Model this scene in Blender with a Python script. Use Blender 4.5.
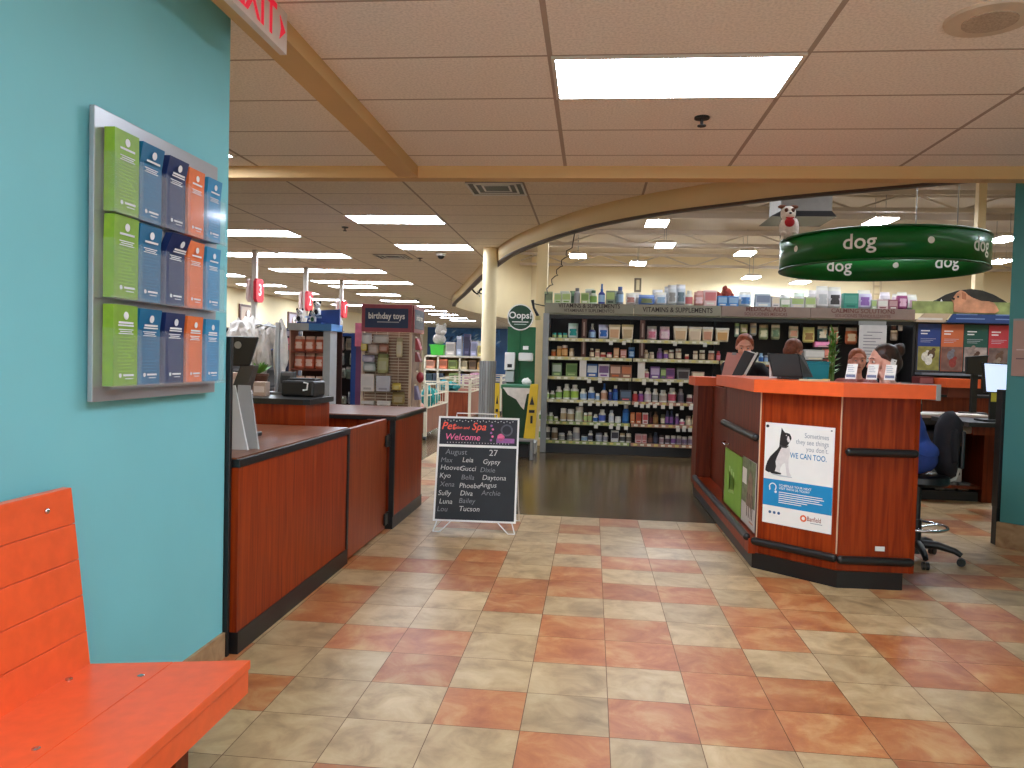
import bpy, bmesh, math, random
from mathutils import Vector, Matrix
for o in list(bpy.data.objects):
    bpy.data.objects.remove(o, do_unlink=True)
SC = bpy.context.scene
COL = SC.collection
R_ = random.Random(7)

# ------------------------------------------------------------------ camera, world, exposure
FPX, PITCH, YAW, ROLL, EYE = 771.85, -0.0331, -0.1027, -0.0261, 1.38
def cam_axes():
    cp, sp, cy, sy, cr, sr = math.cos(PITCH), math.sin(PITCH), math.cos(YAW), math.sin(YAW), math.cos(ROLL), math.sin(ROLL)
    f = Vector((sy * cp, cy * cp, sp)); r = Vector((cy, -sy, 0)); d = f.cross(r)
    return r * cr + d * sr, d * cr - r * sr, f
AX_R, AX_D, AX_F = cam_axes()
cd = bpy.data.cameras.new('camera')
cd.sensor_width = 36.0
cd.lens = FPX * 36.0 / 1024.0
cd.clip_end = 200
cd.clip_start = 0.02
cam = bpy.data.objects.new('camera', cd)
COL.objects.link(cam)
m = Matrix.Identity(4)
for i in range(3):
    m[i][0], m[i][1], m[i][2] = AX_R[i], -AX_D[i], -AX_F[i]
m[2][3] = EYE
cam.matrix_world = m
SC.camera = cam

wd = bpy.data.worlds.new('world')
SC.world = wd
wd.use_nodes = True
wd.node_tree.nodes['Background'].inputs[0].default_value = (0.92, 0.97, 1.0, 1)
wd.node_tree.nodes['Background'].inputs[1].default_value = 3.0
SC.view_settings.view_transform = 'Standard'
SC.view_settings.look = 'None'
SC.view_settings.exposure = 0.0
SC.view_settings.gamma = 1.0
SC.view_settings.use_curve_mapping = False
SC.cycles.max_bounces = 14
SC.cycles.diffuse_bounces = 8
SC.cycles.transparent_max_bounces = 16
L_FRONT, L_STORE, L_HIGH = 31.0, 34.0, 140.0     # how bright the ceiling panels of the three areas are

def P(x, y, X=None, Y=None, Z=None):
    """The point of a plane that the camera sees at pixel x, y."""
    d = AX_R * ((x - 512) / FPX) + AX_D * ((y - 384) / FPX) + AX_F
    k = X / d.x if X is not None else Y / d.y if Y is not None else (Z - EYE) / d.z
    return Vector((d.x * k, d.y * k, d.z * k + EYE))

# ------------------------------------------------------------------ materials
def lin(c):
    def f(v):
        v /= 255.0
        return v / 12.92 if v <= 0.04045 else ((v + 0.055) / 1.055) ** 2.4
    return (f(c[0]), f(c[1]), f(c[2]), 1.0)
MATS = {}
def new_mat(name):
    m = bpy.data.materials.new(name); m.use_nodes = True
    MATS[name] = m
    return m, m.node_tree, m.node_tree.nodes['Principled BSDF']
def mat(name, c, rough=0.5, metal=0.0, var=0.06, scale=9.0, spec=0.5, bump=0.0, coat=0.0):
    """A plain surface whose colour wanders a little with noise."""
    if name in MATS: return MATS[name]
    m, t, b = new_mat(name)
    tc = t.nodes.new('ShaderNodeTexCoord'); n = t.nodes.new('ShaderNodeTexNoise')
    n.inputs['Scale'].default_value = scale; n.inputs['Detail'].default_value = 3
    t.links.new(tc.outputs['Object'], n.inputs['Vector'])
    rp = t.nodes.new('ShaderNodeValToRGB')
    a = lin(c)
    rp.color_ramp.elements[0].position = 0.3; rp.color_ramp.elements[1].position = 0.7
    rp.color_ramp.elements[0].color = tuple(max(0, v * (1 - var)) for v in a[:3]) + (1,)
    rp.color_ramp.elements[1].color = tuple(min(1, v * (1 + var)) for v in a[:3]) + (1,)
    t.links.new(n.outputs['Fac'], rp.inputs['Fac']); t.links.new(rp.outputs['Color'], b.inputs['Base Color'])
    b.inputs['Roughness'].default_value = rough; b.inputs['Metallic'].default_value = metal
    b.inputs['Specular IOR Level'].default_value = spec
    if coat: b.inputs['Coat Weight'].default_value = coat
    if bump:
        bp = t.nodes.new('ShaderNodeBump'); bp.inputs['Strength'].default_value = bump; bp.inputs['Distance'].default_value = 0.004
        n2 = t.nodes.new('ShaderNodeTexNoise'); n2.inputs['Scale'].default_value = scale * 12
        t.links.new(tc.outputs['Object'], n2.inputs['Vector']); t.links.new(n2.outputs['Fac'], bp.inputs['Height']); t.links.new(bp.outputs['Normal'], b.inputs['Normal'])
    return m
def wood(name, c1, c2, rough=0.35, axis='Z', s=1.0):
    m, t, b = new_mat(name)
    tc = t.nodes.new('ShaderNodeTexCoord'); mp = t.nodes.new('ShaderNodeMapping')
    sc = {'Z': (22 * s, 22 * s, 1.3 * s), 'Y': (22 * s, 1.3 * s, 22 * s), 'X': (1.3 * s, 22 * s, 22 * s)}[axis]
    mp.inputs['Scale'].default_value = sc
    n = t.nodes.new('ShaderNodeTexNoise'); n.inputs['Scale'].default_value = 1.6; n.inputs['Detail'].default_value = 6; n.inputs['Distortion'].default_value = 0.6
    rp = t.nodes.new('ShaderNodeValToRGB')
    rp.color_ramp.elements[0].position = 0.32; rp.color_ramp.elements[1].position = 0.68
    rp.color_ramp.elements[0].color = lin(c1); rp.color_ramp.elements[1].color = lin(c2)
    t.links.new(tc.outputs['Object'], mp.inputs['Vector']); t.links.new(mp.outputs['Vector'], n.inputs['Vector'])
    t.links.new(n.outputs['Fac'], rp.inputs['Fac']); t.links.new(rp.outputs['Color'], b.inputs['Base Color'])
    b.inputs['Roughness'].default_value = rough; b.inputs['Specular IOR Level'].default_value = 0.25
    return m
def glow(name, c, s):
    m, t, b = new_mat(name)
    b.inputs['Base Color'].default_value = lin(c); b.inputs['Emission Color'].default_value = lin(c); b.inputs['Emission Strength'].default_value = s
    return m
def clear(name, c=(235, 240, 245), a=0.16):
    m, t, b = new_mat(name)
    tr = t.nodes.new('ShaderNodeBsdfTransparent'); mx = t.nodes.new('ShaderNodeMixShader'); fr = t.nodes.new('ShaderNodeLayerWeight')
    fr.inputs['Blend'].default_value = 0.25
    ad = t.nodes.new('ShaderNodeMath'); ad.operation = 'MULTIPLY_ADD'; ad.inputs[1].default_value = 0.13; ad.inputs[2].default_value = a
    b.inputs['Base Color'].default_value = lin(c); b.inputs['Roughness'].default_value = 0.08
    t.links.new(fr.outputs['Facing'], ad.inputs[0]); t.links.new(ad.outputs[0], mx.inputs['Fac'])
    t.links.new(tr.outputs[0], mx.inputs[1]); t.links.new(b.outputs[0], mx.inputs[2])
    t.links.new(mx.outputs[0], t.nodes['Material Output'].inputs['Surface'])
    return m
def C_(c, rough=0.55):
    """A named-by-colour everyday plastic or paper."""
    return mat('c_%d_%d_%d_%d' % (*c, round(rough * 100)), c, rough, var=0.05)

TILE = 0.33037
TX0, TY0 = -0.8881, 2.8124
def tile_mat(name, c1, c2, c3):
    m, t, b = new_mat(name)
    g = t.nodes.new('ShaderNodeNewGeometry')
    n = t.nodes.new('ShaderNodeTexNoise'); n.inputs['Scale'].default_value = 5.5; n.inputs['Detail'].default_value = 7; n.inputs['Roughness'].default_value = 0.62
    n.inputs['Distortion'].default_value = 0.5
    rp = t.nodes.new('ShaderNodeValToRGB')
    e = rp.color_ramp.elements
    e[0].position = 0.3; e[0].color = lin(c1); e[1].position = 0.72; e[1].color = lin(c3)
    k = e.new(0.5); k.color = lin(c2)
    # every tile draws its own shift of the mottling
    ad = t.nodes.new('ShaderNodeVectorMath'); ad.operation = 'SUBTRACT'; ad.inputs[1].default_value = (TX0, TY0, 0)
    dv = t.nodes.new('ShaderNodeVectorMath'); dv.operation = 'SCALE'; dv.inputs['Scale'].default_value = 1 / TILE
    fl = t.nodes.new('ShaderNodeVectorMath'); fl.operation = 'FLOOR'
    wn = t.nodes.new('ShaderNodeTexWhiteNoise'); wn.noise_dimensions = '2D'
    mu = t.nodes.new('ShaderNodeVectorMath'); mu.operation = 'SCALE'; mu.inputs['Scale'].default_value = 30
    pl = t.nodes.new('ShaderNodeVectorMath'); pl.operation = 'ADD'
    L = t.links.new
    L(g.outputs['Position'], ad.inputs[0]); L(ad.outputs[0], dv.inputs[0]); L(dv.outputs[0], fl.inputs[0]); L(fl.outputs[0], wn.inputs['Vector'])
    L(wn.outputs['Color'], mu.inputs[0]); L(mu.outputs[0], pl.inputs[0]); L(g.outputs['Position'], pl.inputs[1]); L(pl.outputs[0], n.inputs['Vector'])
    L(n.outputs['Fac'], rp.inputs['Fac'])
    hv = t.nodes.new('ShaderNodeHueSaturation'); mr = t.nodes.new('ShaderNodeMapRange')
    mr.inputs['To Min'].default_value = 0.86; mr.inputs['To Max'].default_value = 1.1
    L(wn.outputs['Value'], mr.inputs['Value']); L(mr.outputs[0], hv.inputs['Value']); L(rp.outputs['Color'], hv.inputs['Color'])
    L(hv.outputs['Color'], b.inputs['Base Color'])
    b.inputs['Roughness'].default_value = 0.42
    bp = t.nodes.new('ShaderNodeBump'); bp.inputs['Strength'].default_value = 0.15; bp.inputs['Distance'].default_value = 0.01
    L(n.outputs['Fac'], bp.inputs['Height']); L(bp.outputs['Normal'], b.inputs['Normal'])
    return m
def ceiling_mat(name, c, gx, gy, lc):
    """Lay-in panels of 1.22 x 0.61 m in a T-bar grid whose lines run through gx, gy."""
    m, t, b = new_mat(name)
    L = t.links.new
    g = t.nodes.new('ShaderNodeNewGeometry'); s = t.nodes.new('ShaderNodeSeparateXYZ'); L(g.outputs['Position'], s.inputs[0])
    def line(out, off, step, half):
        a = t.nodes.new('ShaderNodeMath'); a.operation = 'SUBTRACT'; L(out, a.inputs[0]); a.inputs[1].default_value = off
        d = t.nodes.new('ShaderNodeMath'); d.operation = 'PINGPONG'; L(a.outputs[0], d.inputs[0]); d.inputs[1].default_value = step / 2
        c = t.nodes.new('ShaderNodeMath'); c.operation = 'LESS_THAN'; L(d.outputs[0], c.inputs[0]); c.inputs[1].default_value = half
        return c.outputs[0]
    mx = t.nodes.new('ShaderNodeMath'); mx.operation = 'MAXIMUM'
    L(line(s.outputs['X'], gx, 1.219, 0.013), mx.inputs[0]); L(line(s.outputs['Y'], gy, 0.6096, 0.009), mx.inputs[1])
    n = t.nodes.new('ShaderNodeTexNoise'); n.inputs['Scale'].default_value = 75; n.inputs['Detail'].default_value = 4
    L(g.outputs['Position'], n.inputs['Vector'])
    rp = t.nodes.new('ShaderNodeValToRGB'); a = lin(c)
    rp.color_ramp.elements[0].position = 0.33; rp.color_ramp.elements[1].position = 0.6
    rp.color_ramp.elements[0].color = tuple(v * 0.86 for v in a[:3]) + (1,); rp.color_ramp.elements[1].color = tuple(v * 1.05 for v in a[:3]) + (1,)
    L(n.outputs['Fac'], rp.inputs['Fac'])
    mc = t.nodes.new('ShaderNodeMix'); mc.data_type = 'RGBA'
    L(mx.outputs[0], mc.inputs['Factor']); L(rp.outputs['Color'], mc.inputs['A']); mc.inputs['B'].default_value = lin(lc)
    L(mc.outputs['Result'], b.inputs['Base Color'])
    b.inputs['Roughness'].default_value = 0.9
    return m

M_TEAL = mat('teal_paint', (124, 200, 208), 0.6, var=0.03, scale=2, bump=0.08)
M_TEALR = mat('green_teal_paint', (72, 140, 138), 0.6, var=0.03, scale=2, bump=0.08)
M_CREAM = mat('cream_paint', (232, 214, 172), 0.7, var=0.03, scale=1.2)
M_BEAM = mat('tan_paint', (214, 176, 120), 0.55, var=0.03, scale=1.5)
M_FASC = mat('beige_paint', (226, 202, 154), 0.6, var=0.03, scale=1.5)
M_ROOF = mat('roof_deck_paint', (206, 192, 176), 0.75, var=0.06, scale=0.6)
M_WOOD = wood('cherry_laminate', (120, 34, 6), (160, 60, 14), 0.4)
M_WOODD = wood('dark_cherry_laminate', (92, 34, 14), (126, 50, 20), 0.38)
M_WOODT = wood('cherry_top', (110, 66, 44), (140, 88, 62), 0.28, 'Y')
M_BLACK = mat('black_plastic', (22, 21, 22), 0.4, var=0.1)
M_RUBBER = mat('black_rubber', (26, 25, 26), 0.34, var=0.1)
M_DARK = mat('dark_steel', (34, 32, 33), 0.5, var=0.1)
M_GREY = mat('grey_steel', (150, 150, 148), 0.4, 0.3, var=0.04)
M_ALU = mat('brushed_aluminium', (176, 178, 182), 0.34, 0.55, var=0.05, scale=3)
M_CHROME = mat('chrome', (210, 210, 214), 0.15, 1.0, var=0.02)
M_WHITE = mat('white_plastic', (232, 230, 225), 0.4, var=0.03)
M_PAPER = mat('white_paper', (240, 238, 232), 0.8, var=0.02)
M_ORANGE = mat('orange_laminate', (236, 98, 44), 0.35, var=0.05, scale=14)
M_ORANGEB = mat('orange_boards', (238, 96, 46), 0.32, var=0.06, scale=20)
M_GREEN = mat('glossy_green_metal', (8, 92, 30), 0.3, 0.0, var=0.06, scale=1.5, spec=0.3, coat=0.12)
M_CLEAR = clear('clear_acrylic', a=0.03)
M_CLEARB = clear('bag_film', (236, 232, 226), 0.42)
M_BASE = wood('stone_look_base', (150, 116, 84), (182, 150, 112), 0.5, 'X', 0.4)
M_CONC = mat('polished_concrete', (86, 67, 41), 0.2, var=0.22, scale=1.6)

# ------------------------------------------------------------------ mesh helper
class MB:
    def __init__(s): s.v, s.f, s.k, s.sm, s.mats, s.M = [], [], [], [], [], None
    def slot(s, m):
        if m not in s.mats: s.mats.append(m)
        return s.mats.index(m)
    def add(s, vs, fs, m, smooth=False):
        n = len(s.v); k = s.slot(m)
        for p in vs:
            p = Vector(p)
            s.v.append(s.M @ p if s.M is not None else p)
        for f in fs:
            s.f.append([i + n for i in f]); s.k.append(k); s.sm.append(smooth)
        return s
    def box(s, a, b, m, bev=0.0):
        x0, y0, z0 = [min(a[i], b[i]) for i in range(3)]; x1, y1, z1 = [max(a[i], b[i]) for i in range(3)]
        V = [(x0, y0, z0), (x1, y0, z0), (x1, y1, z0), (x0, y1, z0), (x0, y0, z1), (x1, y0, z1), (x1, y1, z1), (x0, y1, z1)]
        F = [(0, 3, 2, 1), (4, 5, 6, 7), (0, 1, 5, 4), (1, 2, 6, 5), (2, 3, 7, 6), (3, 0, 4, 7)]
        return s.hexa(V, m, bev) if bev else s.add(V, F, m)
    def hexa(s, V, m, bev=0.0):
        """Eight corners, bottom ring then top ring."""
        F = [(0, 3, 2, 1), (4, 5, 6, 7), (0, 1, 5, 4), (1, 2, 6, 5), (2, 3, 7, 6), (3, 0, 4, 7)]
        if not bev: return s.add(V, F, m)
        bm = bmesh.new(); vs = [bm.verts.new(p) for p in V]
        for f in F: bm.faces.new([vs[i] for i in f])
        bmesh.ops.bevel(bm, geom=bm.edges[:], offset=bev, segments=2, profile=0.5, affect='EDGES', clamp_overlap=True)
        bm.verts.index_update()
        s.add([v.co.copy() for v in bm.verts], [[v.index for v in f.verts] for f in bm.faces], m); bm.free()
        return s
    def cyl(s, p0, p1, r0, m, r1=None, n=16, cap=True, smooth=True):
        p0, p1 = Vector(p0), Vector(p1); r1 = r0 if r1 is None else r1
        d = (p1 - p0).normalized(); u = d.orthogonal().normalized(); w = d.cross(u)
        V = [p + (u * math.cos(2 * math.pi * i / n) + w * math.sin(2 * math.pi * i / n)) * r for p, r in ((p0, r0), (p1, r1)) for i in range(n)]
        s.add(V, [(i, (i + 1) % n, n + (i + 1) % n, n + i) for i in range(n)], m, smooth)
        if cap: s.add(V, [tuple(range(n))[::-1], tuple(range(n, 2 * n))], m)
        return s
    def lathe(s, c, prof, m, n=14, mats=None, sx=1.0, sy=1.0):
        """prof: (r, z) up from c; mats: one material per ring or None."""
        c = Vector(c); V = []
        for r, z in prof:
            for i in range(n):
                a = 2 * math.pi * i / n
                V.append(c + Vector((r * math.cos(a) * sx, r * math.sin(a) * sy, z)))
        for j in range(len(prof) - 1):
            s.add(V[j * n:(j + 2) * n], [(i, (i + 1) % n, n + (i + 1) % n, n + i) for i in range(n)], mats[j] if mats else m, True)
        s.add(V[:n], [tuple(range(n))[::-1]], mats[0] if mats else m); s.add(V[-n:], [tuple(range(n))], mats[-1] if mats else m)
        return s
    def ell(s, c, r, m, n=14, rot=None):
        c = Vector(c); r = (r, r, r) if isinstance(r, (int, float)) else r
        V, h = [], max(4, n // 2)
        for j in range(h + 1):
            t = math.pi * j / h
            for i in range(n):
                a = 2 * math.pi * i / n
                p = Vector((r[0] * math.sin(t) * math.cos(a), r[1] * math.sin(t) * math.sin(a), -r[2] * math.cos(t)))
                V.append(c + (rot @ p if rot is not None else p))
        return s.add(V, [(j * n + i, j * n + (i + 1) % n, (j + 1) * n + (i + 1) % n, (j + 1) * n + i) for j in range(h) for i in range(n)], m, True)
    def tube(s, pts, r, m, n=8, closed=False):
        pts = [Vector(p) for p in pts]; V, q = [], len(pts)
        u = None
        for i, p in enumerate(pts):
            a = pts[(i - 1) % q] if closed or i > 0 else p; b = pts[(i + 1) % q] if closed or i < q - 1 else p
            d = (b - a).normalized()
            u = d.orthogonal().normalized() if u is None else (u - d * u.dot(d)).normalized()
            w = d.cross(u); rr = r[i] if isinstance(r, (list, tuple)) else r
            V += [p + (u * math.cos(2 * math.pi * k / n) + w * math.sin(2 * math.pi * k / n)) * rr for k in range(n)]
        F = [(i * n + k, i * n + (k + 1) % n, ((i + 1) % q) * n + (k + 1) % n, ((i + 1) % q) * n + k) for i in range(q if closed else q - 1) for k in range(n)]
        s.add(V, F, m, True)
        if not closed: s.add(V, [tuple(range(n))[::-1], tuple(range((q - 1) * n, q * n))], m)
        return s
    def prism(s, poly, z0, z1, m):
        n = len(poly)
        V = [(x, y, z0) for x, y in poly] + [(x, y, z1) for x, y in poly]
        return s.add(V, [tuple(range(n))[::-1], tuple(range(n, 2 * n))] + [(i, (i + 1) % n, n + (i + 1) % n, n + i) for i in range(n)], m)
    def slab(s, fr, poly, d0, d1, m):
        """A polygon in the plane of a frame, from depth d0 to d1 along its normal."""
        n = len(poly)
        V = [fr @ Vector((a, b, d0)) for a, b in poly] + [fr @ Vector((a, b, d1)) for a, b in poly]
        return s.add(V, [tuple(range(n))[::-1], tuple(range(n, 2 * n))] + [(i, (i + 1) % n, n + (i + 1) % n, n + i) for i in range(n)], m)
    def rect(s, fr, a0, b0, a1, b1, d0, d1, m):
        return s.slab(fr, [(a0, b0), (a1, b0), (a1, b1), (a0, b1)], d0, d1, m)
    def disc(s, fr, a, b, r, d0, d1, m, n=20, ry=None):
        return s.slab(fr, [(a + r * math.cos(2 * math.pi * i / n), b + (ry or r) * math.sin(2 * math.pi * i / n)) for i in range(n)], d0, d1, m)
    def text(s, fr, txt, size, m, align='CENTER', d0=0.0, d1=0.001, bold=0.0, a=0.0, b=0.0, sx=1.0, shear=0.0):
        me = text_mesh(txt, bold, align)
        V = [(v.co.x * size * sx + a + v.co.y * size * shear, v.co.y * size + b) for v in me.vertices]
        W = [fr @ Vector((x, y, d1)) for x, y in V]
        s.add(W, [list(p.vertices) for p in me.polygons], m)
        return s
    def build(s, name, parent=None, local=False):
        me = bpy.data.meshes.new(name)
        V = s.v
        if parent is not None:
            root = parent
            while root.parent is not None: root = root.parent
            if not local:
                inv = ROOTM[root.name].inverted()
                V = [inv @ p for p in V]
            loc = None
        else:
            lo = Vector([min(p[i] for p in V) for i in range(3)]); hi = Vector([max(p[i] for p in V) for i in range(3)])
            loc = Vector(((lo.x + hi.x) / 2, (lo.y + hi.y) / 2, lo.z))
            V = [p - loc for p in V]
        me.from_pydata([tuple(p) for p in V], [], s.f)
        for q in s.mats: me.materials.append(q)
        me.polygons.foreach_set('material_index', s.k); me.polygons.foreach_set('use_smooth', s.sm)
        me.update()
        o = bpy.data.objects.new(name, me); COL.objects.link(o)
        if parent is not None: o.parent = parent
        else:
            o.location = loc; ROOTM[o.name] = Matrix.Translation(loc)
        return o
ROOTM, TXT = {}, {}
def text_mesh(txt, bold, align):
    key = (txt, bold, align)
    if key not in TXT:
        cu = bpy.data.curves.new('lettering', 'FONT'); cu.body = txt; cu.align_x = align; cu.align_y = 'CENTER'; cu.offset = bold; cu.resolution_u = 3
        o = bpy.data.objects.new('lettering', cu); COL.objects.link(o)
        dg = bpy.context.evaluated_depsgraph_get()
        TXT[key] = bpy.data.meshes.new_from_object(o.evaluated_get(dg))
        bpy.data.objects.remove(o, do_unlink=True); bpy.data.curves.remove(cu)
    return TXT[key]
def frame(o, u, v):
    """Origin, direction of a, direction of b; the normal is u x v."""
    u = Vector(u).normalized(); v = Vector(v).normalized(); n = u.cross(v).normalized(); v = n.cross(u)
    M = Matrix.Identity(4)
    for i in range(3): M[i][0], M[i][1], M[i][2], M[i][3] = u[i], v[i], n[i], o[i]
    return M
def tag(o, label, cat, group=None):
    o['label'] = label; o['category'] = cat
    if group: o['group'] = group
    return o
def thing(name, label, cat, loc=(0, 0, 0), rz=0.0, group=None):
    o = bpy.data.objects.new(name, None); o.empty_display_size = 0.1; COL.objects.link(o)
    o.location = loc; o.rotation_euler = (0, 0, rz)
    ROOTM[o.name] = Matrix.Translation(Vector(loc)) @ Matrix.Rotation(rz, 4, 'Z')
    return tag(o, label, cat, group)
def struct(name, mb, parent=None):
    o = mb.build(name, parent)
    if parent is None: o['kind'] = 'structure'
    return o
def dup(root, loc=None, label=None, rz=None):
    r = root.copy(); COL.objects.link(r)
    if loc is not None: r.location = loc
    if rz is not None: r.rotation_euler = (0, 0, rz)
    if label: r['label'] = label
    for c in list(root.children):
        d = c.copy(); COL.objects.link(d); d.parent = r
        for e in list(c.children):
            g = e.copy(); COL.objects.link(g); g.parent = d
    return r
ORD = 'first second third fourth fifth sixth seventh eighth ninth tenth eleventh twelfth thirteenth fourteenth fifteenth sixteenth seventeenth eighteenth nineteenth twentieth'.split()
ORD += ['twenty-' + x for x in ORD[:9]] + ['thirtieth'] + ['thirty-' + x for x in ORD[:9]]
UX, UY, UZ = Vector((1, 0, 0)), Vector((0, 1, 0)), Vector((0, 0, 1))
# ------------------------------------------------------------------ the setting
HC, HS, HR = 2.853, 3.14, 5.75        # ceiling of the entrance, of the shop, roof deck
M_T1 = tile_mat('beige_tile', (146, 118, 82), (182, 152, 110), (202, 176, 134))
M_T2 = tile_mat('terracotta_tile', (154, 80, 40), (178, 110, 62), (196, 152, 100))
M_GROUT = mat('grout', (112, 86, 64), 0.9)
# which tiles are terracotta: columns by X index, one letter per row going away from the entrance
TMAP = {-3: 'bbobbobobb', -2: 'bobboobobbb', -1: 'bbbobbbobbb', 0: 'bboobbooobb', 1: 'bobbboobbbb', 2: 'obbooboobob', 3: 'boboobobobb', 4: 'booobbobobo',
        5: 'booboobbbbo', 6: 'oobbbooobbb', 7: 'bbboobbbobb', 8: 'bbboobbobbo', 9: 'bbobboobobb', 10: 'bobobobbobob'}
mb = MB()
rt = random.Random(3)
for i in range(-4, 18):
    for j in range(-18, 29):
        x, y = TX0 + i * TILE, TY0 + (j - 1) * TILE
        aisle = i < -1 and y > 6.4
        if y < -3 or not aisle and (y + TILE > 6.80 and x < 1.3 or y + TILE > 9.1): continue
        s = TMAP.get(i, '')
        o = s[j] == 'o' if 0 <= j < len(s) else rt.random() < (0.12 if aisle else 0.42)
        g = 0.0016
        mb.add([(x + g, y + g, 0), (x + TILE - g, y + g, 0), (x + TILE - g, y + TILE - g, 0), (x + g, y + TILE - g, 0)], [(0, 1, 2, 3)], M_T2 if o else M_T1)
mb.add([(-2.3, -3, -0.0012), (5.2, -3, -0.0012), (5.2, 6.78, -0.0012), (-2.3, 6.78, -0.0012)], [(0, 1, 2, 3)], M_GROUT)
mb.add([(-2.21, 6.78, -0.0012), (-1.2185, 6.78, -0.0012), (-1.2185, 12.05, -0.0012), (-2.21, 12.05, -0.0012)], [(0, 1, 2, 3)], M_GROUT)
mb.add([(1.43, 6.78, -0.0012), (5.2, 6.78, -0.0012), (5.2, 9.08, -0.0012), (1.43, 9.08, -0.0012)], [(0, 1, 2, 3)], M_GROUT)
struct('floor', mb)
mb = MB(); mb.box((-10.2, -3.2, -0.12), (20.2, 46.2, -0.004), M_CONC); struct('floor_concrete', mb)

# entrance walls
mb = MB(); mb.box((-1.77, -3, 0), (-1.62, 3.285, HC), M_TEAL); struct('wall_left', mb)
mb = MB(); mb.box((-1.62, -3, 0), (-1.606, 3.285, 0.115), M_BASE); struct('baseboard_left', mb)
mb = MB(); mb.box((-1.77, -3.15, 2.45), (5.2, -3, HC), M_CREAM); mb.box((-1.77, -3.15, 0), (-1.2, -3, 2.45), M_CREAM); mb.box((4.1, -3.15, 0), (5.2, -3, 2.45), M_CREAM); struct('wall_back', mb)
# unseen glazed front, assumed and added to let daylight into the entrance
for k in range(4):
    x0 = -1.2 + k * 1.325; mb = MB()
    for q in (((x0, -3.1, 0), (x0 + .06, -3.04, 2.45)), ((x0 + 1.265, -3.1, 0), (x0 + 1.325, -3.04, 2.45)), ((x0 + .06, -3.1, 0), (x0 + 1.265, -3.04, .12)), ((x0 + .06, -3.1, 2.37), (x0 + 1.265, -3.04, 2.45))): mb.box(*q, M_ALU)
    w_ = struct('added_window_%d' % (k + 1), mb); mb = MB(); mb.box((x0 + .06, -3.075, .12), (x0 + 1.265, -3.068, 2.37), M_CLEAR); struct('pane', mb, w_)
mb = MB(); mb.box((-10, 3.05, 0), (-1.77, 3.2, HC), M_CREAM); struct('wall_leak_stop', mb)  # unseen wall added to stop outside light leaking into the shop
mb = MB(); mb.box((4.56, 5.02, HC), (4.72, 6.2, HR), M_CREAM); struct('wall_gap_stop', mb)  # unseen filler added to close a light leak above the entrance ceiling
RW = [(3.235, 6.42), (4.6, 5.0), (4.6, -3.0), (4.75, -3.0), (4.75, 5.06), (3.345, 6.53)]
mb = MB(); mb.prism(RW, 0, HC, M_TEALR); struct('wall_right', mb)
mb = MB(); mb.prism([(3.235 - .012, 6.42), (4.6, 5.0), (4.6 - .02, 5.0 - .02), (3.235 - .035, 6.40)], 0, 0.195, M_BASE); struct('baseboard_right', mb)

# ceilings
M_CEIL = ceiling_mat('ceiling_panels', (246, 236, 228), -0.2479, 3.7932, (176, 158, 146))
M_CEIL2 = ceiling_mat('shop_ceiling_panels', (236, 224, 206), -1.96, 9.515, (168, 152, 136))
mb = MB(); mb.box((-10, -3, HC), (5.2, 5.95, HC + 0.05), M_CEIL); struct('ceiling', mb)
CURVE = [(4.6, 6.06), (3.4, 6.42), (2.6, 6.85), (1.75, 7.3), (1.3, 7.62), (.8, 8.0), (.4, 8.38), (.14, 8.68), (-.15, 9.07), (-.5, 9.68), (-.9, 10.5), (-1.25, 11.35), (-1.52, 12.2), (-2.15, 14.5), (-3.2, 18.7), (-4.15, 22.5), (-4.3, 24.2), (-4.02, 27.3), (-3.3, 30.3), (-2.7, 32)]
def spline(p, k=5):
    out = []
    for i in range(len(p) - 1):
        a, b, c, d = p[max(0, i - 1)], p[i], p[i + 1], p[min(len(p) - 1, i + 2)]
        for j in range(k):
            t = j / k
            out.append(tuple(0.5 * (2 * b[q] + (c[q] - a[q]) * t + (2 * a[q] - 5 * b[q] + 4 * c[q] - d[q]) * t * t + (3 * b[q] - a[q] - 3 * c[q] + d[q]) * t ** 3) for q in (0, 1)))
    return out + [p[-1]]
CV = spline(CURVE)
mb = MB()
low = [(-10, 6.0), (4.6, 6.0)] + CV[1:] + [(-2.2, 46), (-10, 46)]
mb.prism(low, HS, HS + 0.05, M_CEIL2); struct('ceiling_shop', mb)
def band(mb, pts, z0, z1, t, m, inner=True):
    """A wall of thickness t that follows a line, on the side of the open hall."""
    n = len(pts); N = []
    for i, p in enumerate(pts):
        a, b = pts[max(0, i - 1)], pts[min(n - 1, i + 1)]
        d = Vector((b[0] - a[0], b[1] - a[1])).normalized(); N.append((p[0] + d.y * t, p[1] - d.x * t))
    V = [(x, y, z) for z in (z0, z1) for x, y in pts] + [(x, y, z) for z in (z0, z1) for x, y in N]
    F = []
    for i in range(n - 1):
        F += [(i, i + 1, n + i + 1, n + i), (2 * n + i, 3 * n + i, 3 * n + i + 1, 2 * n + i + 1), (i, 2 * n + i, 2 * n + i + 1, i + 1), (n + i, n + i + 1, 3 * n + i + 1, 3 * n + i)]
    return mb.add(V, F, m, True)
k_tip = next(i for i, p in enumerate(CV) if p[1] > 22.4)
mb = MB(); band(mb, CV[:k_tip + 3], 2.93, HS + 0.05, 0.10, M_FASC); struct('trim_1', mb)                  # the curved soffit
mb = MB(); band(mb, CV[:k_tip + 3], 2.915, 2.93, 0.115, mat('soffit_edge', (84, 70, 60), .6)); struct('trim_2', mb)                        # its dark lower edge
mb = MB(); band(mb, CV[:k_tip + 3], HS + 0.05, HR, 0.05, M_ROOF); struct('wall_soffit', mb)
mb = MB(); band(mb, CV[k_tip:], 2.93, HR, 0.10, M_CREAM); struct('wall_bulkhead', mb)
mb = MB(); mb.box((-2.8, 32, 0), (20, 32.2, HR), M_CREAM); struct('wall_far', mb)
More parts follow.
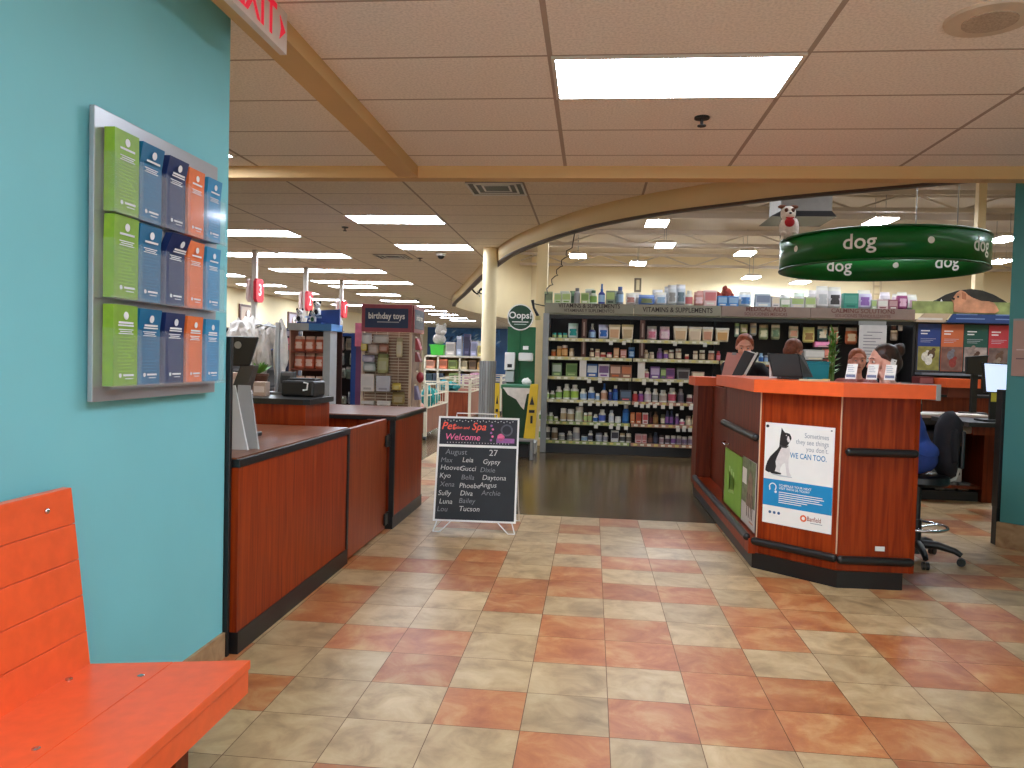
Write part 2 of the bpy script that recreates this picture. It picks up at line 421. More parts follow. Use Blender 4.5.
mb = MB(); mb.box((-10.15, 3.3, 0), (-9.95, 46, HS), M_CREAM); struct('wall_shop', mb)
mb = MB(); mb.box((-10, 46, 0), (-1, 46.2, HS), mat('blue_banner_wall', (70, 110, 170), 0.6, var=0.3, scale=0.8)); struct('wall_end', mb)
mb = MB(); mb.box((20, 5, 0), (20.2, 32, HR), M_CREAM); struct('wall_side', mb)
mb = MB(); mb.box((4.7, 5.0, 0), (20, 5.15, HR), M_CREAM); struct('wall_hall', mb)
mb = MB(); mb.box((-5, 5.9, HR), (20.2, 32.2, HR + 0.1), M_ROOF)
for y in range(8, 32, 3):
    mb.box((-5, y, HR - 0.16), (20, y + 0.12, HR), M_ROOF)
struct('roof_deck', mb)
for i, y in enumerate((13.5, 19.5, 25.5, 31.0)):
    mb = MB()
    z0, z1 = HR - .62, HR - 0.1
    mb.box((-3.5, y - .05, z0), (20, y + .05, z0 + .10), M_ROOF); mb.box((-3.5, y - .05, z1 - .10), (20, y + .05, z1), M_ROOF)
    x, up = -3.4, True
    while x < 19:
        mb.cyl((x, y, z0 + .05 if up else z1 - .05), (x + 1.2, y, z1 - .05 if up else z0 + .05), 0.025, M_ROOF, n=6)
        x += 1.2; up = not up
    struct('roof_truss_%d' % (i + 1), mb)
for i, (x, y) in enumerate(((-0.83, 12.35), (8.6, 18.5))):
    mb = MB(); mb.box((x - .085, y - .085, 0), (x + .085, y + .085, HR), M_FASC); struct('column_%d' % (i + 1), mb)
# round column by the opening
mb = MB(); mb.cyl((-1.67, 12.33, 0), (-1.67, 12.33, HS), 0.118, M_CREAM, n=24); cl = struct('column_round', mb)
mb = MB()
mb.cyl((-1.67, 12.33, 0), (-1.67, 12.33, 1.33), 0.124, M_ALU, n=24)
for i in range(18):
    a = i * 2 * math.pi / 18
    mb.cyl((-1.67 + .128 * math.cos(a), 12.33 + .128 * math.sin(a), 0), (-1.67 + .128 * math.cos(a), 12.33 + .128 * math.sin(a), 1.33), 0.008, M_GREY, n=6)
struct('guard', mb, cl)

# beams under the entrance ceiling
mb = MB(); mb.box((-10, 5.93, 2.762), (4.6, 6.06, HS + .06), M_BEAM); struct('beam_cross', mb)
mb = MB(); mb.box((-1.545, 3.29, 2.768), (-1.39, 5.93, HC + .02), M_BEAM); mb.box((-1.545, -3, 2.768), (-1.39, 3.29, HC + .02), M_BEAM); struct('beam_side', mb)

# ceiling panels that give the light
M_LF = glow('lamp_entrance', (230, 241, 255), L_FRONT)
M_LS = glow('lamp_shop', (230, 241, 255), L_STORE)
M_LH = glow('lamp_hall', (230, 241, 255), L_HIGH)
M_FRAME = mat('white_enamel', (214, 204, 190), 0.5)
def troffer(x, y, z, label, m, group=None, w=1.17, d=0.56):
    t = thing('ceiling_light', label, 'ceiling light', (x, y, z - 0.012), 0, group)
    f = MB()
    for a, b in (((-w / 2 - .02, -d / 2 - .02, 0), (w / 2 + .02, -d / 2, .012)), ((-w / 2 - .02, d / 2, 0), (w / 2 + .02, d / 2 + .02, .012)),
                 ((-w / 2 - .02, -d / 2, 0), (-w / 2, d / 2, .012)), ((w / 2, -d / 2, 0), (w / 2 + .02, d / 2, .012))):
        f.box(a, b, M_FRAME)
    f.build('frame', t, True)
    l = MB(); l.box((-w / 2, -d / 2, .003), (w / 2, d / 2, .010), m); l.build('diffuser', t, True)
    return t
troffer(0.3617, 4.098, HC, 'large bright ceiling light panel above the entrance tiles', M_LF)
troffer(0.3617, 0.44, HC, 'added unseen ceiling light panel above the bench end of the entrance', M_LF)  # out-of-view panel added to brighten the entrance
troffer(0.3617, -1.39, HC, 'added unseen ceiling light panel above the assumed glazed front', M_LF)  # second panel out of view, also added for more entrance light
troffer(-3.325, 5.34, HC, 'ceiling light panel just clear of the teal wall corner', M_LS)
SL = {-2.57: [9.82, 12.26], -5.0: [11.03, 13.47, 15.91, 18.35], -6.23: [13.47, 15.91, 18.35, 19.57, 22.01, 24.45, 26.89, 29.33, 31.77, 34.2, 36.65],
      -8.7: [17.13, 19.57, 22.01, 24.45, 26.89, 39.1], -3.79: [8.6]}
SLN = {-2.57: 'nearest the round column', -5.0: 'over the checkout poles', -6.23: 'over the middle aisle', -8.7: 'along the cream side wall', -3.79: 'behind the teal wall'}
for x, ys in SL.items():
    if x == -3.79: continue
    for i, y in enumerate(ys):
        troffer(x, y, HS, 'flat shop ceiling light, %s of the row %s' % (ORD[i], SLN[x]), M_LS, 'shop ceiling lights')
# hall lights hang from the roof on wires
HL = [(657, 224), (665, 246), (578, 256.5), (638, 264), (745, 254), (751, 278), (880, 222), (1003, 240), (1000, 262), (800, 283), (868, 268), (1010, 268)]
HN = ['largest one over the vitamin shelves', 'second one behind the largest', 'one over the end of the vitamin header', 'one above the small wall picture', 'one before the ring sign',
      'lowest one before the ring sign', 'one cut by the top rim of the ring sign', 'one by the green wall corner', 'lower one by the green wall corner', 'one just under the ring sign', 'one behind the ring sign', 'lowest one by the green wall corner']
for i, (px, py) in enumerate(HL[:11]):
    p = P(px, py, Z=5.0)
    if p.y > 30.5: p = P(px, py, Y=30.5)
    t = thing('hanging_light', 'hanging hall light, ' + HN[i], 'hanging light', p, 0, 'hanging hall lights')
    l = MB(); l.box((-.27, -.48, 0), (.27, .48, .02), M_LH); l.build('diffuser', t, True)
    h = MB(); h.hexa([(-.28, -.49, .02), (.28, -.49, .02), (.28, .49, .02), (-.28, .49, .02), (-.2, -.4, .12), (.2, -.4, .12), (.2, .4, .12), (-.2, .4, .12)], M_FRAME); h.build('housing', t, True)
    for yy in (-.36, .36):
        c = MB(); c.cyl((0, yy, .10), (0, yy, HR - p.z), 0.008, M_GREY, n=5); c.build('wire', t, True)
# vents, sprinklers, cameras, speaker
def vent(p, w, d, label):
    t = thing('air_vent', label, 'vent', p)
    f = MB()
    for k in range(4):
        a, b = w / 2 * (1 - k / 4), d / 2 * (1 - k / 4)
        q = w / 2 * .07
        for s in (-1, 1):
            f.box((-a, s * b - s * q, -.02 + k * .006), (a, s * b, -.012 + k * .006), M_WHITE); f.box((s * a - s * q, -b, -.02 + k * .006), (s * a, b, -.012 + k * .006), M_WHITE)
    f.build('louvre', t, True)
    g = MB(); g.box((-w / 2, -d / 2, -.004), (w / 2, d / 2, 0), M_BLACK); g.build('duct', t, True)
vent(P(497, 188, Z=HS), .58, .58, 'square white air vent beyond the cross beam')
vent(P(393, 256.5, Z=HS), .58, .58, 'dark air vent between shop ceiling lights')
def sprinkler(p, label):
    t = thing('sprinkler', label, 'sprinkler', p)
    a = MB(); a.cyl((0, 0, -.012), (0, 0, 0), .045, M_DARK, n=14); a.build('escutcheon', t, True)
    a = MB(); a.cyl((0, 0, -.05), (0, 0, -.01), .009, M_DARK, n=8); a.cyl((0, 0, -.056), (0, 0, -.05), .026, M_DARK, n=12); a.build('head', t, True)
sprinkler(P(702, 117, Z=HC), 'dark sprinkler head beside the large entrance light panel')
sprinkler(P(345, 227, Z=HS), 'small sprinkler head between two shop ceiling lights')
sprinkler(P(420, 258, Z=HS), 'small sprinkler head beside the dark air vent')
def dome(p, label):
    t = thing('dome_camera', label, 'camera', p)
    a = MB(); a.cyl((0, 0, -.05), (0, 0, 0), .085, M_WHITE, n=16); a.build('housing', t, True)
    a = MB(); a.ell((0, 0, -.05), (.06, .06, .055), M_BLACK, 14); a.build('lens', t, True)
dome(P(441, 253, Z=HS), 'white dome camera near the ceiling light closest to the column')
dome(P(417, 298, Z=HS), 'small dome camera far down the shop ceiling')
t = thing('ceiling_speaker', 'round beige speaker grille set in the entrance ceiling', 'speaker', P(990, 18, Z=HC))
a = MB(); a.lathe((0, 0, -.016), [(.10, .0), (.17, .004), (.175, .016)], mat('speaker_rim', (214, 196, 176), .6), 28); a.build('rim', t, True)
a = MB(); a.cyl((0, 0, -.02), (0, 0, -.012), .105, mat('speaker_mesh', (186, 168, 150), 0.8, var=.2, scale=120), n=28); a.build('grille', t, True)
# roof ventilation unit
t = thing('roof_duct', 'boxy grey air unit hanging under the hall roof behind the ring sign', 'air unit', P(797, 222, Y=15.5))
z = 0
a = MB(); a.box((-.42, -.5, .08), (.5, .5, .75), mat('duct_grey', (120, 112, 104), .6)); a.build('casing', t, True)
a = MB(); a.hexa([(-.62, -.6, 0), (.56, -.6, 0), (.56, .5, 0), (-.62, .5, 0), (-.42, -.5, .12), (.5, -.5, .12), (.5, .5, .12), (-.42, .5, .12)], M_DARK); a.build('hood', t, True)
for sx in (-.3, .4):
    a = MB(); a.cyl((sx, 0, .7), (sx, 0, HR - ROOTM[t.name].translation.z), .012, M_GREY, n=6); a.build('hanger', t, True)
# exit sign
t = thing('exit_sign', 'red lettered exit sign under the side beam', 'sign', (-1.375, 2.96, 2.675))
fr = frame((-1.365, 2.96, 2.765), UY, UZ)
a = MB(); a.rect(fr, -.33, -.088, .33, .088, -.03, 0, mat('sign_white', (226, 214, 206), .5)); a.build('panel', t)
a = MB(); a.text(fr, 'EXIT', .20, glow('exit_red', (226, 30, 60), 0.5), d1=.002, bold=.02, sx=.95, a=.02); a.slab(fr, [(.25, .05), (.31, 0), (.25, -.05), (.265, 0)], 0, .002, MATS['exit_red']); a.build('lettering', t)
a = MB(); a.rect(frame((-1.38, 2.55, 2.80), UY, UZ), -.16, -.07, .05, .055, -.03, 0, mat('green_acrylic', (96, 120, 70), .3, var=.3, scale=60)); a.build('bracket', t)
# ------------------------------------------------------------------ bench by the teal wall
t = thing('bench', 'bright orange board bench with tall back against the teal wall', 'bench', (-1.25, 1.2, 0))
Y0, Y1 = 0.25, 2.175
bx = lambda z: -1.49 - (z - .42) * .122
for k in range(5):
    z0, z1 = .412 + k * .1088 + .001, .412 + (k + 1) * .1088 - .001
    a = MB(); a.hexa([(bx(z0) - .03, Y0, z0), (bx(z0), Y0, z0), (bx(z0), Y1, z0), (bx(z0) - .03, Y1, z0), (bx(z1) - .03, Y0, z1), (bx(z1), Y0, z1), (bx(z1), Y1, z1), (bx(z1) - .03, Y1, z1)], M_ORANGEB, .002)
    a.build('back_board', t)
sz = lambda x: .42 + (x + 1.49) * .0735
for x0, x1 in ((-1.492, -1.231), (-1.229, -.992)):
    a = MB(); V = [(x0, Y0, sz(x0) - .027), (x1, Y0, sz(x1) - .027), (x1, Y1 + .02 * (x1 + 1.49) / .49, sz(x1) - .027), (x0, Y1 + .02 * (x0 + 1.49) / .49, sz(x0) - .027)]
    a.hexa(V + [(x, y, z + .027) for x, y, z in V], M_ORANGEB, .002); a.build('seat_board', t)
a = MB(); a.box((-1.03, Y0, .356), (-.997, Y1 + .018, .429), M_ORANGEB, .002); a.build('apron', t)
a = MB(); a.box((-1.47, Y1 - .02, .34), (-1.03, Y1 + .0, .392), M_ORANGEB, .002); a.build('apron', t)
a = MB()
a.box((-1.42, Y0 + .02, .3), (-1.36, Y1 - .1, .385), M_WOODD); a.box((-1.12, Y0 + .02, .3), (-1.06, Y1 - .1, .385), M_WOODD); a.build('rail', t)
for y in (1.95, .45):
    for x in (-1.10, -1.42):
        a = MB(); a.box((x - .02, y - .035, 0), (x + .03, y + .035, .36), M_WOODD, .003); a.build('leg', t)
for px, py in ((46, 511),):
    for dy in (0, -1.1):
        q = P(px, py, X=-1.548) + Vector((0.004, dy, 0)); a = MB(); a.ell(q, (.006, .009, .009), M_CHROME, 10); a.build('bolt', t)
for px, py, x in ((69, 679, -1.44), (141, 676, -1.29), (36, 749, -1.27)):
    q = P(px, py, Z=sz(x)); a = MB(); a.lathe(q, [(.010, -.002), (.010, .002), (.006, .004)], M_CHROME, 12); a.build('bolt', t)

# ------------------------------------------------------------------ brochure display on the teal wall
BX = -1.585
t = thing('brochure_display', 'brushed metal wall board with clear brochure pockets on the teal wall', 'display board', (-1.6, 2.78, 1.2))
a = MB(); a.box((-1.603, 2.312, 1.205), (BX, 3.118, 2.147), M_ALU, .002); a.build('panel', t)
for y in (2.4, 3.02):
    for z in (1.3, 2.05):
        a = MB(); a.cyl((-1.62, y, z), (-1.603, y, z), .012, M_GREY, n=10); a.build('standoff', t)
ROWZ = [1.822, 1.545, 1.255]
BY = [2.352, 2.503, 2.668, 2.822, 2.965]
BWD = [.138, .138, .136, .122, .118]
BC = [((130, 172, 44), 'lime green'), ((12, 104, 148), 'teal blue'), ((20, 40, 92), 'navy'), ((232, 116, 52), 'orange'), ((36, 136, 186), 'sky blue')]
for z in ROWZ:
    a = MB(); a.box((BX, 2.318, z - .008), (BX + .058, 3.10, z - .003), M_CLEAR); a.box((BX + .055, 2.318, z - .008), (BX + .058, 3.10, z + .006), M_CLEAR)
    a.build('ledge', t)
    for k in range(5):
        a = MB(); y0, y1 = BY[k] - .004, BY[k] + BWD[k] + .004
        a.box((BX + .050, y0, z - .002), (BX + .0525, y1, z + .17), M_CLEAR)
        a.box((BX, y0 - .002, z - .002), (BX + .0525, y0, z + .19), M_CLEAR); a.box((BX, y1, z - .002), (BX + .0525, y1 + .002, z + .19), M_CLEAR)
        a.build('pocket', t)
RN = ['top', 'middle', 'bottom']
M_INKW = mat('white_ink', (236, 238, 240), .7, var=0.02)
lean = [[0, .012, .014, .004, .006], [.002, .006, .028, .006, .004], [0, .008, .006, .004, .002]]
for r, z in enumerate(ROWZ):
    for k in range(5):
        c, cn = BC[k]; m = mat('brochure_' + cn.replace(' ', '_'), c, .45, var=.1, scale=26)
        y0, y1 = BY[k] + .001, BY[k] + BWD[k] - .003; H = .268 - .004 * k; d = .036 if k == 0 else .028
        b = thing('brochure_stack', '%s brochures in the %s row of the metal wall display' % (cn, RN[r]), 'brochures', (BX + .02, (y0 + y1) / 2, z), 0, 'brochures on the wall display')
        L = lean[r][k]; zk = z + H * .74
        s = MB(); s.box((BX + .005, y0, z), (BX + .006 + d, y1, zk), m); s.hexa([(BX + .006, y0, zk), (BX + .006 + d, y0, zk), (BX + .006 + d, y1, zk), (BX + .006, y1, zk), (BX + .006 + L, y0, z + H), (BX + .006 + d + L, y0, z + H), (BX + .006 + d + L, y1, z + H), (BX + .006 + L, y1, z + H)], m)
        s.build('sheets', b)
        X = BX + .0075 + d
        s = MB(); w = y1 - y0
        fr = frame((X, (y0 + y1) / 2, z), UY, UZ)
        frt = frame((X + L * .5, (y0 + y1) / 2, zk), UY, Vector((L, 0, H * .26)))
        s.disc(frt, 0, H * .13, w * .10, 0, .0008, M_INKW, 14)
        s.rect(frt, -w * .30, H * .03, w * .30, H * .056, 0, .0008, M_INKW)
        if r == 2 or k == 2: s.rect(frt, -w * .32, H * .0, w * .32, H * .018, 0, .0008, M_INKW)
        for q, (hh, ww) in enumerate(((.70, .30), (.675, .24), (.65, .3))):
            s.rect(fr, -w * ww, H * hh - .002, w * ww, H * hh + .001, 0, .0008, M_INKW)
        s.rect(fr, -w * .10, H * .12, w * .34, H * .145, 0, .0008, M_INKW); s.rect(fr, -w * .02, H * .085, w * .30, H * .095, 0, .0008, M_INKW)
        s.disc(fr, -w * .22, H * .13, w * .055, 0, .0008, M_INKW, 10)
        mt = mat('ink_' + cn.replace(' ', '_'), tuple(min(255, int(v * 1.25)) for v in c), .5)
        for q in range(11): s.rect(fr, -w * .34, H * (.18 + .042 * q), w * (.34 - .07 * (q % 3)), H * (.187 + .042 * q), 0, .0004, mt)
        for q in range(5):
            s.disc(fr, -w * .3 + q * w * .15, H * (.32 + .05 * ((q * 7) % 4)), w * .03, 0, .0004, mat('ink_' + cn.replace(' ', '_'), tuple(min(255, int(v * 1.25)) for v in c), .5), 6)
        s.build('print', b)

# ------------------------------------------------------------------ checkout counters along the wall line
t = thing('checkout_counter', 'long cherry wood counter with black kick strip next to the teal wall', 'counter', (-1.9, 4.1, 0))
a = MB(); a.box((-2.2, 3.33, .1), (-1.575, 4.90, .855), M_WOOD); a.build('body', t)
a = MB(); a.box((-2.22, 3.32, .893), (-1.58, 4.92, .90), M_WOODT); a.build('top', t)
a = MB(); a.box((-2.22, 3.32, .855), (-1.565, 4.925, .893), M_BLACK, .004); a.build('top_edge', t)
a = MB(); a.box((-2.2, 3.33, 0), (-1.568, 4.915, .1), M_BLACK); a.build('kick_strip', t)
for y in (4.885,):
    a = MB(); a.box((-1.585, y, .1), (-1.565, y + .03, .855), M_BLACK); a.build('corner_trim', t)
a = MB(); a.box((-2.05, 3.29, 0), (-1.598, 3.312, 1.445), M_BLACK, .004); a.build('end_panel', t)

t = thing('register_counter', 'raised cherry register counter with black top behind the long counter', 'counter', (-2.1, 5.3, 0))
a = MB(); a.box((-2.62, 4.95, 0), (-1.885, 5.42, 1.035), M_WOOD); a.build('body', t)
a = MB(); a.prism([(-2.66, 4.93), (-1.895, 4.93), (-1.86, 4.965), (-1.86, 5.44), (-2.20, 5.44), (-2.20, 5.70), (-2.66, 5.70)], 1.035, 1.072, M_BLACK); a.build('top', t)

t = thing('swing_gate', 'low cherry wood half door between the two wood counters', 'gate', (-1.59, 5.4, 0))
a = MB(); a.box((-1.615, 4.94, .02), (-1.575, 5.86, .885), wood('gate_laminate', (124, 46, 16), (152, 70, 30), .38), .003); a.build('panel', t)
for z in (.105, .715):
    a = MB(); a.box((-1.57, 5.80, z - .045), (-1.555, 5.885, z + .045), M_BLACK, .004); a.cyl((-1.56, 5.885, z - .05), (-1.56, 5.885, z + .05), .012, M_BLACK, n=8); a.build('hinge', t)

t = thing('end_counter', 'farther cherry counter with a pale brown top past the half door', 'counter', (-1.9, 6.5, 0))
a = MB(); a.box((-2.5, 5.98, .1), (-1.545, 7.0, .868), M_WOOD); a.build('body', t)
a = MB(); a.box((-2.55, 5.94, .898), (-1.525, 7.05, .906), M_WOODT); a.build('top', t)
a = MB(); a.box((-2.55, 5.94, .866), (-1.52, 7.055, .898), M_BLACK, .004); a.build('top_edge', t)
a = MB(); a.box((-2.5, 5.96, 0), (-1.54, 7.01, .1), M_BLACK); a.build('kick_strip', t)
a = MB(); a.box((-1.575, 5.955, .1), (-1.535, 5.985, .866), M_BLACK); a.build('corner_trim', t)
a = MB(); a.box((-1.75, 5.90, .0), (-1.60, 5.975, .872), M_WOODD); a.build('gate_post', t)

# things on the checkout counter
t = thing('monitor', 'black register monitor seen from behind on the long wood counter', 'monitor', (-1.93, 4.1, .9))
a = MB(); yy = 4.1
A = [P(px, py, Y=yy) for px, py in ((225, 366), (250, 366), (259, 337), (225, 336))]
a.hexa([A[0], A[1], A[1] + Vector((-.02, .05, 0)), A[0] + Vector((-.02, .05, 0)), A[3], A[2], A[2] + Vector((-.02, .05, 0)), A[3] + Vector((-.02, .05, 0))], M_BLACK, .008); a.build('screen_back', t)
a = MB(); q = P(238, 345, Y=4.095); a.disc(frame(q, UX, UZ), 0, 0, .02, 0, .004, M_GREY, 14); a.build('badge', t)
a = MB(); b0, b1 = P(236, 404, Y=4.13), P(248, 365, Y=4.13)
a.hexa([b0 + Vector((-.05, -.03, 0)), b0 + Vector((.05, -.03, 0)), b0 + Vector((.05, .04, 0)), b0 + Vector((-.05, .04, 0)), b1 + Vector((-.035, -.02, 0)), b1 + Vector((.05, -.02, 0)), b1 + Vector((.05, .04, 0)), b1 + Vector((-.035, .04, 0))], mat('dark_grey_plastic', (66, 62, 58), .5), .006); a.build('neck', t)
a = MB(); a.box((b0.x - .06, 4.05, .90), (b0.x + .05, 4.22, b0.z + .005), M_DARK, .01); a.build('foot', t)
a = MB(); a.box((-2.03, 4.03, .9), (-1.87, 4.25, .925), M_BLACK, .008); a.build('base', t)
t = thing('sign_card', 'white leaning card display at the end of the long counter', 'card', (-1.75, 3.62, .9))
for k, (dx, c) in enumerate(((0, (206, 206, 204)), (.055, (168, 168, 166)))):
    a = MB(); y = 3.60 + .05 * k
    a.hexa([(-1.80 + dx, y, .9), (-1.66 + dx * .6, y, .9), (-1.655 + dx * .6, y + .006, .9), (-1.795 + dx, y + .006, .9), (-1.83 + dx, y + .08, 1.21), (-1.765 + dx, y + .08, 1.21), (-1.765 + dx, y + .086, 1.21), (-1.83 + dx, y + .086, 1.21)], C_(c)); a.build('sheet', t)
# on the register counter
t = thing('receipt_printer', 'black receipt printer on the raised register counter', 'printer', (-2.05, 5.3, 1.072))
p0, p1 = P(284, 382, Y=5.25), P(316, 397, Y=5.25)
a = MB(); a.box((p0.x, 5.2, 1.073), (p1.x, 5.44, 1.185), M_BLACK, .015); a.build('body', t)
a = MB(); a.box((p0.x + .01, 5.30, 1.185), (p1.x - .03, 5.43, 1.200), M_DARK, .006); a.build('lid', t)
a = MB(); a.tube([(p1.x - .075, 5.196, 1.12), (p1.x - .045, 5.192, 1.125), (p1.x - .04, 5.192, 1.17), (p1.x - .07, 5.192, 1.175)], .006, M_WHITE, 6); a.build('paper_strip', t)
t = thing('card_reader', 'small dark card reader behind the black receipt printer', 'card reader', (-2.25, 5.5, 1.072))
q = P(287, 375, Y=5.5); a = MB(); a.hexa([(q.x - .06, 5.46, 1.072), (q.x + .05, 5.46, 1.072), (q.x + .05, 5.56, 1.072), (q.x - .06, 5.56, 1.072), (q.x - .05, 5.50, 1.24), (q.x + .05, 5.50, 1.24), (q.x + .05, 5.56, 1.24), (q.x - .05, 5.56, 1.24)], mat('reader_grey', (70, 66, 62), .5), .008); a.build('body', t)
a = MB(); a.rect(frame((q.x, 5.475, 1.17), UX, Vector((0, .04, .168))), -.035, -.02, .035, .04, 0, .003, M_BLACK); a.build('screen', t)
# bag carousel: a post with bundles of white carrier bags
t = thing('bag_carousel', 'bag rack with bundles of white plastic bags above the register counter', 'bag rack', (-2.45, 5.55, 1.072))
cx, cy = P(277, 390, Y=5.52).x, 5.52
a = MB(); a.cyl((cx, cy, 1.072), (cx, cy, 1.60), .018, M_ALU, n=12); a.build('post', t)
a = MB(); a.cyl((cx, cy, 1.072), (cx, cy, 1.088), .09, M_GREY, n=16); a.build('base', t)
rb = random.Random(5)
def crumple(c, w, h, seed, m, par, name, sag=.3):
    """A hanging bundle of thin bags: a soft crumpled lump."""
    r = random.Random(seed); bm = bmesh.new(); bmesh.ops.create_icosphere(bm, subdivisions=3, radius=1.0)
    ph = [r.uniform(0, 6.28) for _ in range(6)]
    for v in bm.verts:
        x, y, z = v.co; k = 1 + .10 * math.sin(7 * x + ph[0]) * math.sin(6 * z + ph[1]) + .09 * math.sin(11 * y + ph[2] + 3 * z) + .07 * math.sin(17 * x + 9 * z + ph[3])
        f = 1 - sag * max(0, z)
        v.co = Vector((c[0] + x * w * k * f, c[1] + y * w * .7 * k * f, c[2] + z * h * k))
    bm.verts.index_update(); q = MB(); q.add([v.co.copy() for v in bm.verts], [[v.index for v in f.verts] for f in bm.faces], m, False); bm.free()
    return q.build(name, par)
M_BAG = mat('carrier_bag_film', (226, 220, 214), .35, var=.08, scale=20)
M_BAG2 = mat('carrier_bag_film_shade', (204, 196, 190), .4, var=.12, scale=26)
for k, (px, py, w, h) in enumerate(((238, 336, .085, .12), (250, 342, .08, .15), (262, 352, .07, .17), (281, 350, .055, .22), (268, 336, .08, .10), (250, 329, .1, .09))):
    q = P(px, py, Y=5.5 + .03 * k); crumple(q, w, h, 20 + k, M_BAG if k % 2 else M_BAG2, t, 'bag_bundle')
a = MB()
for k, px in enumerate((240, 252, 265, 281)):
    q = P(px, 331, Y=5.55); a.tube([(cx, cy, 1.56), ((cx + q.x) / 2, cy + .02, 1.585), (q.x, q.y, 1.55)], .006, M_GREY, 6)
a.build('hook_arm', t)
# white boxes and goods on the shelf behind the rack
t = thing('counter_plant', 'small leafy plant in a brown pot behind the black register monitor', 'plant', (P(262, 395, Y=5.45).x, 5.4, 1.072))
q = ROOTM[t.name].translation
a = MB(); a.lathe((q.x, q.y, q.z), [(.045, 0), (.062, .13), (.068, .135), (.068, .15), (.055, .15)], mat('brown_pot', (96, 56, 36), .5), 14); a.build('pot', t)
a = MB()
for k in range(26):
    an = rb.uniform(0, 6.28); l = rb.uniform(.06, .11); el = rb.uniform(.6, 1.2); dz = Vector((math.cos(an) * math.cos(el), math.sin(an) * math.cos(el), math.sin(el)))
    b = q + Vector((0, 0, .15)); s_ = dz.orthogonal().normalized() * .012
    a.add([b, b + dz * l * .5 + s_, b + dz * l, b + dz * l * .5 - s_], [(0, 1, 2, 3)], mat('leaf_green', (96, 140, 50), .5, var=.25))
a.build('foliage', t)
for k, (px, py, w, h, c, lab) in enumerate(((247, 396, .11, .16, (220, 190, 176), 'pale pink carton beside the small potted plant'), (272, 398, .09, .10, (196, 168, 150), 'tan carton between the potted plant and bag post'))):
    q = P(px, py, Y=5.36)
    if k: q.x += .0
    t = thing('carton', lab, 'carton', (q.x, 5.2 + .0 * k, 1.072)); a = MB(); a.box((q.x - w / 2, 5.14, 1.073), (q.x + w / 2, 5.22, 1.072 + h), C_(c), .004); a.build('body', t)
    a = MB(); a.box((q.x - w * .4, 5.138, 1.10), (q.x + w * .4, 5.141, 1.072 + h * .7), C_((232, 214, 204))); a.build('label', t)

# ------------------------------------------------------------------ chalkboard
t = thing('chalkboard_sign', 'white framed A-frame chalkboard with dog names, standing on the tiles', 'chalkboard', (-.89, 6.05, 0))
b0, b1 = Vector((-1.213, 5.955, .085)), Vector((-.560, 5.99, .085))
u = (b1 - b0).normalized(); W = (b1 - b0).length
up = Vector((.022, .22, .81)).normalized()
H = .84
fr = frame(b0, u, up)
M_CHB = mat('chalkboard', (34, 38, 42), .7, var=.18, scale=5)
a = MB(); a.rect(fr, .012, .0, W - .012, H * .705, -.012, 0, M_CHB); a.build('chalk_panel', t)
a = MB(); a.rect(fr, .012, H * .725, W - .012, H - .012, -.012, 0, mat('header_board', (30, 30, 40), .6, var=.25, scale=14)); a.build('header_panel', t)
a = MB()
for q in ((0, 0, W, .014), (0, H - .014, W, H), (0, .014, .014, H - .014), (W - .014, .014, W, H - .014), (.014, H * .705, W - .014, H * .728)):
    a.rect(fr, *q, -.016, .006, M_WHITE)
a.build('frame', t)
ch = lambda c: mat('chalk_%d_%d_%d' % c, c, .9, var=.15, scale=60)
wh = ch((196, 194, 190)); dim = ch((128, 128, 132)); red = ch((240, 96, 76)); pk = ch((226, 110, 150)); pur = ch((150, 96, 150))
def word(txt, size, m_, aa, bb, name='chalk_word', **k):
    q = MB(); q.text(fr, txt, size, m_, 'LEFT', d1=.001, a=aa, b=bb, **k); q.build(name, t)
word('Pet', .085, red, .03, H * .905, 'header_word', shear=.25, bold=.012); word('salon and', .034, red, .125, H * .893, 'header_word', shear=.25, bold=.01)
word('Spa', .085, red, .275, H * .905, 'header_word', shear=.25, bold=.012); word('Welcome', .072, pk, .06, H * .80, 'header_word', shear=.2, bold=.008)
for k in range(5):
    a = MB(); a.disc(fr, .43 + .012 * (k % 2), H * (.78 + .035 * k), .010, 0, .001, pk if k % 2 else pur, 8); a.build('bubble', t)
a = MB()
for k in range(24): a.disc(fr, .05 + .024 * k, H * (.965 if k % 2 else .955), .0045, 0, .001, wh, 6)
a.build('dot_border', t)
a = MB()
for k in range(22): a.disc(fr, .08 + .0235 * k, H * .748, .004, 0, .001, wh, 6)
a.build('dot_border', t)
a = MB(); a.disc(fr, .555, H * .88, .05, 0, .001, ch((84, 84, 92)), 16); a.disc(fr, .555, H * .88, .036, .001, .0015, MATS['header_board'], 16)
a.rect(fr, .475, H * .755, .62, H * .80, 0, .001, pur); a.disc(fr, .51, H * .81, .03, 0, .001, pk, 12)
a.build('header_drawing', t)
word('August', .062, dim, .07, H * .655, shear=.1); word('27', .07, wh, .42, H * .655)
NM = [('Max', 'Leia', 'Gypsy'), ('Hoover', 'Gucci', 'Dixie'), ('Kyo', 'Bella', 'Daytona'), ('Xena', 'Phoebe', 'Angus'), ('Sully', 'Diva', 'Archie'), ('Luna', 'Bailey', ''), ('Lou', 'Tucson', '')]
for r, row_ in enumerate(NM):
    for c, w in enumerate(row_):
        if w: word(w, .056, wh if (r + c) % 3 else dim, .035 + c * .165 + .01 * math.sin(r * 3 + c), H * (.575 - r * .077) + .006 * math.sin(r + 2 * c), shear=.15)
a = MB()
a = MB()
back0 = b0 + Vector((.02, .52, -.085)); back1 = b1 + Vector((-.02, .52, -.085)); top0 = fr @ Vector((.03, H - .02, -.02)); top1 = fr @ Vector((W - .03, H - .02, -.02))
for p, q in ((b0, back0), (b1, back1)):
    pass
a.tube([top0, back0, back1, top1], .006, M_WHITE, 6); a.build('rear_support', t)
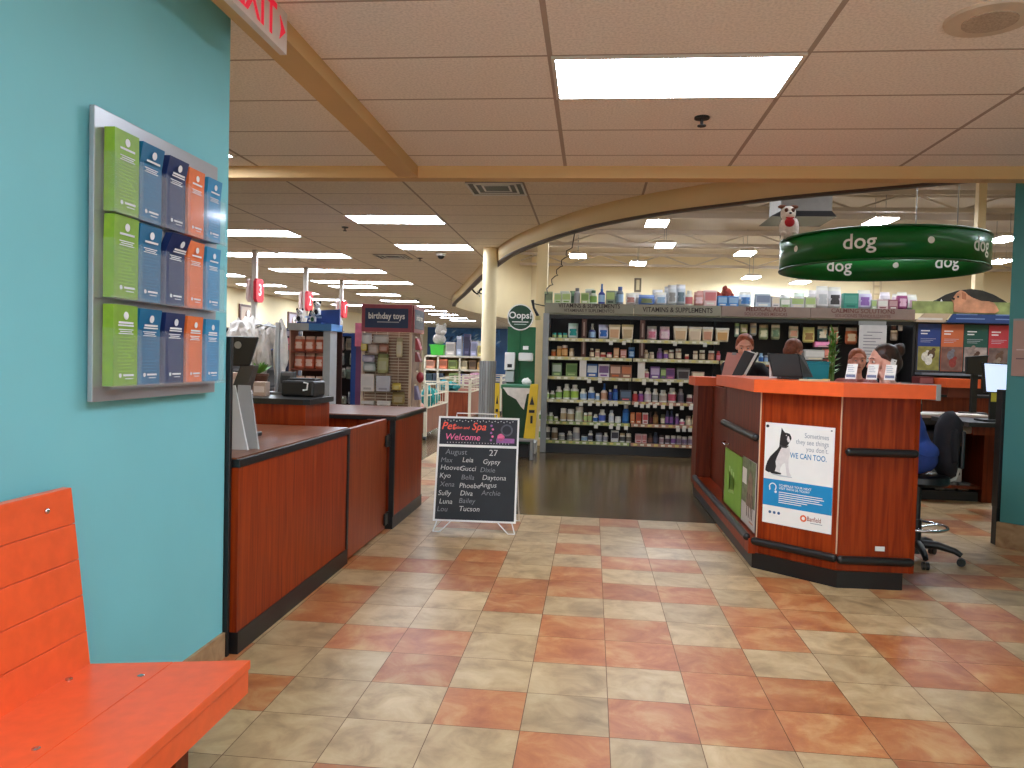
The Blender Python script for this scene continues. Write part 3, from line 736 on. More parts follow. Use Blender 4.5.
for x0, x1, x2 in ((.03, .005, .14), (W - .03, W - .005, W - .14)):
    a = MB(); f0 = fr @ Vector((x0, .0, -.005)); g0 = fr @ Vector((x1, -.088, 0)); g0.z = .006; f1 = fr @ Vector((x2, 0, -.005)); g1 = fr @ Vector((x0 + (x2 - x0) * .25, -.088, 0)); g1.z = .006
    a.tube([f0, g0], .005, M_WHITE, 6); a.tube([f1, g1], .005, M_WHITE, 6); a.tube([g0, g1], .005, M_WHITE, 6); a.build('wire_leg', t)
a = MB(); a.tube([fr @ Vector((W * .22, H, -.004)), fr @ Vector((W * .22, H + .03, -.004)), fr @ Vector((W * .72, H + .03, -.004)), fr @ Vector((W * .72, H, -.004))], .004, M_WHITE, 6); a.build('carry_handle', t)
# ------------------------------------------------------------------ reception counter
t = thing('reception_counter', 'angled cherry reception counter with bright orange top and black bumpers', 'counter', (1.5, 5.6, 0))
M_SEAM = mat('pale_seam', (214, 176, 140), .6)
def run(mb, pts, z0, z1, th, m):
    """Upright panel of thickness th that follows pts, thickness towards the inside."""
    n = len(pts)
    for i in range(n - 1):
        a, b = Vector((*pts[i], 0)), Vector((*pts[i + 1], 0)); d = (b - a).normalized(); w = Vector((-d.y, d.x, 0)) * th
        mb.hexa([(p.x, p.y, z0) for p in (a, b, b + w, a + w)] + [(p.x, p.y, z1) for p in (a, b, b + w, a + w)], m)
    return mb
A_, B_, C2, D_ = (1.145, 6.75), (1.145, 5.36), (1.555, 4.985), (2.03, 5.005)
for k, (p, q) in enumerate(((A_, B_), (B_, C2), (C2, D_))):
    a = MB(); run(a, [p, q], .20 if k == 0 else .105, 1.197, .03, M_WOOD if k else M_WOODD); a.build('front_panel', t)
a = MB(); run(a, [D_, (1.93, 5.40)], .105, 1.197, .03, M_WOOD); a.build('end_panel', t)
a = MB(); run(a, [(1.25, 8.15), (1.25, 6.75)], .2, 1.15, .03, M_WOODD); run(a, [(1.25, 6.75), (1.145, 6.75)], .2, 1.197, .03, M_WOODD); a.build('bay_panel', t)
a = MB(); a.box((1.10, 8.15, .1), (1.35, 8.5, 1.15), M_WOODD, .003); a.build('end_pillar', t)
a = MB(); a.hexa([(1.09, 5.34, .1), (1.3, 5.36, .1), (1.3, 8.15, .1), (1.09, 8.15, .1), (1.09, 5.34, .20), (1.3, 5.36, .20), (1.3, 8.15, .20), (1.09, 8.15, .20)], M_WOOD); a.build('plinth', t)
a = MB(); run(a, [(1.10, 8.3), (1.12, 5.36), (1.56, 4.97), (1.96, 4.99)], 0, .105, .06, M_BLACK); a.build('kick_strip', t)
for q in (B_, C2):
    a = MB(); a.cyl((*q, .21), (*q, 1.197), .005, M_SEAM, n=8); a.build('seam', t)
# orange top
a = MB(); a.prism([(1.085, 6.9), (1.085, 5.32), (1.535, 4.905), (2.085, 4.93), (2.02, 5.30), (1.72, 5.34), (1.50, 5.62), (1.50, 6.9)], 1.197, 1.283, M_ORANGE); a.build('top', t)
a = MB(); a.prism([(1.06, 8.1), (1.38, 8.1), (1.38, 8.62), (1.06, 8.62)], 1.15, 1.24, M_ORANGE); a.build('end_top', t)
a = MB(); a.hexa([(2.085, 4.925, 1.19), (2.112, 4.925, 1.19), (2.047, 5.305, 1.19), (2.02, 5.305, 1.19), (2.085, 4.925, 1.288), (2.112, 4.925, 1.288), (2.047, 5.305, 1.288), (2.02, 5.305, 1.288)], M_GREY, .003); a.build('end_cap', t)
a = MB(); a.box((1.27, 6.75, 1.15), (1.78, 7.60, 1.19), M_WOODD); a.build('inner_ledge', t)
def bumper(p, q, z, out=.02):
    a = MB(); d = (Vector(q) - Vector(p)).normalized(); w = Vector((d.y, -d.x)) * out
    p3, q3 = Vector((p[0] + w.x, p[1] + w.y, z)), Vector((q[0] + w.x, q[1] + w.y, z)); d3 = Vector((d.x, d.y, 0))
    a.cyl(p3 + d3 * .02, q3 - d3 * .02, .026, M_RUBBER, n=14); a.ell(p3 + d3 * .02, .026, M_RUBBER, 12); a.ell(q3 - d3 * .02, .026, M_RUBBER, 12)
    return a.build('bumper', t)
lerp = lambda p, q, k: (p[0] + (q[0] - p[0]) * k, p[1] + (q[1] - p[1]) * k)
bumper(lerp(A_, B_, .02), lerp(A_, B_, .99), .885); bumper(lerp(C2, D_, .06), lerp(C2, D_, .97), .855)
bumper((1.085, 8.1), (1.085, 5.36), .205, .0); bumper(lerp(B_, C2, -.04), lerp(B_, C2, 1.02), .185); bumper(C2, lerp(C2, D_, .97), .178)
a = MB(); q = P(880, 549, Y=4.95); a.rect(frame(q, UX, UZ), -.028, -.014, .028, .014, -.006, 0, M_WHITE); a.build('tag', t)
a = MB(); q = P(727, 443, X=1.14); a.tube([q + Vector((0, -.10, .0)), q + Vector((-.03, -.08, -.004)), q + Vector((-.03, .06, .002)), q + Vector((0, .09, .004))], .007, M_CHROME, 8); a.build('handle', t)

# big poster on the angled face
d = Vector((C2[0] - B_[0], C2[1] - B_[1], 0)).normalized(); nrm = Vector((d.y, -d.x, 0))
tl, tr = P(764, 422, X=1.16), P(834, 430, X=1.52)
o = Vector((*lerp(B_, C2, .075), .325)) + nrm * .006
PWd, PHt = .478, .672
fr = frame(o, d, UZ)
t = thing('dog_poster', 'white and blue poster with a seated black and white dog on the counter', 'poster', o)
a = MB(); a.rect(fr, 0, 0, PWd, PHt, -.005, 0, M_PAPER); a.build('sheet', t)
M_PB = mat('poster_blue', (22, 138, 194), .6, var=.04)
a = MB(); a.rect(fr, 0, .119, PWd, .296, 0, .001, M_PB); a.build('blue_band', t)
gt, bt = mat('grey_ink', (150, 154, 162), .7), mat('blue_ink', (34, 128, 176), .7)
a = MB()
for k, s_ in enumerate(('Sometimes', 'they see things', 'you don\'t.')):
    a.text(fr, s_, .046, gt, 'RIGHT', d1=.001, a=PWd - .035, b=.605 - .043 * k, sx=.80)
a.text(fr, 'WE CAN TOO.', .050, bt, 'RIGHT', d1=.001, a=PWd - .045, b=.468, bold=.012, sx=.74)
a.build('headline', t)
a = MB()
a.text(fr, 'SCHEDULE YOUR NEXT', .021, M_PAPER, 'LEFT', d0=0, d1=.002, a=.115, b=.262, bold=.012); a.text(fr, 'VISIT WITH US TODAY', .021, M_PAPER, 'LEFT', d1=.002, a=.115, b=.242, bold=.012)
for k in range(6): a.rect(fr, .115, .214 - k * .0135, .115 + (.30, .31, .28, .30, .20, .16)[k], .219 - k * .0135, 0, .002, M_PAPER)
for k in range(18):
    an = math.radians(-40 + k * 15); a.disc(fr, .07 + .024 * math.cos(an), .245 + .024 * math.sin(an), .0042, 0, .002, M_PAPER, 6)
a.disc(fr, .092, .215, .009, 0, .002, M_PAPER, 8); a.rect(fr, .045, .222, .052, .245, 0, .002, M_PAPER)
a.build('blue_band_print', t)
a = MB()
for k in range(3): a.disc(fr, .055 + k * .032, .075, .010, 0, .001, mat('icon_blue', (60, 96, 140), .6), 10)
ob = mat('logo_orange', (232, 104, 48), .6)
for k in range(12):
    an = k * math.pi / 6; a.disc(fr, .292 + .017 * math.cos(an), .07 + .017 * math.sin(an), .0062, 0, .001, ob, 8)
a.text(fr, 'Banfield', .042, mat('logo_ink', (150, 70, 50), .6), 'LEFT', d1=.001, a=.316, b=.072, bold=.01, sx=.72); a.rect(fr, .34, .046, .42, .050, 0, .001, gt)
a.build('logo', t)
# the dog: black and white, sitting upright, head raised to the right
def pd(L): return [((x - 115) / 340 * PWd, PHt * (1 - (y - 110 - .08 * (x - 115)) / 488)) for x, y in L]
bk, wt = mat('dog_black', (34, 28, 29), .7, var=.15), mat('dog_white', (222, 216, 212), .7, var=.06, scale=40)
a = MB()
a.slab(fr, pd([(122, 345), (124, 325), (132, 300), (146, 276), (166, 256), (184, 238), (193, 222), (222, 232), (224, 262), (206, 290), (196, 316), (190, 340), (170, 352), (138, 354)]), 0, .001, bk)      # back and haunch
a.slab(fr, pd([(190, 232), (192, 200), (194, 178), (197, 158), (199, 137), (208, 150), (216, 160), (228, 162), (240, 166), (247, 176), (250, 186), (248, 196), (242, 206), (236, 216), (226, 228), (212, 238)]), .001, .0016, bk)   # neck, head and ear
a.slab(fr, pd([(206, 226), (224, 232), (238, 226), (245, 240), (245, 266), (240, 286), (240, 316), (246, 352), (256, 366), (250, 372), (234, 370), (228, 330), (222, 306), (210, 312), (200, 330), (198, 348), (206, 358), (198, 364), (180, 358), (172, 350), (178, 326), (174, 300), (182, 276), (194, 250)]), .001, .0018, wt)   # chest and front legs
a.slab(fr, pd([(232, 176), (238, 180), (241, 192), (246, 198), (240, 208), (232, 204), (228, 192)]), .0016, .002, wt)       # muzzle
a.slab(fr, pd([(245, 182), (251, 186), (249, 194), (244, 190)]), .002, .0024, bk)
a.slab(fr, pd([(222, 172), (226, 171), (226, 176), (222, 176)]), .0016, .002, wt)
a.slab(fr, pd([(192, 216), (208, 226), (226, 228), (236, 220), (237, 226), (226, 235), (206, 233), (191, 223)]), .002, .0024, mat('collar', (70, 62, 64), .6))
a.slab(fr, pd([(150, 350), (176, 348), (204, 356), (206, 362), (180, 362), (152, 358)]), .0018, .0022, bk)
a.slab(fr, pd([(160, 360), (206, 366), (260, 372), (258, 376), (200, 372), (160, 364)]), 0, .0008, mat('poster_shadow', (196, 198, 200), .8))
a.build('dog_picture', t)
a = MB(); a.disc(fr, .018, PHt - .024, .010, 0, .006, M_DARK, 10); a.disc(fr, PWd - .02, PHt - .02, .006, 0, .004, M_GREY, 8); a.build('mounting_pin', t)
# leaflets standing in the lower side face
def side_sheet(name, label, x0, x1, yt0, yt1, yb0, yb1, draw):
    pts = [P(x0, yb0, X=1.135), P(x1, yb1, X=1.135), P(x1, yt1, X=1.135), P(x0, yt0, X=1.135)]
    w = pts[0].y - pts[1].y; z0 = .232; h = (pts[3].z + pts[2].z) / 2 - z0
    o = Vector((1.132, pts[0].y, z0)); fr = frame(o, -UY, UZ); t = thing(name, label, 'poster', o)
    draw(t, fr, w, h); return t
def d1(t, fr, w, h):
    a = MB(); a.rect(fr, 0, 0, w, h, -.005, 0, mat('leaf_poster_green', (126, 168, 42), .6)); a.build('sheet', t)
    a = MB()
    for k in range(6): a.rect(fr, w * .30 + (k % 3) * w * .12, h * (.25 + .02 * k), w * .36 + (k % 3) * w * .12, h * (.72 - .03 * k), 0, .001, mat('pale_green_ink', (170, 200, 110), .6))
    a.build('print', t)
side_sheet('leaflet_poster', 'green vertical poster low on the side of the reception counter', 724, 740.5, 449, 453, 500, 510, d1)
def d2(t, fr, w, h):
    a = MB(); a.rect(fr, 0, 0, w, h, -.005, 0, mat('photo_poster', (196, 186, 176), .6)); a.build('sheet', t)
    a = MB(); a.rect(fr, 0, h * .32, w, h, 0, .001, mat('photo_field', (110, 116, 78), .7, var=.4, scale=16)); a.slab(fr, [(w * .35, h * .30), (w * .5, h * .72), (w * .62, h * .84), (w * .8, h * .74), (w * .84, h * .3)], .001, .0015, mat('photo_dog', (134, 108, 84), .7, var=.3, scale=20))
    for x in (.42, .56, .7, .8): a.slab(fr, [(w * x, h * .14), (w * x + w * .04, h * .14), (w * x + w * .07, h * .5), (w * x + w * .02, h * .5)], .0015, .002, mat('photo_legs', (86, 66, 52), .7))
    a.rect(fr, w * .04, h * .60, w * .36, h * .84, .001, .002, mat('pale_note', (222, 216, 200), .7))
    a.build('photo', t)
    a = MB(); a.rect(fr, w * .62, h * .08, w * .9, h * .10, 0, .001, C_((176, 120, 84))); a.build('print', t)
side_sheet('photo_poster', 'poster with a dog photo beside the green one on the counter side', 741.5, 754.5, 454, 463, 512, 524, d2)

# things on the reception counter
def card_holder(px, lab):
    q = P(px, 384, Y=5.10); q.z = 1.284
    t = thing('card_holder', lab, 'card holder', q, -.1, 'card holders on the orange top')
    a = MB(); a.hexa([(-.034, -.03, 0), (.034, -.03, 0), (.034, .035, 0), (-.034, .035, 0), (-.034, -.012, .02), (.034, -.012, .02), (.034, .035, .02), (-.034, .035, .02)], M_CLEAR)
    a.hexa([(-.036, -.022, .018), (.036, -.022, .018), (.036, -.02, .018), (-.036, -.02, .018), (-.036, -.012, .06), (.036, -.012, .06), (.036, -.01, .06), (-.036, -.01, .06)], M_CLEAR); a.build('holder', t, True)
    a = MB(); a.hexa([(-.03, -.018, .022), (.028, -.018, .022), (.028, .008, .022), (-.03, .008, .022), (-.012, .012, .118), (.046, .012, .118), (.046, .034, .118), (-.012, .034, .118)], M_PAPER); a.build('cards', t, True)
    a = MB(); f2 = frame((.0, -.0185, .022), Vector((1, 0, 0)), Vector((.018, .030, .096)))
    for k in range(4): a.rect(f2, -.018, .05 + k * .012, .022 - .006 * (k % 2), .053 + k * .012, 0, .001, C_((150, 160, 176)))
    a.rect(f2, -.028, .012, .026, .03, 0, .001, C_((112, 124, 156))); a.build('print', t, True)
card_holder(850, 'small white card holder on the orange top, closest to the teal box')
card_holder(871, 'small white card holder in the middle of the three on the orange top')
card_holder(889, 'small white card holder on the orange top, closest to the woman phoning')
t = thing('monitor', 'black flat monitor seen from behind on the orange counter top', 'monitor', (1.42, 5.65, 1.284))
A = [P(773, 381, Y=5.62), P(803, 381.5, Y=5.62), P(799, 354, Y=5.62), P(768, 353, Y=5.62)]
a = MB(); th = Vector((.0, .03, 0)); A[0].z = A[1].z = 1.30
a.hexa([A[0], A[1], A[1] + th, A[0] + th, A[3], A[2], A[2] + th, A[3] + th], M_BLACK, .006)
B = P(813, 381.5, Y=5.80); C3 = P(804, 356, Y=5.80); B.z = 1.30
a.hexa([A[1], B, B + th * .3, A[1] + th * .3, A[2], C3, C3 + th * .3, A[2] + th * .3], M_DARK); a.build('screen_back', t)
a = MB(); a.box((1.33, 5.62, 1.284), (1.47, 5.74, 1.30), M_DARK, .004); a.build('stand', t)
t = thing('framed_picture', 'white framed tablet picture beside the black counter monitor', 'picture', P(777, 377, Y=5.95))
q = P(769.5, 377, Y=5.95); q.z = 1.285; fr = frame(q, UX, Vector((0.06, .12, 1)))
a = MB(); a.rect(fr, 0, 0, .15, .105, -.008, 0, M_WHITE); a.build('frame', t)
a = MB(); a.rect(fr, .014, .014, .136, .092, 0, .001, mat('picture_mix', (96, 60, 66), .5, var=.5, scale=50)); a.rect(fr, .08, .02, .13, .05, .001, .0015, C_((190, 70, 80))); a.build('picture', t)
t = thing('storage_box', 'teal plastic box behind the counter monitor', 'box', (P(817, 376, Y=6.05).x, 6.05, 1.28))
x0, x1 = P(806, 376, Y=6.0).x, P(828, 376, Y=6.0).x
for_top = 1.405
a = MB(); M_TB = mat('teal_plastic', (20, 130, 140), .4); a.hexa([(x0 + .01, 5.98, 1.12), (x1 - .008, 5.98, 1.12), (x1 - .008, 6.10, 1.12), (x0 + .01, 6.10, 1.12), (x0, 5.97, for_top), (x1, 5.97, for_top), (x1, 6.11, for_top), (x0, 6.11, for_top)], M_TB, .005); a.build('body', t)
a = MB(); a.box((x0 - .005, 5.965, for_top), (x1 + .005, 6.115, for_top + .012), M_TB, .003); a.build('rim', t)
t = thing('work_desk', 'red-brown inner work desk just behind the orange counter top', 'desk', (2.0, 6.1, 0))
a = MB(); a.box((1.52, 5.9, 1.08), (2.0, 6.9, 1.12), mat('red_desk', (150, 52, 26), .4, var=.1)); a.build('top', t)
for x in (1.54, 1.97):
    a = MB(); a.box((x - .02, 6.0, 0), (x + .02, 6.85, 1.08), M_WOODD); a.build('side_panel', t)
t = thing('note_pad', 'pale yellow note pad lying on the orange counter top', 'note pad', P(813, 381, Z=1.284))
q = ROOTM[t.name].translation; q = Vector((min(q.x, 1.62), 5.27, 1.284))
a = MB(); a.hexa([(q.x - .09, q.y - .05, 1.284), (q.x + .10, q.y - .05, 1.284), (q.x + .14, q.y + .06, 1.284), (q.x - .05, q.y + .06, 1.284)] + [(q.x - .09, q.y - .05, 1.294), (q.x + .10, q.y - .05, 1.294), (q.x + .14, q.y + .06, 1.294), (q.x - .05, q.y + .06, 1.294)], C_((222, 210, 168))); a.build('pages', t)
a = MB(); a.hexa([(q.x + .06, q.y - .045, 1.295), (q.x + .10, q.y - .045, 1.295), (q.x + .14, q.y + .055, 1.295), (q.x + .10, q.y + .055, 1.295)] + [(q.x + .06, q.y - .045, 1.298), (q.x + .10, q.y - .045, 1.298), (q.x + .14, q.y + .055, 1.298), (q.x + .10, q.y + .055, 1.298)], C_((214, 190, 70))); a.build('sticky_note', t)
t = thing('paper_sheet', 'white sheet under the hand of the woman in black', 'paper', (1.55, 7.42, 1.19)); a = MB(); a.box((1.46, 7.28, 1.1905), (1.72, 7.50, 1.196), M_PAPER); a.build('page', t)
a = MB()
for k in range(4): a.box((1.49, 7.31 + k * .04, 1.196), (1.66, 7.315 + k * .04, 1.1965), C_((140, 140, 150)))
a.build('print', t)
# clipboard and open binder
t = thing('clipboard', 'pink slanted clipboard standing at the far end of the reception counter', 'clipboard', (1.25, 7.56, 1.19))
Yc = 7.45
A = [P(709, 377, Y=Yc), P(728, 376.5, Y=Yc), P(732, 353, Y=Yc), P(718, 352, Y=Yc)]
for p in A[:2]: p.z = 1.20
for p in A: p.x += .10
bk_ = Vector((0, .09, 0)); th = Vector((.004, .012, 0))
a = MB(); a.hexa([A[0], A[1], A[1] + th, A[0] + th, A[3] + bk_, A[2] + bk_, A[2] + bk_ + th, A[3] + bk_ + th], mat('pink_board', (214, 148, 136), .6)); a.build('board', t)
a = MB(); m_ = (A[2] + A[3]) / 2 + bk_; a.box(m_ - Vector((.02, .008, .02)), m_ + Vector((.02, .0, .004)), M_GREY); a.build('clip', t)
t = thing('binder', 'dark open binder with white pages propped up before the woman in black', 'binder', (1.44, 7.4, 1.19))
Yb = 7.40
A = [P(728, 377, Y=Yb), P(737, 377, Y=Yb), P(754, 353.5, Y=Yb), P(745, 350.5, Y=Yb)]
for p in A[:2]: p.z = 1.20
for k, (o_, m_, w0) in enumerate(((Vector((0, 0, 0)), C_((60, 58, 60)), .0), (Vector((.03, .012, 0)), M_PAPER, .0), (Vector((.05, .024, -.004)), M_BLACK, 0))):
    a = MB(); th = Vector((.018, .010, 0)); B = [p + o_ for p in A]
    a.hexa([B[0], B[1], B[1] + th, B[0] + th, B[3] + bk_ * .4, B[2] + bk_ * .4, B[2] + bk_ * .4 + th, B[3] + bk_ * .4 + th], m_); a.build(('cover', 'pages', 'back_cover')[k], t)
# tall leafy stalk
t = thing('potted_plant', 'slim bamboo plant with upright leaves behind the card holders', 'plant', (2.03, 6.6, 1.12)); cx, cy = P(839, 370, Y=6.55).x, 6.55
cx = min(cx, 1.95)
a = MB(); a.lathe((cx, cy, 1.12), [(.04, 0), (.055, .12), (.06, .125), (.05, .125)], mat('dark_pot', (60, 42, 34), .4), 14); a.build('pot', t)
a = MB(); rp_ = random.Random(9)
for k in range(3): a.tube([(cx + .012 * (k - 1), cy, 1.22), (cx + .018 * (k - 1), cy + .005, 1.45), (cx + .02 * (k - 1), cy, 1.66)], .007, mat('stalk', (96, 122, 50), .5, var=.2), 6)
a.build('stem', t)
a = MB()
for k in range(60):
    z = 1.30 + .38 * k / 60; an = rp_.uniform(0, 6.28); el = rp_.uniform(.1, 1.1); dz = Vector((math.cos(an) * math.cos(el), math.sin(an) * math.cos(el), math.sin(el))); l = rp_.uniform(.06, .105)
    b = Vector((cx + rp_.uniform(-.015, .015), cy, z)); s_ = dz.cross(UZ).normalized() * .014
    a.add([b, b + dz * l * .45 + s_, b + dz * l, b + dz * l * .45 - s_], [(0, 1, 2, 3)], MATS['leaf_green'])
a.build('foliage', t)

# ------------------------------------------------------------------ people
def grow(name, prims, m, parent, vox=.008, smooth=6, local=False):
    """Balls and tapered rods fused into one continuous skin."""
    q = MB()
    for p in prims:
        if p[0] == 'rod':
            _, a, b, r0, r1 = p; q.cyl(a, b, r0, m, r1, 14); q.ell(a, r0, m, 14); q.ell(b, r1, m, 14)
        else: q.ell(p[1], p[2], m, 18, p[3] if len(p) > 3 else None)
    tmp = q.build('tmp', None)
    r = tmp.modifiers.new('r', 'REMESH'); r.mode = 'VOXEL'; r.voxel_size = vox; r.use_smooth_shade = True
    s_ = tmp.modifiers.new('s', 'SMOOTH'); s_.iterations = smooth; s_.factor = .5
    bpy.context.view_layer.update()
    me = bpy.data.meshes.new_from_object(tmp.evaluated_get(bpy.context.evaluated_depsgraph_get()))
    loc = tmp.location.copy(); old = tmp.data; bpy.data.objects.remove(tmp, do_unlink=True); bpy.data.meshes.remove(old); ROOTM.pop('tmp', None)
    root = parent
    while root.parent is not None: root = root.parent
    me.transform(ROOTM[root.name].inverted() @ Matrix.Translation(loc)); me.name = name
    me.materials.clear(); me.materials.append(m)
    for p in me.polygons: p.use_smooth = True
    o = bpy.data.objects.new(name, me); COL.objects.link(o); o.parent = parent
    return o
def basis(f, up=UZ):
    f = Vector(f).normalized(); r = f.cross(Vector(up)).normalized(); u = r.cross(f).normalized()
    M = Matrix.Identity(3)
    for i in range(3): M[i][0], M[i][1], M[i][2] = r[i], f[i], u[i]
    return M
def hand(w, d, palm, curl, s=1.0):
    """Palm and five fingers from wrist w along d; palm: which way it faces."""
    d, n = Vector(d).normalized(), Vector(palm).normalized(); side = d.cross(n).normalized(); w = Vector(w)
    out = [('rod', w, w + d * .03 * s, .024 * s, .026 * s)]
    for k in range(4):
        o_ = side * (.030 - .020 * k) * s; out.append(('rod', w + d * .02 * s + o_ * .7, w + d * .085 * s + o_, .013 * s, .012 * s))
        L = (.066, .075, .070, .055)[k] * s; p = w + d * .088 * s + o_; dd = d
        for j in range(3):
            ang = curl * (.5, .9, .7)[j]; dd = (dd * math.cos(ang) + n * math.sin(ang)).normalized(); e = p + dd * L * (.45, .32, .23)[j]; out.append(('rod', p, e, .0095 * s, .0085 * s)); p = e
    p = w + d * .025 * s + side * .028 * s; dd = (d * .7 + side * .6 + n * .35).normalized(); e = p + dd * .045 * s; out.append(('rod', p, e, .013 * s, .011 * s)); out.append(('rod', e, e + (dd * .5 + d * .8).normalized() * .032 * s, .011 * s, .009 * s))
    return out
def person(label, base, head, face, skin, hair_c, J, arms, legs, shirt_c, pants_c, hair_kind, s=1.0, hands=None, open_neck=.0):
    """J: neck, chest, belly, hip points. arms: [(shoulder, elbow, wrist, hand dir, palm, curl)]; legs: [(hip, knee, ankle, toe)]."""
    t = thing('person', label, 'person', base)
    ms = mat('skin_%d_%d_%d' % skin, skin, .5, var=.05, scale=20); mh = mat('hair_%d_%d_%d' % hair_c, hair_c, .45, var=.35, scale=40)
    H = Vector(head); B = basis(face); L = lambda x, y, z: H + B @ Vector((x * s, y * s, z * s))
    neck, chest, belly, hip = [Vector(p) for p in J]
    pr = [('ell', L(0, -.012, .022), (.076 * s, .096 * s, .098 * s), B), ('ell', L(0, .022, -.045), (.060 * s, .068 * s, .072 * s), B), ('ell', L(0, .052, -.085), (.030 * s, .03 * s, .026 * s), B),
          ('rod', L(0, .082, .018), L(0, .104, -.022), .009 * s, .015 * s), ('ell', L(0, .078, .032), (.052 * s, .016 * s, .012 * s), B), ('ell', L(.04, .055, -.035), .028 * s), ('ell', L(-.04, .055, -.035), .028 * s),
          ('ell', L(0, .084, -.056), (.024 * s, .010 * s, .010 * s), B), ('ell', L(.078, -.012, -.008), (.010 * s, .020 * s, .032 * s), B), ('ell', L(-.078, -.012, -.008), (.010 * s, .020 * s, .032 * s), B),
          ('rod', L(0, -.025, -.06), neck, .050 * s, .054 * s), ('rod', neck, chest, .06 * s, .09 * s)]
    sh = [Vector(a_[0]) for a_ in arms]; hp = [Vector(l_[0]) for l_ in legs]
    wide = (sh[1] - sh[0]).normalized()
    Bc = basis(wide.cross(UZ))
    pr += [('ell', chest, (.155 * s, .105 * s, .16 * s), Bc), ('ell', belly, (.135 * s, .10 * s, .15 * s), Bc), ('ell', hip, (.16 * s, .115 * s, .12 * s), Bc), ('rod', sh[0], sh[1], .058 * s, .058 * s), ('rod', chest, belly, .11 * s, .105 * s), ('rod', belly, hip, .105 * s, .11 * s)]
    top = []; slv = []; pan = [('ell', hip, (.168 * s, .122 * s, .115 * s), Bc)]
    for a_ in arms:
        S, E, W = [Vector(q) for q in a_[:3]]
        pr += [('rod', S, E, .046 * s, .037 * s), ('rod', E, W, .036 * s, .025 * s)] + hand(W, a_[3], a_[4], a_[5], s)
        slv += [('rod', S, S.lerp(E, .75), .056 * s, .052 * s)]
    for l_ in legs:
        h0, k0, a0, t0 = [Vector(q) for q in l_]
        pr += [('rod', h0, k0, .078 * s, .055 * s), ('rod', k0, a0, .052 * s, .036 * s), ('rod', a0, t0, .036 * s, .03 * s)]
        pan += [('rod', h0, k0, .088 * s, .064 * s), ('rod', k0, k0.lerp(a0, .94), .062 * s, .05 * s)]
    body = grow('body', pr, ms, t, .0075 * s)
    top = [('ell', chest, (.165 * s, .115 * s, .16 * s), Bc), ('ell', belly, (.148 * s, .113 * s, .15 * s), Bc), ('ell', hip + Vector((0, 0, .05 * s)), (.17 * s, .128 * s, .09 * s), Bc), ('rod', sh[0], sh[1], .066 * s, .066 * s), ('rod', chest, belly, .121 * s, .116 * s), ('rod', belly, hip, .116 * s, .12 * s)] + slv
    grow('shirt', top, mat('cloth_%d_%d_%d' % shirt_c, shirt_c, .85, var=.12, scale=16), t, .011 * s)
    grow('trousers', pan, mat('cloth_%d_%d_%d' % pants_c, pants_c, .85, var=.12, scale=16), t, .012 * s)
    for k, l_ in enumerate(legs):
        a0, t0 = Vector(l_[2]), Vector(l_[3]); grow('shoe', [('rod', a0 - Vector((0, 0, .02)), t0, .046 * s, .038 * s)], M_BLACK, t, .01 * s)
    # hair
    if hair_kind == 'back':
        hr = [('ell', L(0, -.030, .045), (.086 * s, .098 * s, .092 * s), B), ('ell', L(0, -.07, -.02), (.072 * s, .06 * s, .075 * s), B), ('rod', L(.066, .012, .07), L(.078, -.03, -.02), .022 * s, .016 * s), ('rod', L(-.066, .012, .07), L(-.078, -.03, -.02), .022 * s, .016 * s), ('rod', L(0, -.115, .0), L(0, -.12, -.10), .034 * s, .02 * s)]
    elif hair_kind == 'bun':
        hr = [('ell', L(0, -.032, .043), (.088 * s, .100 * s, .094 * s), B), ('ell', L(0, -.075, -.015), (.078 * s, .07 * s, .085 * s), B), ('ell', L(0, -.125, .075), (.05 * s, .05 * s, .05 * s)), ('ell', L(.01, -.15, .095), (.032 * s, .03 * s, .034 * s)), ('rod', L(-.07, .0, .05), L(-.08, -.04, -.03), .022 * s, .018 * s), ('rod', L(.07, .0, .05), L(.08, -.04, -.03), .022 * s, .018 * s)]
    else:
        hr = [('ell', L(0, -.026, .046), (.086 * s, .097 * s, .09 * s), B), ('ell', L(0, -.066, -.01), (.074 * s, .058 * s, .07 * s), B), ('rod', L(.07, -.01, .05), L(.08, -.03, -.02), .018 * s, .012 * s), ('rod', L(-.07, -.01, .05), L(-.08, -.03, -.02), .018 * s, .012 * s)]
    grow('hair', hr, mh, t, .007 * s, 3)
    for sx in (-1, 1):
        e = MB(); e.ell(L(.032 * sx, .0755, .008), .0088 * s, mat('eye_white', (206, 192, 182), .4), 10); e.ell(L(.032 * sx, .0825, .008), (.0062 * s, .0045 * s, .0062 * s), mat('iris', (60, 44, 34), .3), 8); e.build('eye', t)
        e = MB(); e.tube([L(.016 * sx, .092, .033), L(.034 * sx, .090, .039), L(.052 * sx, .080, .033)], .003 * s, mh, 6); e.build('eyebrow', t)
    e = MB(); e.ell(L(0, .0925, -.058), (.023 * s, .006 * s, .0065 * s), mat('lips', (186, 104, 96), .5), 10, B); e.build('mouth', t)
    return t
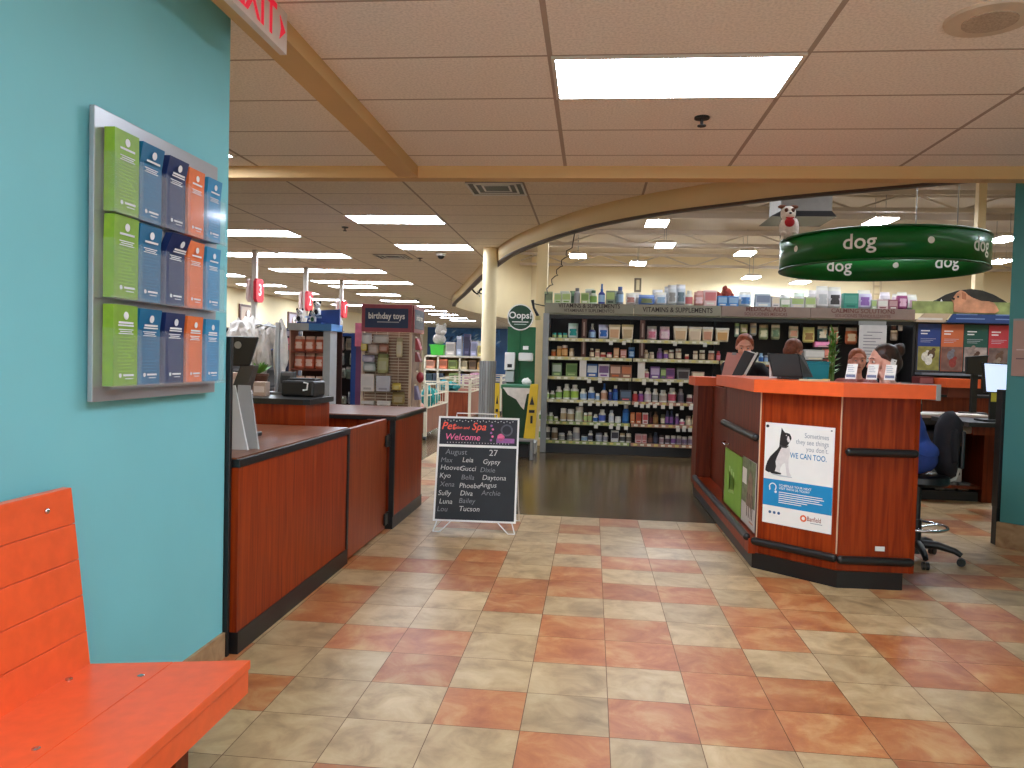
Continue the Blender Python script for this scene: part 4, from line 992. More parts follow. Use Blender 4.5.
# woman in black behind the far bay
h = P(744, 347, Y=7.85)
person('woman in a black top with red hair tied back, reading behind the counter', (1.48, 7.85, 0), (h.x, 7.82, h.z), (-.16, -1, -.30), (236, 168, 140), (156, 78, 48),
       [(1.485, 7.87, 1.42), (1.49, 7.88, 1.28), (1.50, 7.90, 1.08), (1.50, 7.92, .90)],
       [((1.33, 7.86, 1.345), (1.315, 7.72, 1.245), (1.335, 7.53, 1.25), (.5, -.8, .3), (.3, .3, -.8), .35), ((1.655, 7.86, 1.345), (1.745, 7.72, 1.235), (1.67, 7.50, 1.232), (-.45, -.85, -.12), (0, 0, -1), .45)],
       [((1.41, 7.92, .88), (1.41, 7.90, .48), (1.41, 7.93, .08), (1.40, 7.80, .045)), ((1.59, 7.92, .88), (1.59, 7.90, .48), (1.59, 7.93, .08), (1.60, 7.80, .045))], (26, 25, 30), (34, 36, 48), 'back', .96)
# person behind the monitor
h = P(794, 352, Y=7.75)
person('person with short reddish brown hair standing behind the black counter monitor', (h.x, 7.75, 0), (h.x, 7.75, h.z), (.75, .55, -.35), (216, 150, 124), (128, 70, 46),
       [(h.x - .01, 7.74, h.z - .16), (h.x - .01, 7.73, h.z - .30), (h.x, 7.73, h.z - .5), (h.x, 7.73, h.z - .68)],
       [((h.x - .11, 7.87, h.z - .235), (h.x - .10, 7.93, h.z - .5), (h.x + .02, 7.98, h.z - .68), (.5, .2, -.8), (0, -1, 0), .3), ((h.x + .10, 7.60, h.z - .235), (h.x + .14, 7.56, h.z - .5), (h.x + .22, 7.62, h.z - .70), (.3, .1, -.9), (0, 1, 0), .3)],
       [((h.x - .05, 7.80, h.z - .7), (h.x - .05, 7.80, .46), (h.x - .05, 7.80, .08), (h.x + .05, 7.86, .045)), ((h.x + .05, 7.67, h.z - .7), (h.x + .06, 7.67, .46), (h.x + .06, 7.67, .08), (h.x + .16, 7.73, .045))], (90, 84, 80), (50, 52, 64), 'short', .95)
# child
h = P(857.5, 361, Y=7.3)
person('red-haired child facing the counter between bamboo plant and phoning woman', (h.x, 7.3, 0), (h.x, 7.3, h.z), (-.12, -1, -.06), (236, 164, 138), (176, 92, 54),
       [(h.x, 7.32, h.z - .15), (h.x, 7.32, h.z - .28), (h.x, 7.32, h.z - .46), (h.x, 7.32, h.z - .62)],
       [((h.x - .14, 7.32, h.z - .215), (h.x - .17, 7.34, h.z - .45), (h.x - .17, 7.26, h.z - .63), (0, -.3, -.9), (1, 0, 0), .3), ((h.x + .14, 7.32, h.z - .215), (h.x + .17, 7.34, h.z - .45), (h.x + .17, 7.26, h.z - .63), (0, -.3, -.9), (-1, 0, 0), .3)],
       [((h.x - .07, 7.32, h.z - .64), (h.x - .07, 7.31, .42), (h.x - .07, 7.33, .07), (h.x - .07, 7.22, .042)), ((h.x + .07, 7.32, h.z - .64), (h.x + .07, 7.31, .42), (h.x + .07, 7.33, .07), (h.x + .07, 7.22, .042))], (170, 90, 80), (60, 70, 100), 'short', .88)
# woman on the phone, seen in profile
h = P(882, 362, Y=5.85)
HX, HZ = h.x, h.z
person('woman in blue scrubs with brown hair in a bun, talking on a phone', (2.40, 5.82, 0), (HX, 5.85, HZ), (-1, -.10, -.12), (230, 166, 144), (62, 40, 30),
       [(HX + .045, 5.85, HZ - .165), (HX + .13, 5.85, HZ - .30), (HX + .20, 5.84, HZ - .5), (2.365, 5.83, .74)],
       [((HX + .10, 5.67, HZ - .225), (HX + .06, 5.60, HZ - .36), (HX - .005, 5.745, HZ - .135), (.10, .02, .95), (.1, .9, .2), .5), ((HX + .10, 6.03, HZ - .225), (HX + .02, 6.08, HZ - .48), (HX - .18, 5.98, HZ - .56), (-.9, -.2, 0), (0, 0, -1), .3)],
       [((2.33, 5.74, .72), (2.02, 5.70, .68), (2.10, 5.74, .27), (1.99, 5.74, .235)), ((2.33, 5.92, .72), (2.02, 5.95, .68), (2.10, 5.92, .27), (1.99, 5.92, .235))], (44, 74, 150), (40, 66, 136), 'bun', .98)
t = thing('phone', 'white phone held to the ear of the woman in blue scrubs', 'phone', (HX + .03, 5.74, HZ - .06))
fr = frame((HX + .012, 5.752, HZ - .10), Vector((1, 0, -.25)), Vector((.35, .0, 1)))
a = MB(); a.rect(fr, -.012, 0, .024, .125, -.004, .004, M_WHITE); a.build('body', t)
a = MB(); a.disc(fr, .012, .112, .004, .004, .0055, M_BLACK, 8); a.build('camera', t)
# drafting stool under her
t = thing('drafting_stool', 'black drafting stool with chrome foot ring beside the reception counter', 'stool', (2.365, 5.82, 0))
a = MB(); a.tube([(.16, 0, .57), (.25, 0, .60), (.28, 0, .70), (.27, 0, .80)], .014, C_((196, 192, 186)), 8); a.build('back_support', t, True)
a = MB(); a.box((.245, -.09, .68), (.275, .09, .95), M_BLACK, .012); a.build('backrest', t, True)
a = MB(); a.lathe((0, 0, .555), [(.19, 0), (.205, .02), (.2, .06), (.17, .075)], M_BLACK, 22); a.build('seat', t, True)
a = MB(); a.cyl((0, 0, .08), (0, 0, .56), .024, M_BLACK, n=12); a.cyl((0, 0, .05), (0, 0, .30), .035, M_BLACK, n=12); a.build('column', t, True)
a = MB(); a.tube([(.2 * math.cos(k * math.pi / 16), .2 * math.sin(k * math.pi / 16), .25) for k in range(32)], .011, M_CHROME, 8, True)
for k in range(3): a.cyl((0, 0, .235), (.2 * math.cos(k * 2.094 + .4), .2 * math.sin(k * 2.094 + .4), .25), .008, M_CHROME, n=6)
a.build('foot_ring', t, True)
for k in range(5):
    an = math.radians(-27 - 72 * k); c, s_ = math.cos(an), math.sin(an)
    a = MB(); a.tube([(0, 0, .12), (.14 * c, .14 * s_, .125), (.25 * c, .25 * s_, .10), (.29 * c, .29 * s_, .075)], [.034, .028, .022, .018], M_BLACK, 8); g = a.build('leg', t, True)
    a = MB(); w = Vector((-s_, c, 0)) * .014
    for sg in (-1, 1): a.cyl(Vector((.29 * c, .29 * s_, .028)) + w * sg * .4, Vector((.29 * c, .29 * s_, .028)) + w * sg * 1.5, .028, M_RUBBER, n=14)
    a.build('caster', g, True)
# ------------------------------------------------------------------ vitamin shelves
GY = 11.42
GX = [-0.66, 0.585, 1.83, 3.075, 4.50]
SHZ = [.185, .47, .795, 1.135, 1.425, 1.70]           # shelf tops, from the floor up
t = thing('shelf_unit', 'long dark store shelf unit with grey header lettered for vitamins and supplements', 'shelving', (1.9, GY + .3, 0))
M_SH = mat('shelf_dark', (40, 34, 34), .6, var=.1)
M_LIP = mat('price_strip', (190, 182, 140), .5, var=.25, scale=14)
M_LIPS = [mat('price_strip_green', (150, 160, 96), .5, var=.3, scale=20), mat('price_strip_red', (176, 130, 104), .5, var=.3, scale=20)]
M_HEAD = mat('header_grey', (138, 132, 114), .5, var=.06); M_HEAD2 = mat('header_brown', (140, 118, 106), .5, var=.06)
M_DIV = mat('brown_divider', (84, 52, 42), .6, var=.1)
a = MB(); a.box((GX[0], GY + .50, .05), (GX[-1], GY + .54, 2.06), M_SH); a.build('back_panel', t)
a = MB(); a.box((GX[0], GY + .02, 0), (GX[-1], GY + .5, .14), M_BLACK); a.build('base', t)
for x in (GX[0] - .075,):
    a = MB(); a.box((x, GY - .03, 0), (x + .085, GY + .52, 2.06), M_GREY, .004); a.build('end_post', t)
a = MB(); a.box((4.485, GY + .0, 0), (4.515, GY + .54, 2.06), M_DARK); a.build('end_panel', t)
for x in GX[1:]:
    a = MB(); a.box((x - .02, GY + .40, .1), (x + .02, GY + .5, 2.06), M_DARK); a.build('upright', t)
for k, z in enumerate(SHZ):
    for s_ in range(4):
        x0, x1 = GX[s_] + .01, GX[s_ + 1] - .01
        if s_ == 3 and k in (3, 4, 5): continue
        if s_ == 2 and k == 5: continue
        a = MB(); a.box((x0, GY, z - .022), (x1, GY + .5, z), M_SH); a.build('shelf', t)
        a = MB(); a.box((x0, GY - .012, z - .045), (x1, GY - .002, z + .004), M_LIPS[0] if s_ == 0 and k < 2 else M_LIPS[1] if s_ == 1 and k < 3 else M_LIP)
        for q in range(12): a.box((x0 + .04 + q * .1, GY - .0135, z - .036), (x0 + .095 + q * .1, GY - .012, z - .006), C_((222, 216, 196)) if (q + k) % 3 else C_((206, 190, 110)))
        a.build('price_strip', t)
HT = [('VITAMINS & SUPPLEMENTS', 'VITAMINAS Y SUPLEMENTOS'), ('VITAMINS & SUPPLEMENTS', ''), ('MEDICAL AIDS', 'SOLUCIONES MEDICAS'), ('CALMING SOLUTIONS', 'SOLUCIONES TRANQUILIZANTES')]
for s_ in range(4):
    x0, x1 = GX[s_] - (.06 if s_ == 0 else 0), GX[s_ + 1]
    a = MB(); a.box((x0, GY - .02, 2.065), (x1 - .006, GY + .03, 2.215), M_HEAD if s_ < 2 else M_HEAD2, .003); g = a.build('header', t)
    fr = frame((.5 * (x0 + x1), GY - .021, 2.14), UX, UZ); a = MB(); l1, l2 = HT[s_]; ink = mat('header_ink', (48, 34, 30), .6); ink2 = mat('header_ink_red', (104, 54, 48), .6)
    i_ = ink if s_ < 2 else ink2
    if l2: a.text(fr, l1, .088, i_, b=.036, bold=.012, sx=.98 if len(l1) < 20 else .86); a.text(fr, l2, .064, i_, b=-.034, bold=.008, sx=.9 if len(l2) < 24 else .78)
    else: a.text(fr, l1, .10, i_, b=0, bold=.016, sx=.84)
    a.build('lettering', g)
    a = MB(); a.box((x0, GY - .005, 2.045), (x1 - .006, GY + .02, 2.065), C_((150, 150, 128))); a.box((x0, GY + .0, 1.99), (x1, GY + .03, 2.045), M_BLACK); a.build('header_rail', t)
for px in (545.5, 583.5, 642):
    x = P(px, 350, Y=GY).x
    a = MB(); a.box((x - .035, GY + .0, 1.425), (x + .035, GY + .10, 1.985), M_DIV); a.box((x - .012, GY - .003, 1.47), (x + .012, GY, 1.66), C_((150, 126, 112))); a.box((x - .012, GY - .003, 1.74), (x + .012, GY, 1.94), C_((150, 126, 112))); a.build('divider', t)
    a = MB(); a.box((x - .05, GY + .0, 1.137), (x + .05, GY + .08, 1.40), C_((214, 204, 192))); a.build('sign_box', t)
TAGS = [(589, 381), (600, 381), (581, 404), (590, 404), (598, 404), (604, 404), (611, 404), (616, 404), (596, 426.5), (611, 427), (618, 428), (626, 428), (636, 405), (642, 406), (648, 406), (655, 406), (663, 407), (671, 407), (682, 408), (691, 408), (644, 383), (656, 383), (669, 383), (681, 384), (611, 343), (624, 343), (675, 344), (705, 345), (678, 430), (684, 430), (690, 430)]
for px, py in TAGS:
    q = P(px, py, Y=GY - .018); a = MB(); a.box((q.x - .027, q.y - .002, q.z - .027), (q.x + .027, q.y, q.z + .03), C_((214, 208, 196))); a.build('shelf_tag', t)

WHT = (226, 222, 210)
def item(kind, x0p, x1p, h, c, lab, z, cap=WHT, band=None, Y=GY + .05, dep=None, name=None, group=None, cx=None, w=None):
    """One piece of merchandise standing at height z; pixel columns give its place and width."""
    if cx is None:
        pa, pb = P(x0p, 350, Y=Y), P(x1p, 350, Y=Y); w = pb.x - pa.x; cx = (pa.x + pb.x) / 2
    r = w / 2; d = dep or min(w, .12) / 2
    names = {'b': 'bottle', 'j': 'jar', 'p': 'pouch', 'x': 'carton', 't': 'tub', 's': 'spray_bottle', 'h': 'hanging_bag'}
    cy = Y + (r if kind in 'bjs' else d)
    o = thing(name or names[kind], lab, (name or names[kind]).replace('_', ' '), (cx, cy, z), 0, group or 'goods on the vitamin shelves')
    mc = C_(c); mk = C_(cap); ml = C_(band) if band else mc
    a = MB(); k = MB()
    if kind == 'b':
        hb = h * .80
        a.lathe((0, 0, 0), [(r * .92, 0), (r, h * .03), (r, h * .12), (r * 1.004, h * .13), (r * 1.004, h * .56), (r, h * .57), (r * .97, h * .66), (r * .55, hb)], mc, 12, [mc, mc, ml, ml, ml, mc, mc]); a.build('body', o, True)
        k.lathe((0, 0, hb), [(r * .62, 0), (r * .62, h - hb), (r * .55, h - hb + .001)], mk, 12); k.build('cap', o, True)
    elif kind == 'j':
        hb = h * .78
        a.lathe((0, 0, 0), [(r * .94, 0), (r, h * .04), (r, h * .14), (r * 1.004, h * .15), (r * 1.004, h * .62), (r, h * .63), (r * .86, hb)], mc, 12, [mc, mc, ml, ml, ml, mc]); a.build('body', o, True)
        k.lathe((0, 0, hb), [(r * .90, 0), (r * .90, h - hb), (r * .8, h - hb + .002)], mk, 12); k.build('lid', o, True)
    elif kind == 's':
        hb = h * .62
        a.lathe((0, 0, 0), [(r * .92, 0), (r, h * .03), (r * 1.004, h * .10), (r * 1.004, h * .44), (r, h * .45), (r * .8, h * .55), (r * .35, hb)], mc, 12, [mc, mc, ml, ml, mc, mc]); a.build('body', o, True)
        k.lathe((0, 0, hb), [(r * .38, 0), (r * .38, h * .12), (r * .28, h * .14), (r * .26, h * .38)], mk, 10); k.box((-r * .2, -r * .9, h * .27), (r * .2, 0, h * .36), mk); k.build('nozzle', o, True)
    elif kind == 'x':
        a.box((-r, -d, 0), (r, d, h), mc, min(.004, r * .2)); a.build('body', o, True)
        k.box((-r * .86, -d - .0012, h * .34), (r * .86, -d, h * .86), ml); k.box((-r * .6, -d - .002, h * .10), (r * .6, -d, h * .22), mk); k.build('label', o, True)
    elif kind == 't':
        a.hexa([(-r * .86, -d * .86, 0), (r * .86, -d * .86, 0), (r * .86, d * .86, 0), (-r * .86, d * .86, 0), (-r * .97, -d * .97, h * .86), (r * .97, -d * .97, h * .86), (r * .97, d * .97, h * .86), (-r * .97, d * .97, h * .86)], mc, .006); g = a.build('body', o, True)
        k.box((-r, -d, h * .85), (r, d, h), mk, .006); k.build('lid', o, True)
        q = MB(); q.hexa([(-r * .68, -d * .9 - .008, h * .12), (r * .68, -d * .9 - .008, h * .12), (r * .68, -d * .8, h * .12), (-r * .68, -d * .8, h * .12), (-r * .74, -d * .98 - .006, h * .68), (r * .74, -d * .98 - .006, h * .68), (r * .74, -d * .8, h * .68), (-r * .74, -d * .8, h * .68)], ml); q.build('label', o, True)
    else:                                     # stand-up pouch or hanging bag: full belly, flat sealed top
        z0 = 0
        V = []
        for f, q, e in ((0, .80, .62), (.10, .97, .95), (.45, 1.0, 1.0), (.80, .98, .45), (.93, 1.0, .10), (1, 1.0, .06)):
            V.append([(-r * q, -d * e, h * f), (0, -d * e * 1.15, h * f), (r * q, -d * e, h * f), (r * q, d * e, h * f), (0, d * e * 1.15, h * f), (-r * q, d * e, h * f)])
        vs = [p for ring in V for p in ring]; n = 6
        for j in range(5): a.add(vs[j * n:(j + 2) * n], [(i, (i + 1) % n, n + (i + 1) % n, n + i) for i in range(n)], mk if j >= 3 else mc, True)
        a.add(vs[:6], [(5, 4, 3, 2, 1, 0)], mc); a.add(vs[-6:], [(0, 1, 2, 3, 4, 5)], mk); a.build('bag', o, True)
        k.add([(-r * .72, -d * 1.02, h * .18), (0, -d * 1.19, h * .18), (r * .72, -d * 1.02, h * .18), (r * .72, -d * 1.03, h * .62), (0, -d * 1.19, h * .62), (-r * .72, -d * 1.03, h * .62)], [(0, 1, 4, 5), (1, 2, 3, 4)], ml); k.build('label', o, True)
    return o
SHN = ['lowest', 'second lowest', 'third lowest', 'third highest', 'second highest', 'highest']
def row(si, L, start=0, where='counted from the grey post'):
    for i, (kd, x0, x1, h, c, cn, cap, band) in enumerate(L):
        item(kd, x0, x1, h, c, '%s, %s from the grey post, %s vitamin shelf' % (cn, ORD[i + start], SHN[si]), SHZ[si] + .0005, cap, band)
A = lambda x0, z: [536 + v * .1016 for v in (x0, z)]
Bq = lambda x0, z: [630 + v * .1016 for v in (x0, z)]
Dq = lambda x0, z: [620 + v * .1016 for v in (x0, z)]
G_, LG, BL, LB, PU, PK, RD, TN, AM, TE, NV, OR, GY_ = (120, 158, 74), (170, 190, 120), (44, 96, 168), (150, 180, 208), (130, 84, 150), (206, 120, 140), (176, 60, 54), (190, 164, 124), (184, 112, 44), (30, 140, 132), (40, 48, 96), (206, 104, 50), (150, 148, 146)
CR = (226, 210, 180)
DKB = (56, 36, 32)
row(5, [('j', *A(155, 198), .075, TE, 'small teal jar', TE, LG), ('j', *A(206, 250), .075, TE, 'small teal jar', TE, LG), ('j', *A(258, 304), .075, TE, 'small teal jar', TE, LG), ('p', *A(312, 408), .225, (206, 216, 206), 'pale green pouch', (170, 196, 176), TE),
        ('s', *A(512, 585), .225, (60, 66, 120), 'blue spray bottle', WHT, LB), ('p', *A(612, 705), .215, (196, 198, 214), 'lavender pouch', (170, 170, 196), BL), ('t', *A(710, 825), .215, CR, 'cream square tub', (190, 170, 130), (206, 160, 120)), ('t', *A(838, 955), .22, CR, 'cream square tub', (180, 160, 110), TN)])
row(5, [('p', *Bq(165, 258), .205, (220, 190, 190), 'white and pink pouch', WHT, PK), ('p', *Bq(292, 385), .205, (206, 160, 176), 'pink pouch', (214, 190, 190), (220, 196, 196)), ('t', *Bq(425, 560), .215, CR, 'wide cream tub', WHT, (206, 170, 130)), ('t', *Bq(572, 700), .21, CR, 'wide cream tub', WHT, (214, 190, 160)), ('t', *Bq(708, 812), .21, CR, 'wide cream tub', WHT, (196, 140, 110)), ('t', *Bq(838, 972), .20, CR, 'wide cream tub', WHT, (200, 150, 90))], 8)
row(4, [('j', *A(148, 196), .10, AM, 'small amber jar', TN, OR), ('j', *A(204, 254), .155, (196, 132, 60), 'tall amber jar', TN, (206, 150, 80)), ('j', *A(256, 312), .17, AM, 'amber jar with white lid', WHT, (220, 170, 110)), ('j', *A(328, 376), .125, TN, 'tan jar', TN, CR),
        ('b', *A(528, 572), .135, (110, 70, 60), 'brown bottle with white cap', WHT, CR), ('j', *A(582, 630), .125, CR, 'cream jar', TN, (200, 150, 130)), ('j', *A(636, 692), .08, CR, 'low cream jar', TN, RD), ('j', *A(698, 752), .08, PK, 'low pink jar', RD, CR), ('x', *A(765, 818), .15, (206, 140, 96), 'orange carton', CR, (222, 180, 140)), ('x', *A(832, 892), .13, (190, 110, 90), 'red carton', CR, (214, 160, 150)), ('p', *A(912, 972), .165, (50, 96, 160), 'blue pouch', (90, 130, 180), LB)])
row(4, [('b', *Bq(140, 186), .13, TN, 'tan bottle', CR, CR), ('j', *Bq(194, 240), .10, (176, 150, 130), 'small tan jar', CR, CR), ('b', *Bq(268, 326), .16, (120, 100, 130), 'mauve bottle', (150, 130, 150), PU), ('j', *Bq(334, 380), .13, CR, 'cream jar', TN, PU), ('j', *Bq(384, 436), .14, (130, 90, 70), 'brown jar with white lid', WHT, CR), ('j', *Bq(450, 512), .16, (140, 100, 80), 'tall brown jar with white lid', WHT, CR), ('j', *Bq(544, 584), .08, TN, 'low tan jar', CR, RD), ('j', *Bq(624, 672), .13, (150, 120, 100), 'tan jar', CR, CR), ('j', *Bq(688, 742), .145, (110, 80, 66), 'dark jar with white lid', WHT, CR), ('j', *Bq(774, 838), .14, (160, 90, 70), 'red-brown jar with white lid', WHT, (206, 150, 120)), ('b', *Bq(852, 896), .14, RD, 'red bottle', (150, 60, 60), PK)], 11)
row(3, [('x', *A(162, 258), .195, (110, 136, 90), 'green carton', LG, (170, 180, 160)), ('x', *A(300, 410), .195, (120, 144, 84), 'green carton', LG, (90, 120, 60)), ('x', *A(505, 612), .195, (60, 96, 160), 'blue and white carton', WHT, (200, 206, 210)), ('x', *A(620, 728), .195, (210, 202, 206), 'white and violet carton', PU, (120, 90, 130)), ('x', *A(735, 842), .19, (140, 96, 76), 'brown carton', OR, (206, 170, 150)), ('x', *A(846, 950), .19, (150, 100, 80), 'brown and cream carton', CR, (200, 120, 80))])
row(3, [('b', *Bq(138, 198), .14, CR, 'cream bottle', WHT, PK), ('x', *Bq(206, 302), .18, (126, 90, 150), 'violet carton', WHT, (190, 170, 200)), ('x', *Bq(310, 362), .16, (100, 120, 90), 'green and violet carton', PU, LG), ('x', *Bq(366, 446), .16, (150, 90, 140), 'magenta carton', PK, (110, 70, 120)), ('t', *Bq(468, 600), .17, (150, 146, 146), 'grey tub with dark lid', (90, 88, 90), (70, 60, 60)), ('x', *Bq(618, 740), .12, (196, 160, 140), 'long tan carton', RD, CR)], 6)
row(2, [('b', *A(64, 92), .085, WHT, 'tiny white bottle', WHT, LG), ('b', *A(98, 142), .125, WHT, 'small white bottle', WHT, LG), ('b', *A(148, 198), .12, WHT, 'small white bottle', WHT, G_), ('b', *A(203, 268), .185, WHT, 'large white bottle with green label', WHT, G_), ('b', *A(278, 348), .225, WHT, 'tallest white bottle with green label', WHT, (150, 180, 80)), ('b', *A(352, 432), .215, WHT, 'broad white bottle with lime label', WHT, (160, 190, 70)), ('b', *A(445, 512), .16, WHT, 'white bottle with pale blue label', WHT, LB), ('b', *A(525, 592), .19, WHT, 'white bottle with blue label', WHT, (90, 130, 190)), ('j', *A(598, 642), .10, WHT, 'small white jar', WHT, LB),
        ('s', *A(650, 718), .25, (214, 190, 170), 'tan pump bottle with blue nozzle', BL, (190, 140, 110)), ('b', *A(724, 762), .16, (46, 66, 140), 'navy bottle with white cap', WHT, NV), ('b', *A(770, 820), .225, (40, 70, 150), 'blue bottle with white cap', WHT, (60, 110, 180)), ('x', *A(842, 952), .16, (70, 76, 90), 'dark wire display box', (200, 90, 90), (90, 110, 130))])
row(2, [('b', *Dq(138, 192), .145, RD, 'red bottle with white cap', WHT, (190, 60, 60)), ('b', *Dq(194, 248), .15, PU, 'violet bottle with white cap', WHT, (150, 70, 130)), ('b', *Dq(256, 326), .20, WHT, 'tall white bottle', WHT, (200, 180, 196)), ('b', *Dq(334, 392), .19, WHT, 'white bottle with grey label', WHT, GY_), ('b', *Dq(402, 482), .175, WHT, 'broad white bottle', WHT, (190, 170, 160)), ('b', *Dq(490, 574), .21, WHT, 'tallest white bottle with red label', WHT, (190, 80, 100)), ('b', *Dq(584, 646), .20, (130, 120, 124), 'grey bottle', (140, 130, 130), (90, 80, 90)), ('j', *Dq(674, 732), .12, (206, 190, 180), 'white jar', WHT, (120, 60, 60)), ('b', *Dq(738, 782), .17, (190, 130, 160), 'pink bottle', WHT, PK)], 13)
row(1, [('b', *A(48, 86), .145, WHT, 'small white bottle with green label', WHT, G_), ('b', *A(90, 132), .12, WHT, 'small white bottle', WHT, LG), ('b', *A(136, 190), .12, WHT, 'small white bottle', WHT, LG), ('j', *A(194, 236), .06, WHT, 'very low white jar', WHT, LG), ('j', *A(255, 318), .185, WHT, 'white canister', WHT, TN), ('j', *A(325, 396), .175, WHT, 'broad white canister', WHT, TN), ('j', *A(404, 484), .215, WHT, 'tall white canister', WHT, (200, 206, 170)), ('j', *A(490, 528), .13, TN, 'cream jar', WHT, LG), ('j', *A(530, 572), .14, TN, 'cream jar', WHT, LG), ('b', *A(580, 632), .115, WHT, 'white bottle with dark blue base', WHT, BL), ('b', *A(636, 706), .185, WHT, 'white bottle with blue and red label', WHT, (80, 100, 180)), ('b', *A(736, 788), .18, WHT, 'slim white bottle', (190, 190, 196), (206, 206, 210)), ('j', *A(800, 858), .09, WHT, 'round white tub', WHT, WHT), ('b', *A(870, 940), .265, (36, 90, 160), 'tall blue bottle with white top', WHT, (50, 120, 190))])
row(1, [('x', *Dq(124, 166), .16, (200, 110, 60), 'orange carton', CR, (210, 140, 90)), ('x', *Dq(180, 232), .16, (196, 100, 56), 'orange carton', CR, (170, 70, 50)), ('x', *Dq(244, 298), .16, (222, 206, 200), 'white and red carton', RD, (200, 90, 90)), ('b', *Dq(304, 344), .17, DKB, 'dark bottle', (50, 40, 40), (100, 40, 50)), ('b', *Dq(348, 400), .18, (120, 80, 46), 'brown bottle', (80, 60, 40), (150, 110, 60)), ('j', *Dq(424, 466), .14, (110, 106, 70), 'olive jar', (70, 70, 50), CR), ('b', *Dq(470, 508), .20, (56, 58, 90), 'dark blue bottle', (60, 70, 100), PU), ('b', *Dq(512, 548), .20, (60, 60, 96), 'dark blue bottle', (60, 70, 100), PU), ('b', *Dq(564, 606), .16, (130, 100, 130), 'mauve bottle with white cap', WHT, PU), ('b', *Dq(610, 662), .085, WHT, 'low white bottle', WHT, PK), ('j', *Dq(670, 726), .13, (190, 170, 150), 'tan canister', (170, 150, 130), CR), ('b', *Dq(730, 764), .15, TN, 'tan bottle', LG, CR)], 14)
row(0, [('j', *A(48, 102), .185, WHT, 'white canister with green print', WHT, G_), ('j', *A(105, 162), .18, WHT, 'white canister with dark print', WHT, (90, 90, 86)), ('j', *A(174, 236), .175, WHT, 'white canister with tan print', WHT, (140, 120, 90)), ('j', *A(244, 306), .10, WHT, 'low wide white jar', (200, 204, 206), (160, 164, 160)), ('b', *A(328, 382), .135, WHT, 'white bottle', WHT, GY_), ('j', *A(385, 456), .19, WHT, 'tall white canister with broad lid', WHT, (170, 172, 176)), ('j', *A(470, 532), .09, WHT, 'low white jar', (60, 60, 66), LB), ('b', *A(536, 586), .15, WHT, 'white bottle with dark band', (170, 170, 176), (70, 70, 90)), ('j', *A(610, 682), .12, (190, 188, 190), 'grey pear-shaped jar', (120, 120, 130), (150, 150, 160)), ('b', *A(688, 736), .13, WHT, 'white bottle', WHT, (150, 150, 160)), ('x', *A(764, 840), .165, (206, 204, 206), 'white carton with dark picture', WHT, (70, 66, 74)), ('j', *A(850, 905), .13, WHT, 'white jar with tan lid', TN, (90, 90, 90)), ('j', *A(912, 966), .13, WHT, 'white jar', WHT, (130, 120, 110))])
row(0, [('x', *Dq(178, 242), .13, (214, 180, 176), 'pink and white carton', RD, (196, 130, 130)), ('x', *Dq(245, 292), .13, (214, 176, 170), 'pink and white carton', RD, (190, 120, 120)), ('b', *Dq(300, 350), .14, (70, 54, 50), 'dark brown bottle', (60, 46, 44), (110, 70, 60)), ('b', *Dq(358, 404), .16, (54, 60, 76), 'dark blue bottle', (60, 80, 100), (80, 80, 100)), ('j', *Dq(414, 464), .12, (206, 200, 200), 'white jar with dark lid', (70, 60, 64), (160, 130, 140)), ('j', *Dq(474, 522), .12, (206, 200, 200), 'white jar with dark print', WHT, (100, 80, 90)), ('j', *Dq(530, 582), .12, (200, 196, 204), 'white jar with violet print', WHT, PU), ('j', *Dq(588, 638), .12, (196, 190, 200), 'pale jar', WHT, (150, 130, 160)), ('j', *Dq(642, 694), .11, (196, 190, 200), 'pale jar', WHT, (140, 120, 150)), ('j', *Dq(700, 756), .12, (196, 190, 200), 'pale jar', WHT, (150, 130, 150))], 13)
# medical section: bags on pegs and a shelf of bottles
def peg_bag(x0, x1, y0, y1, c, cn, cap, band, i, nm='hanging_bag'):
    pa, pb = P(x0, y1, Y=GY + .08), P(x1, y0, Y=GY + .08)
    item('h', 0, 0, pb.z - pa.z, c, '%s, %s along the peg row above the counter' % (cn, ORD[i]), pa.z, cap, band, Y=GY + .06, dep=.03, cx=(pa.x + pb.x) / 2, w=pb.x - pa.x, name=nm, group='bags on the peg row')
    a = MB(); a.cyl(((pa.x + pb.x) / 2, GY + .05, pb.z - .012), ((pa.x + pb.x) / 2, GY + .50, pb.z - .012), .004, M_CHROME, n=6); a.build('peg', SU)
SU = t
PB = [(45, 92, 130, 265, (130, 150, 130), 'green-grey hanging bag', LG, CR), (102, 172, 140, 230, (176, 176, 110), 'olive hanging bag', (190, 186, 120), CR), (196, 262, 130, 250, (160, 160, 150), 'grey hanging bag', CR, TN), (284, 376, 145, 290, (140, 150, 110), 'dark olive hanging bag', TN, (206, 196, 160)), (404, 492, 145, 290, (150, 156, 120), 'olive and white hanging bag', CR, (90, 110, 80)), (578, 672, 160, 280, (180, 170, 140), 'pale tan hanging bag', CR, (200, 140, 110)), (718, 832, 170, 320, (204, 188, 110), 'large yellow hanging bag', (206, 196, 130), (150, 110, 60)), (862, 962, 160, 300, (60, 90, 84), 'dark green hanging bag with pale label', CR, CR)]
for i, (x0, x1, y0, y1, c, cn, cap, band) in enumerate(PB):
    peg_bag(730 + x0 * .1016, 730 + x1 * .1016, 310 + y0 * .1016, 310 + y1 * .1016, c, cn, cap, band, i)
PB2 = [(20, 70, 160, 260, (170, 176, 160), 'pale green hanging pack'), (88, 180, 170, 335, (196, 110, 70), 'orange hanging pack'), (250, 365, 175, 335, (206, 110, 66), 'orange and cream hanging pack')]
for i, (x0, x1, y0, y1, c, cn) in enumerate(PB2):
    peg_bag(820 + x0 * .1016, 820 + x1 * .1016, 310 + y0 * .1016, 310 + y1 * .1016, c, cn, (214, 190, 160), (222, 190, 150), i + 8)
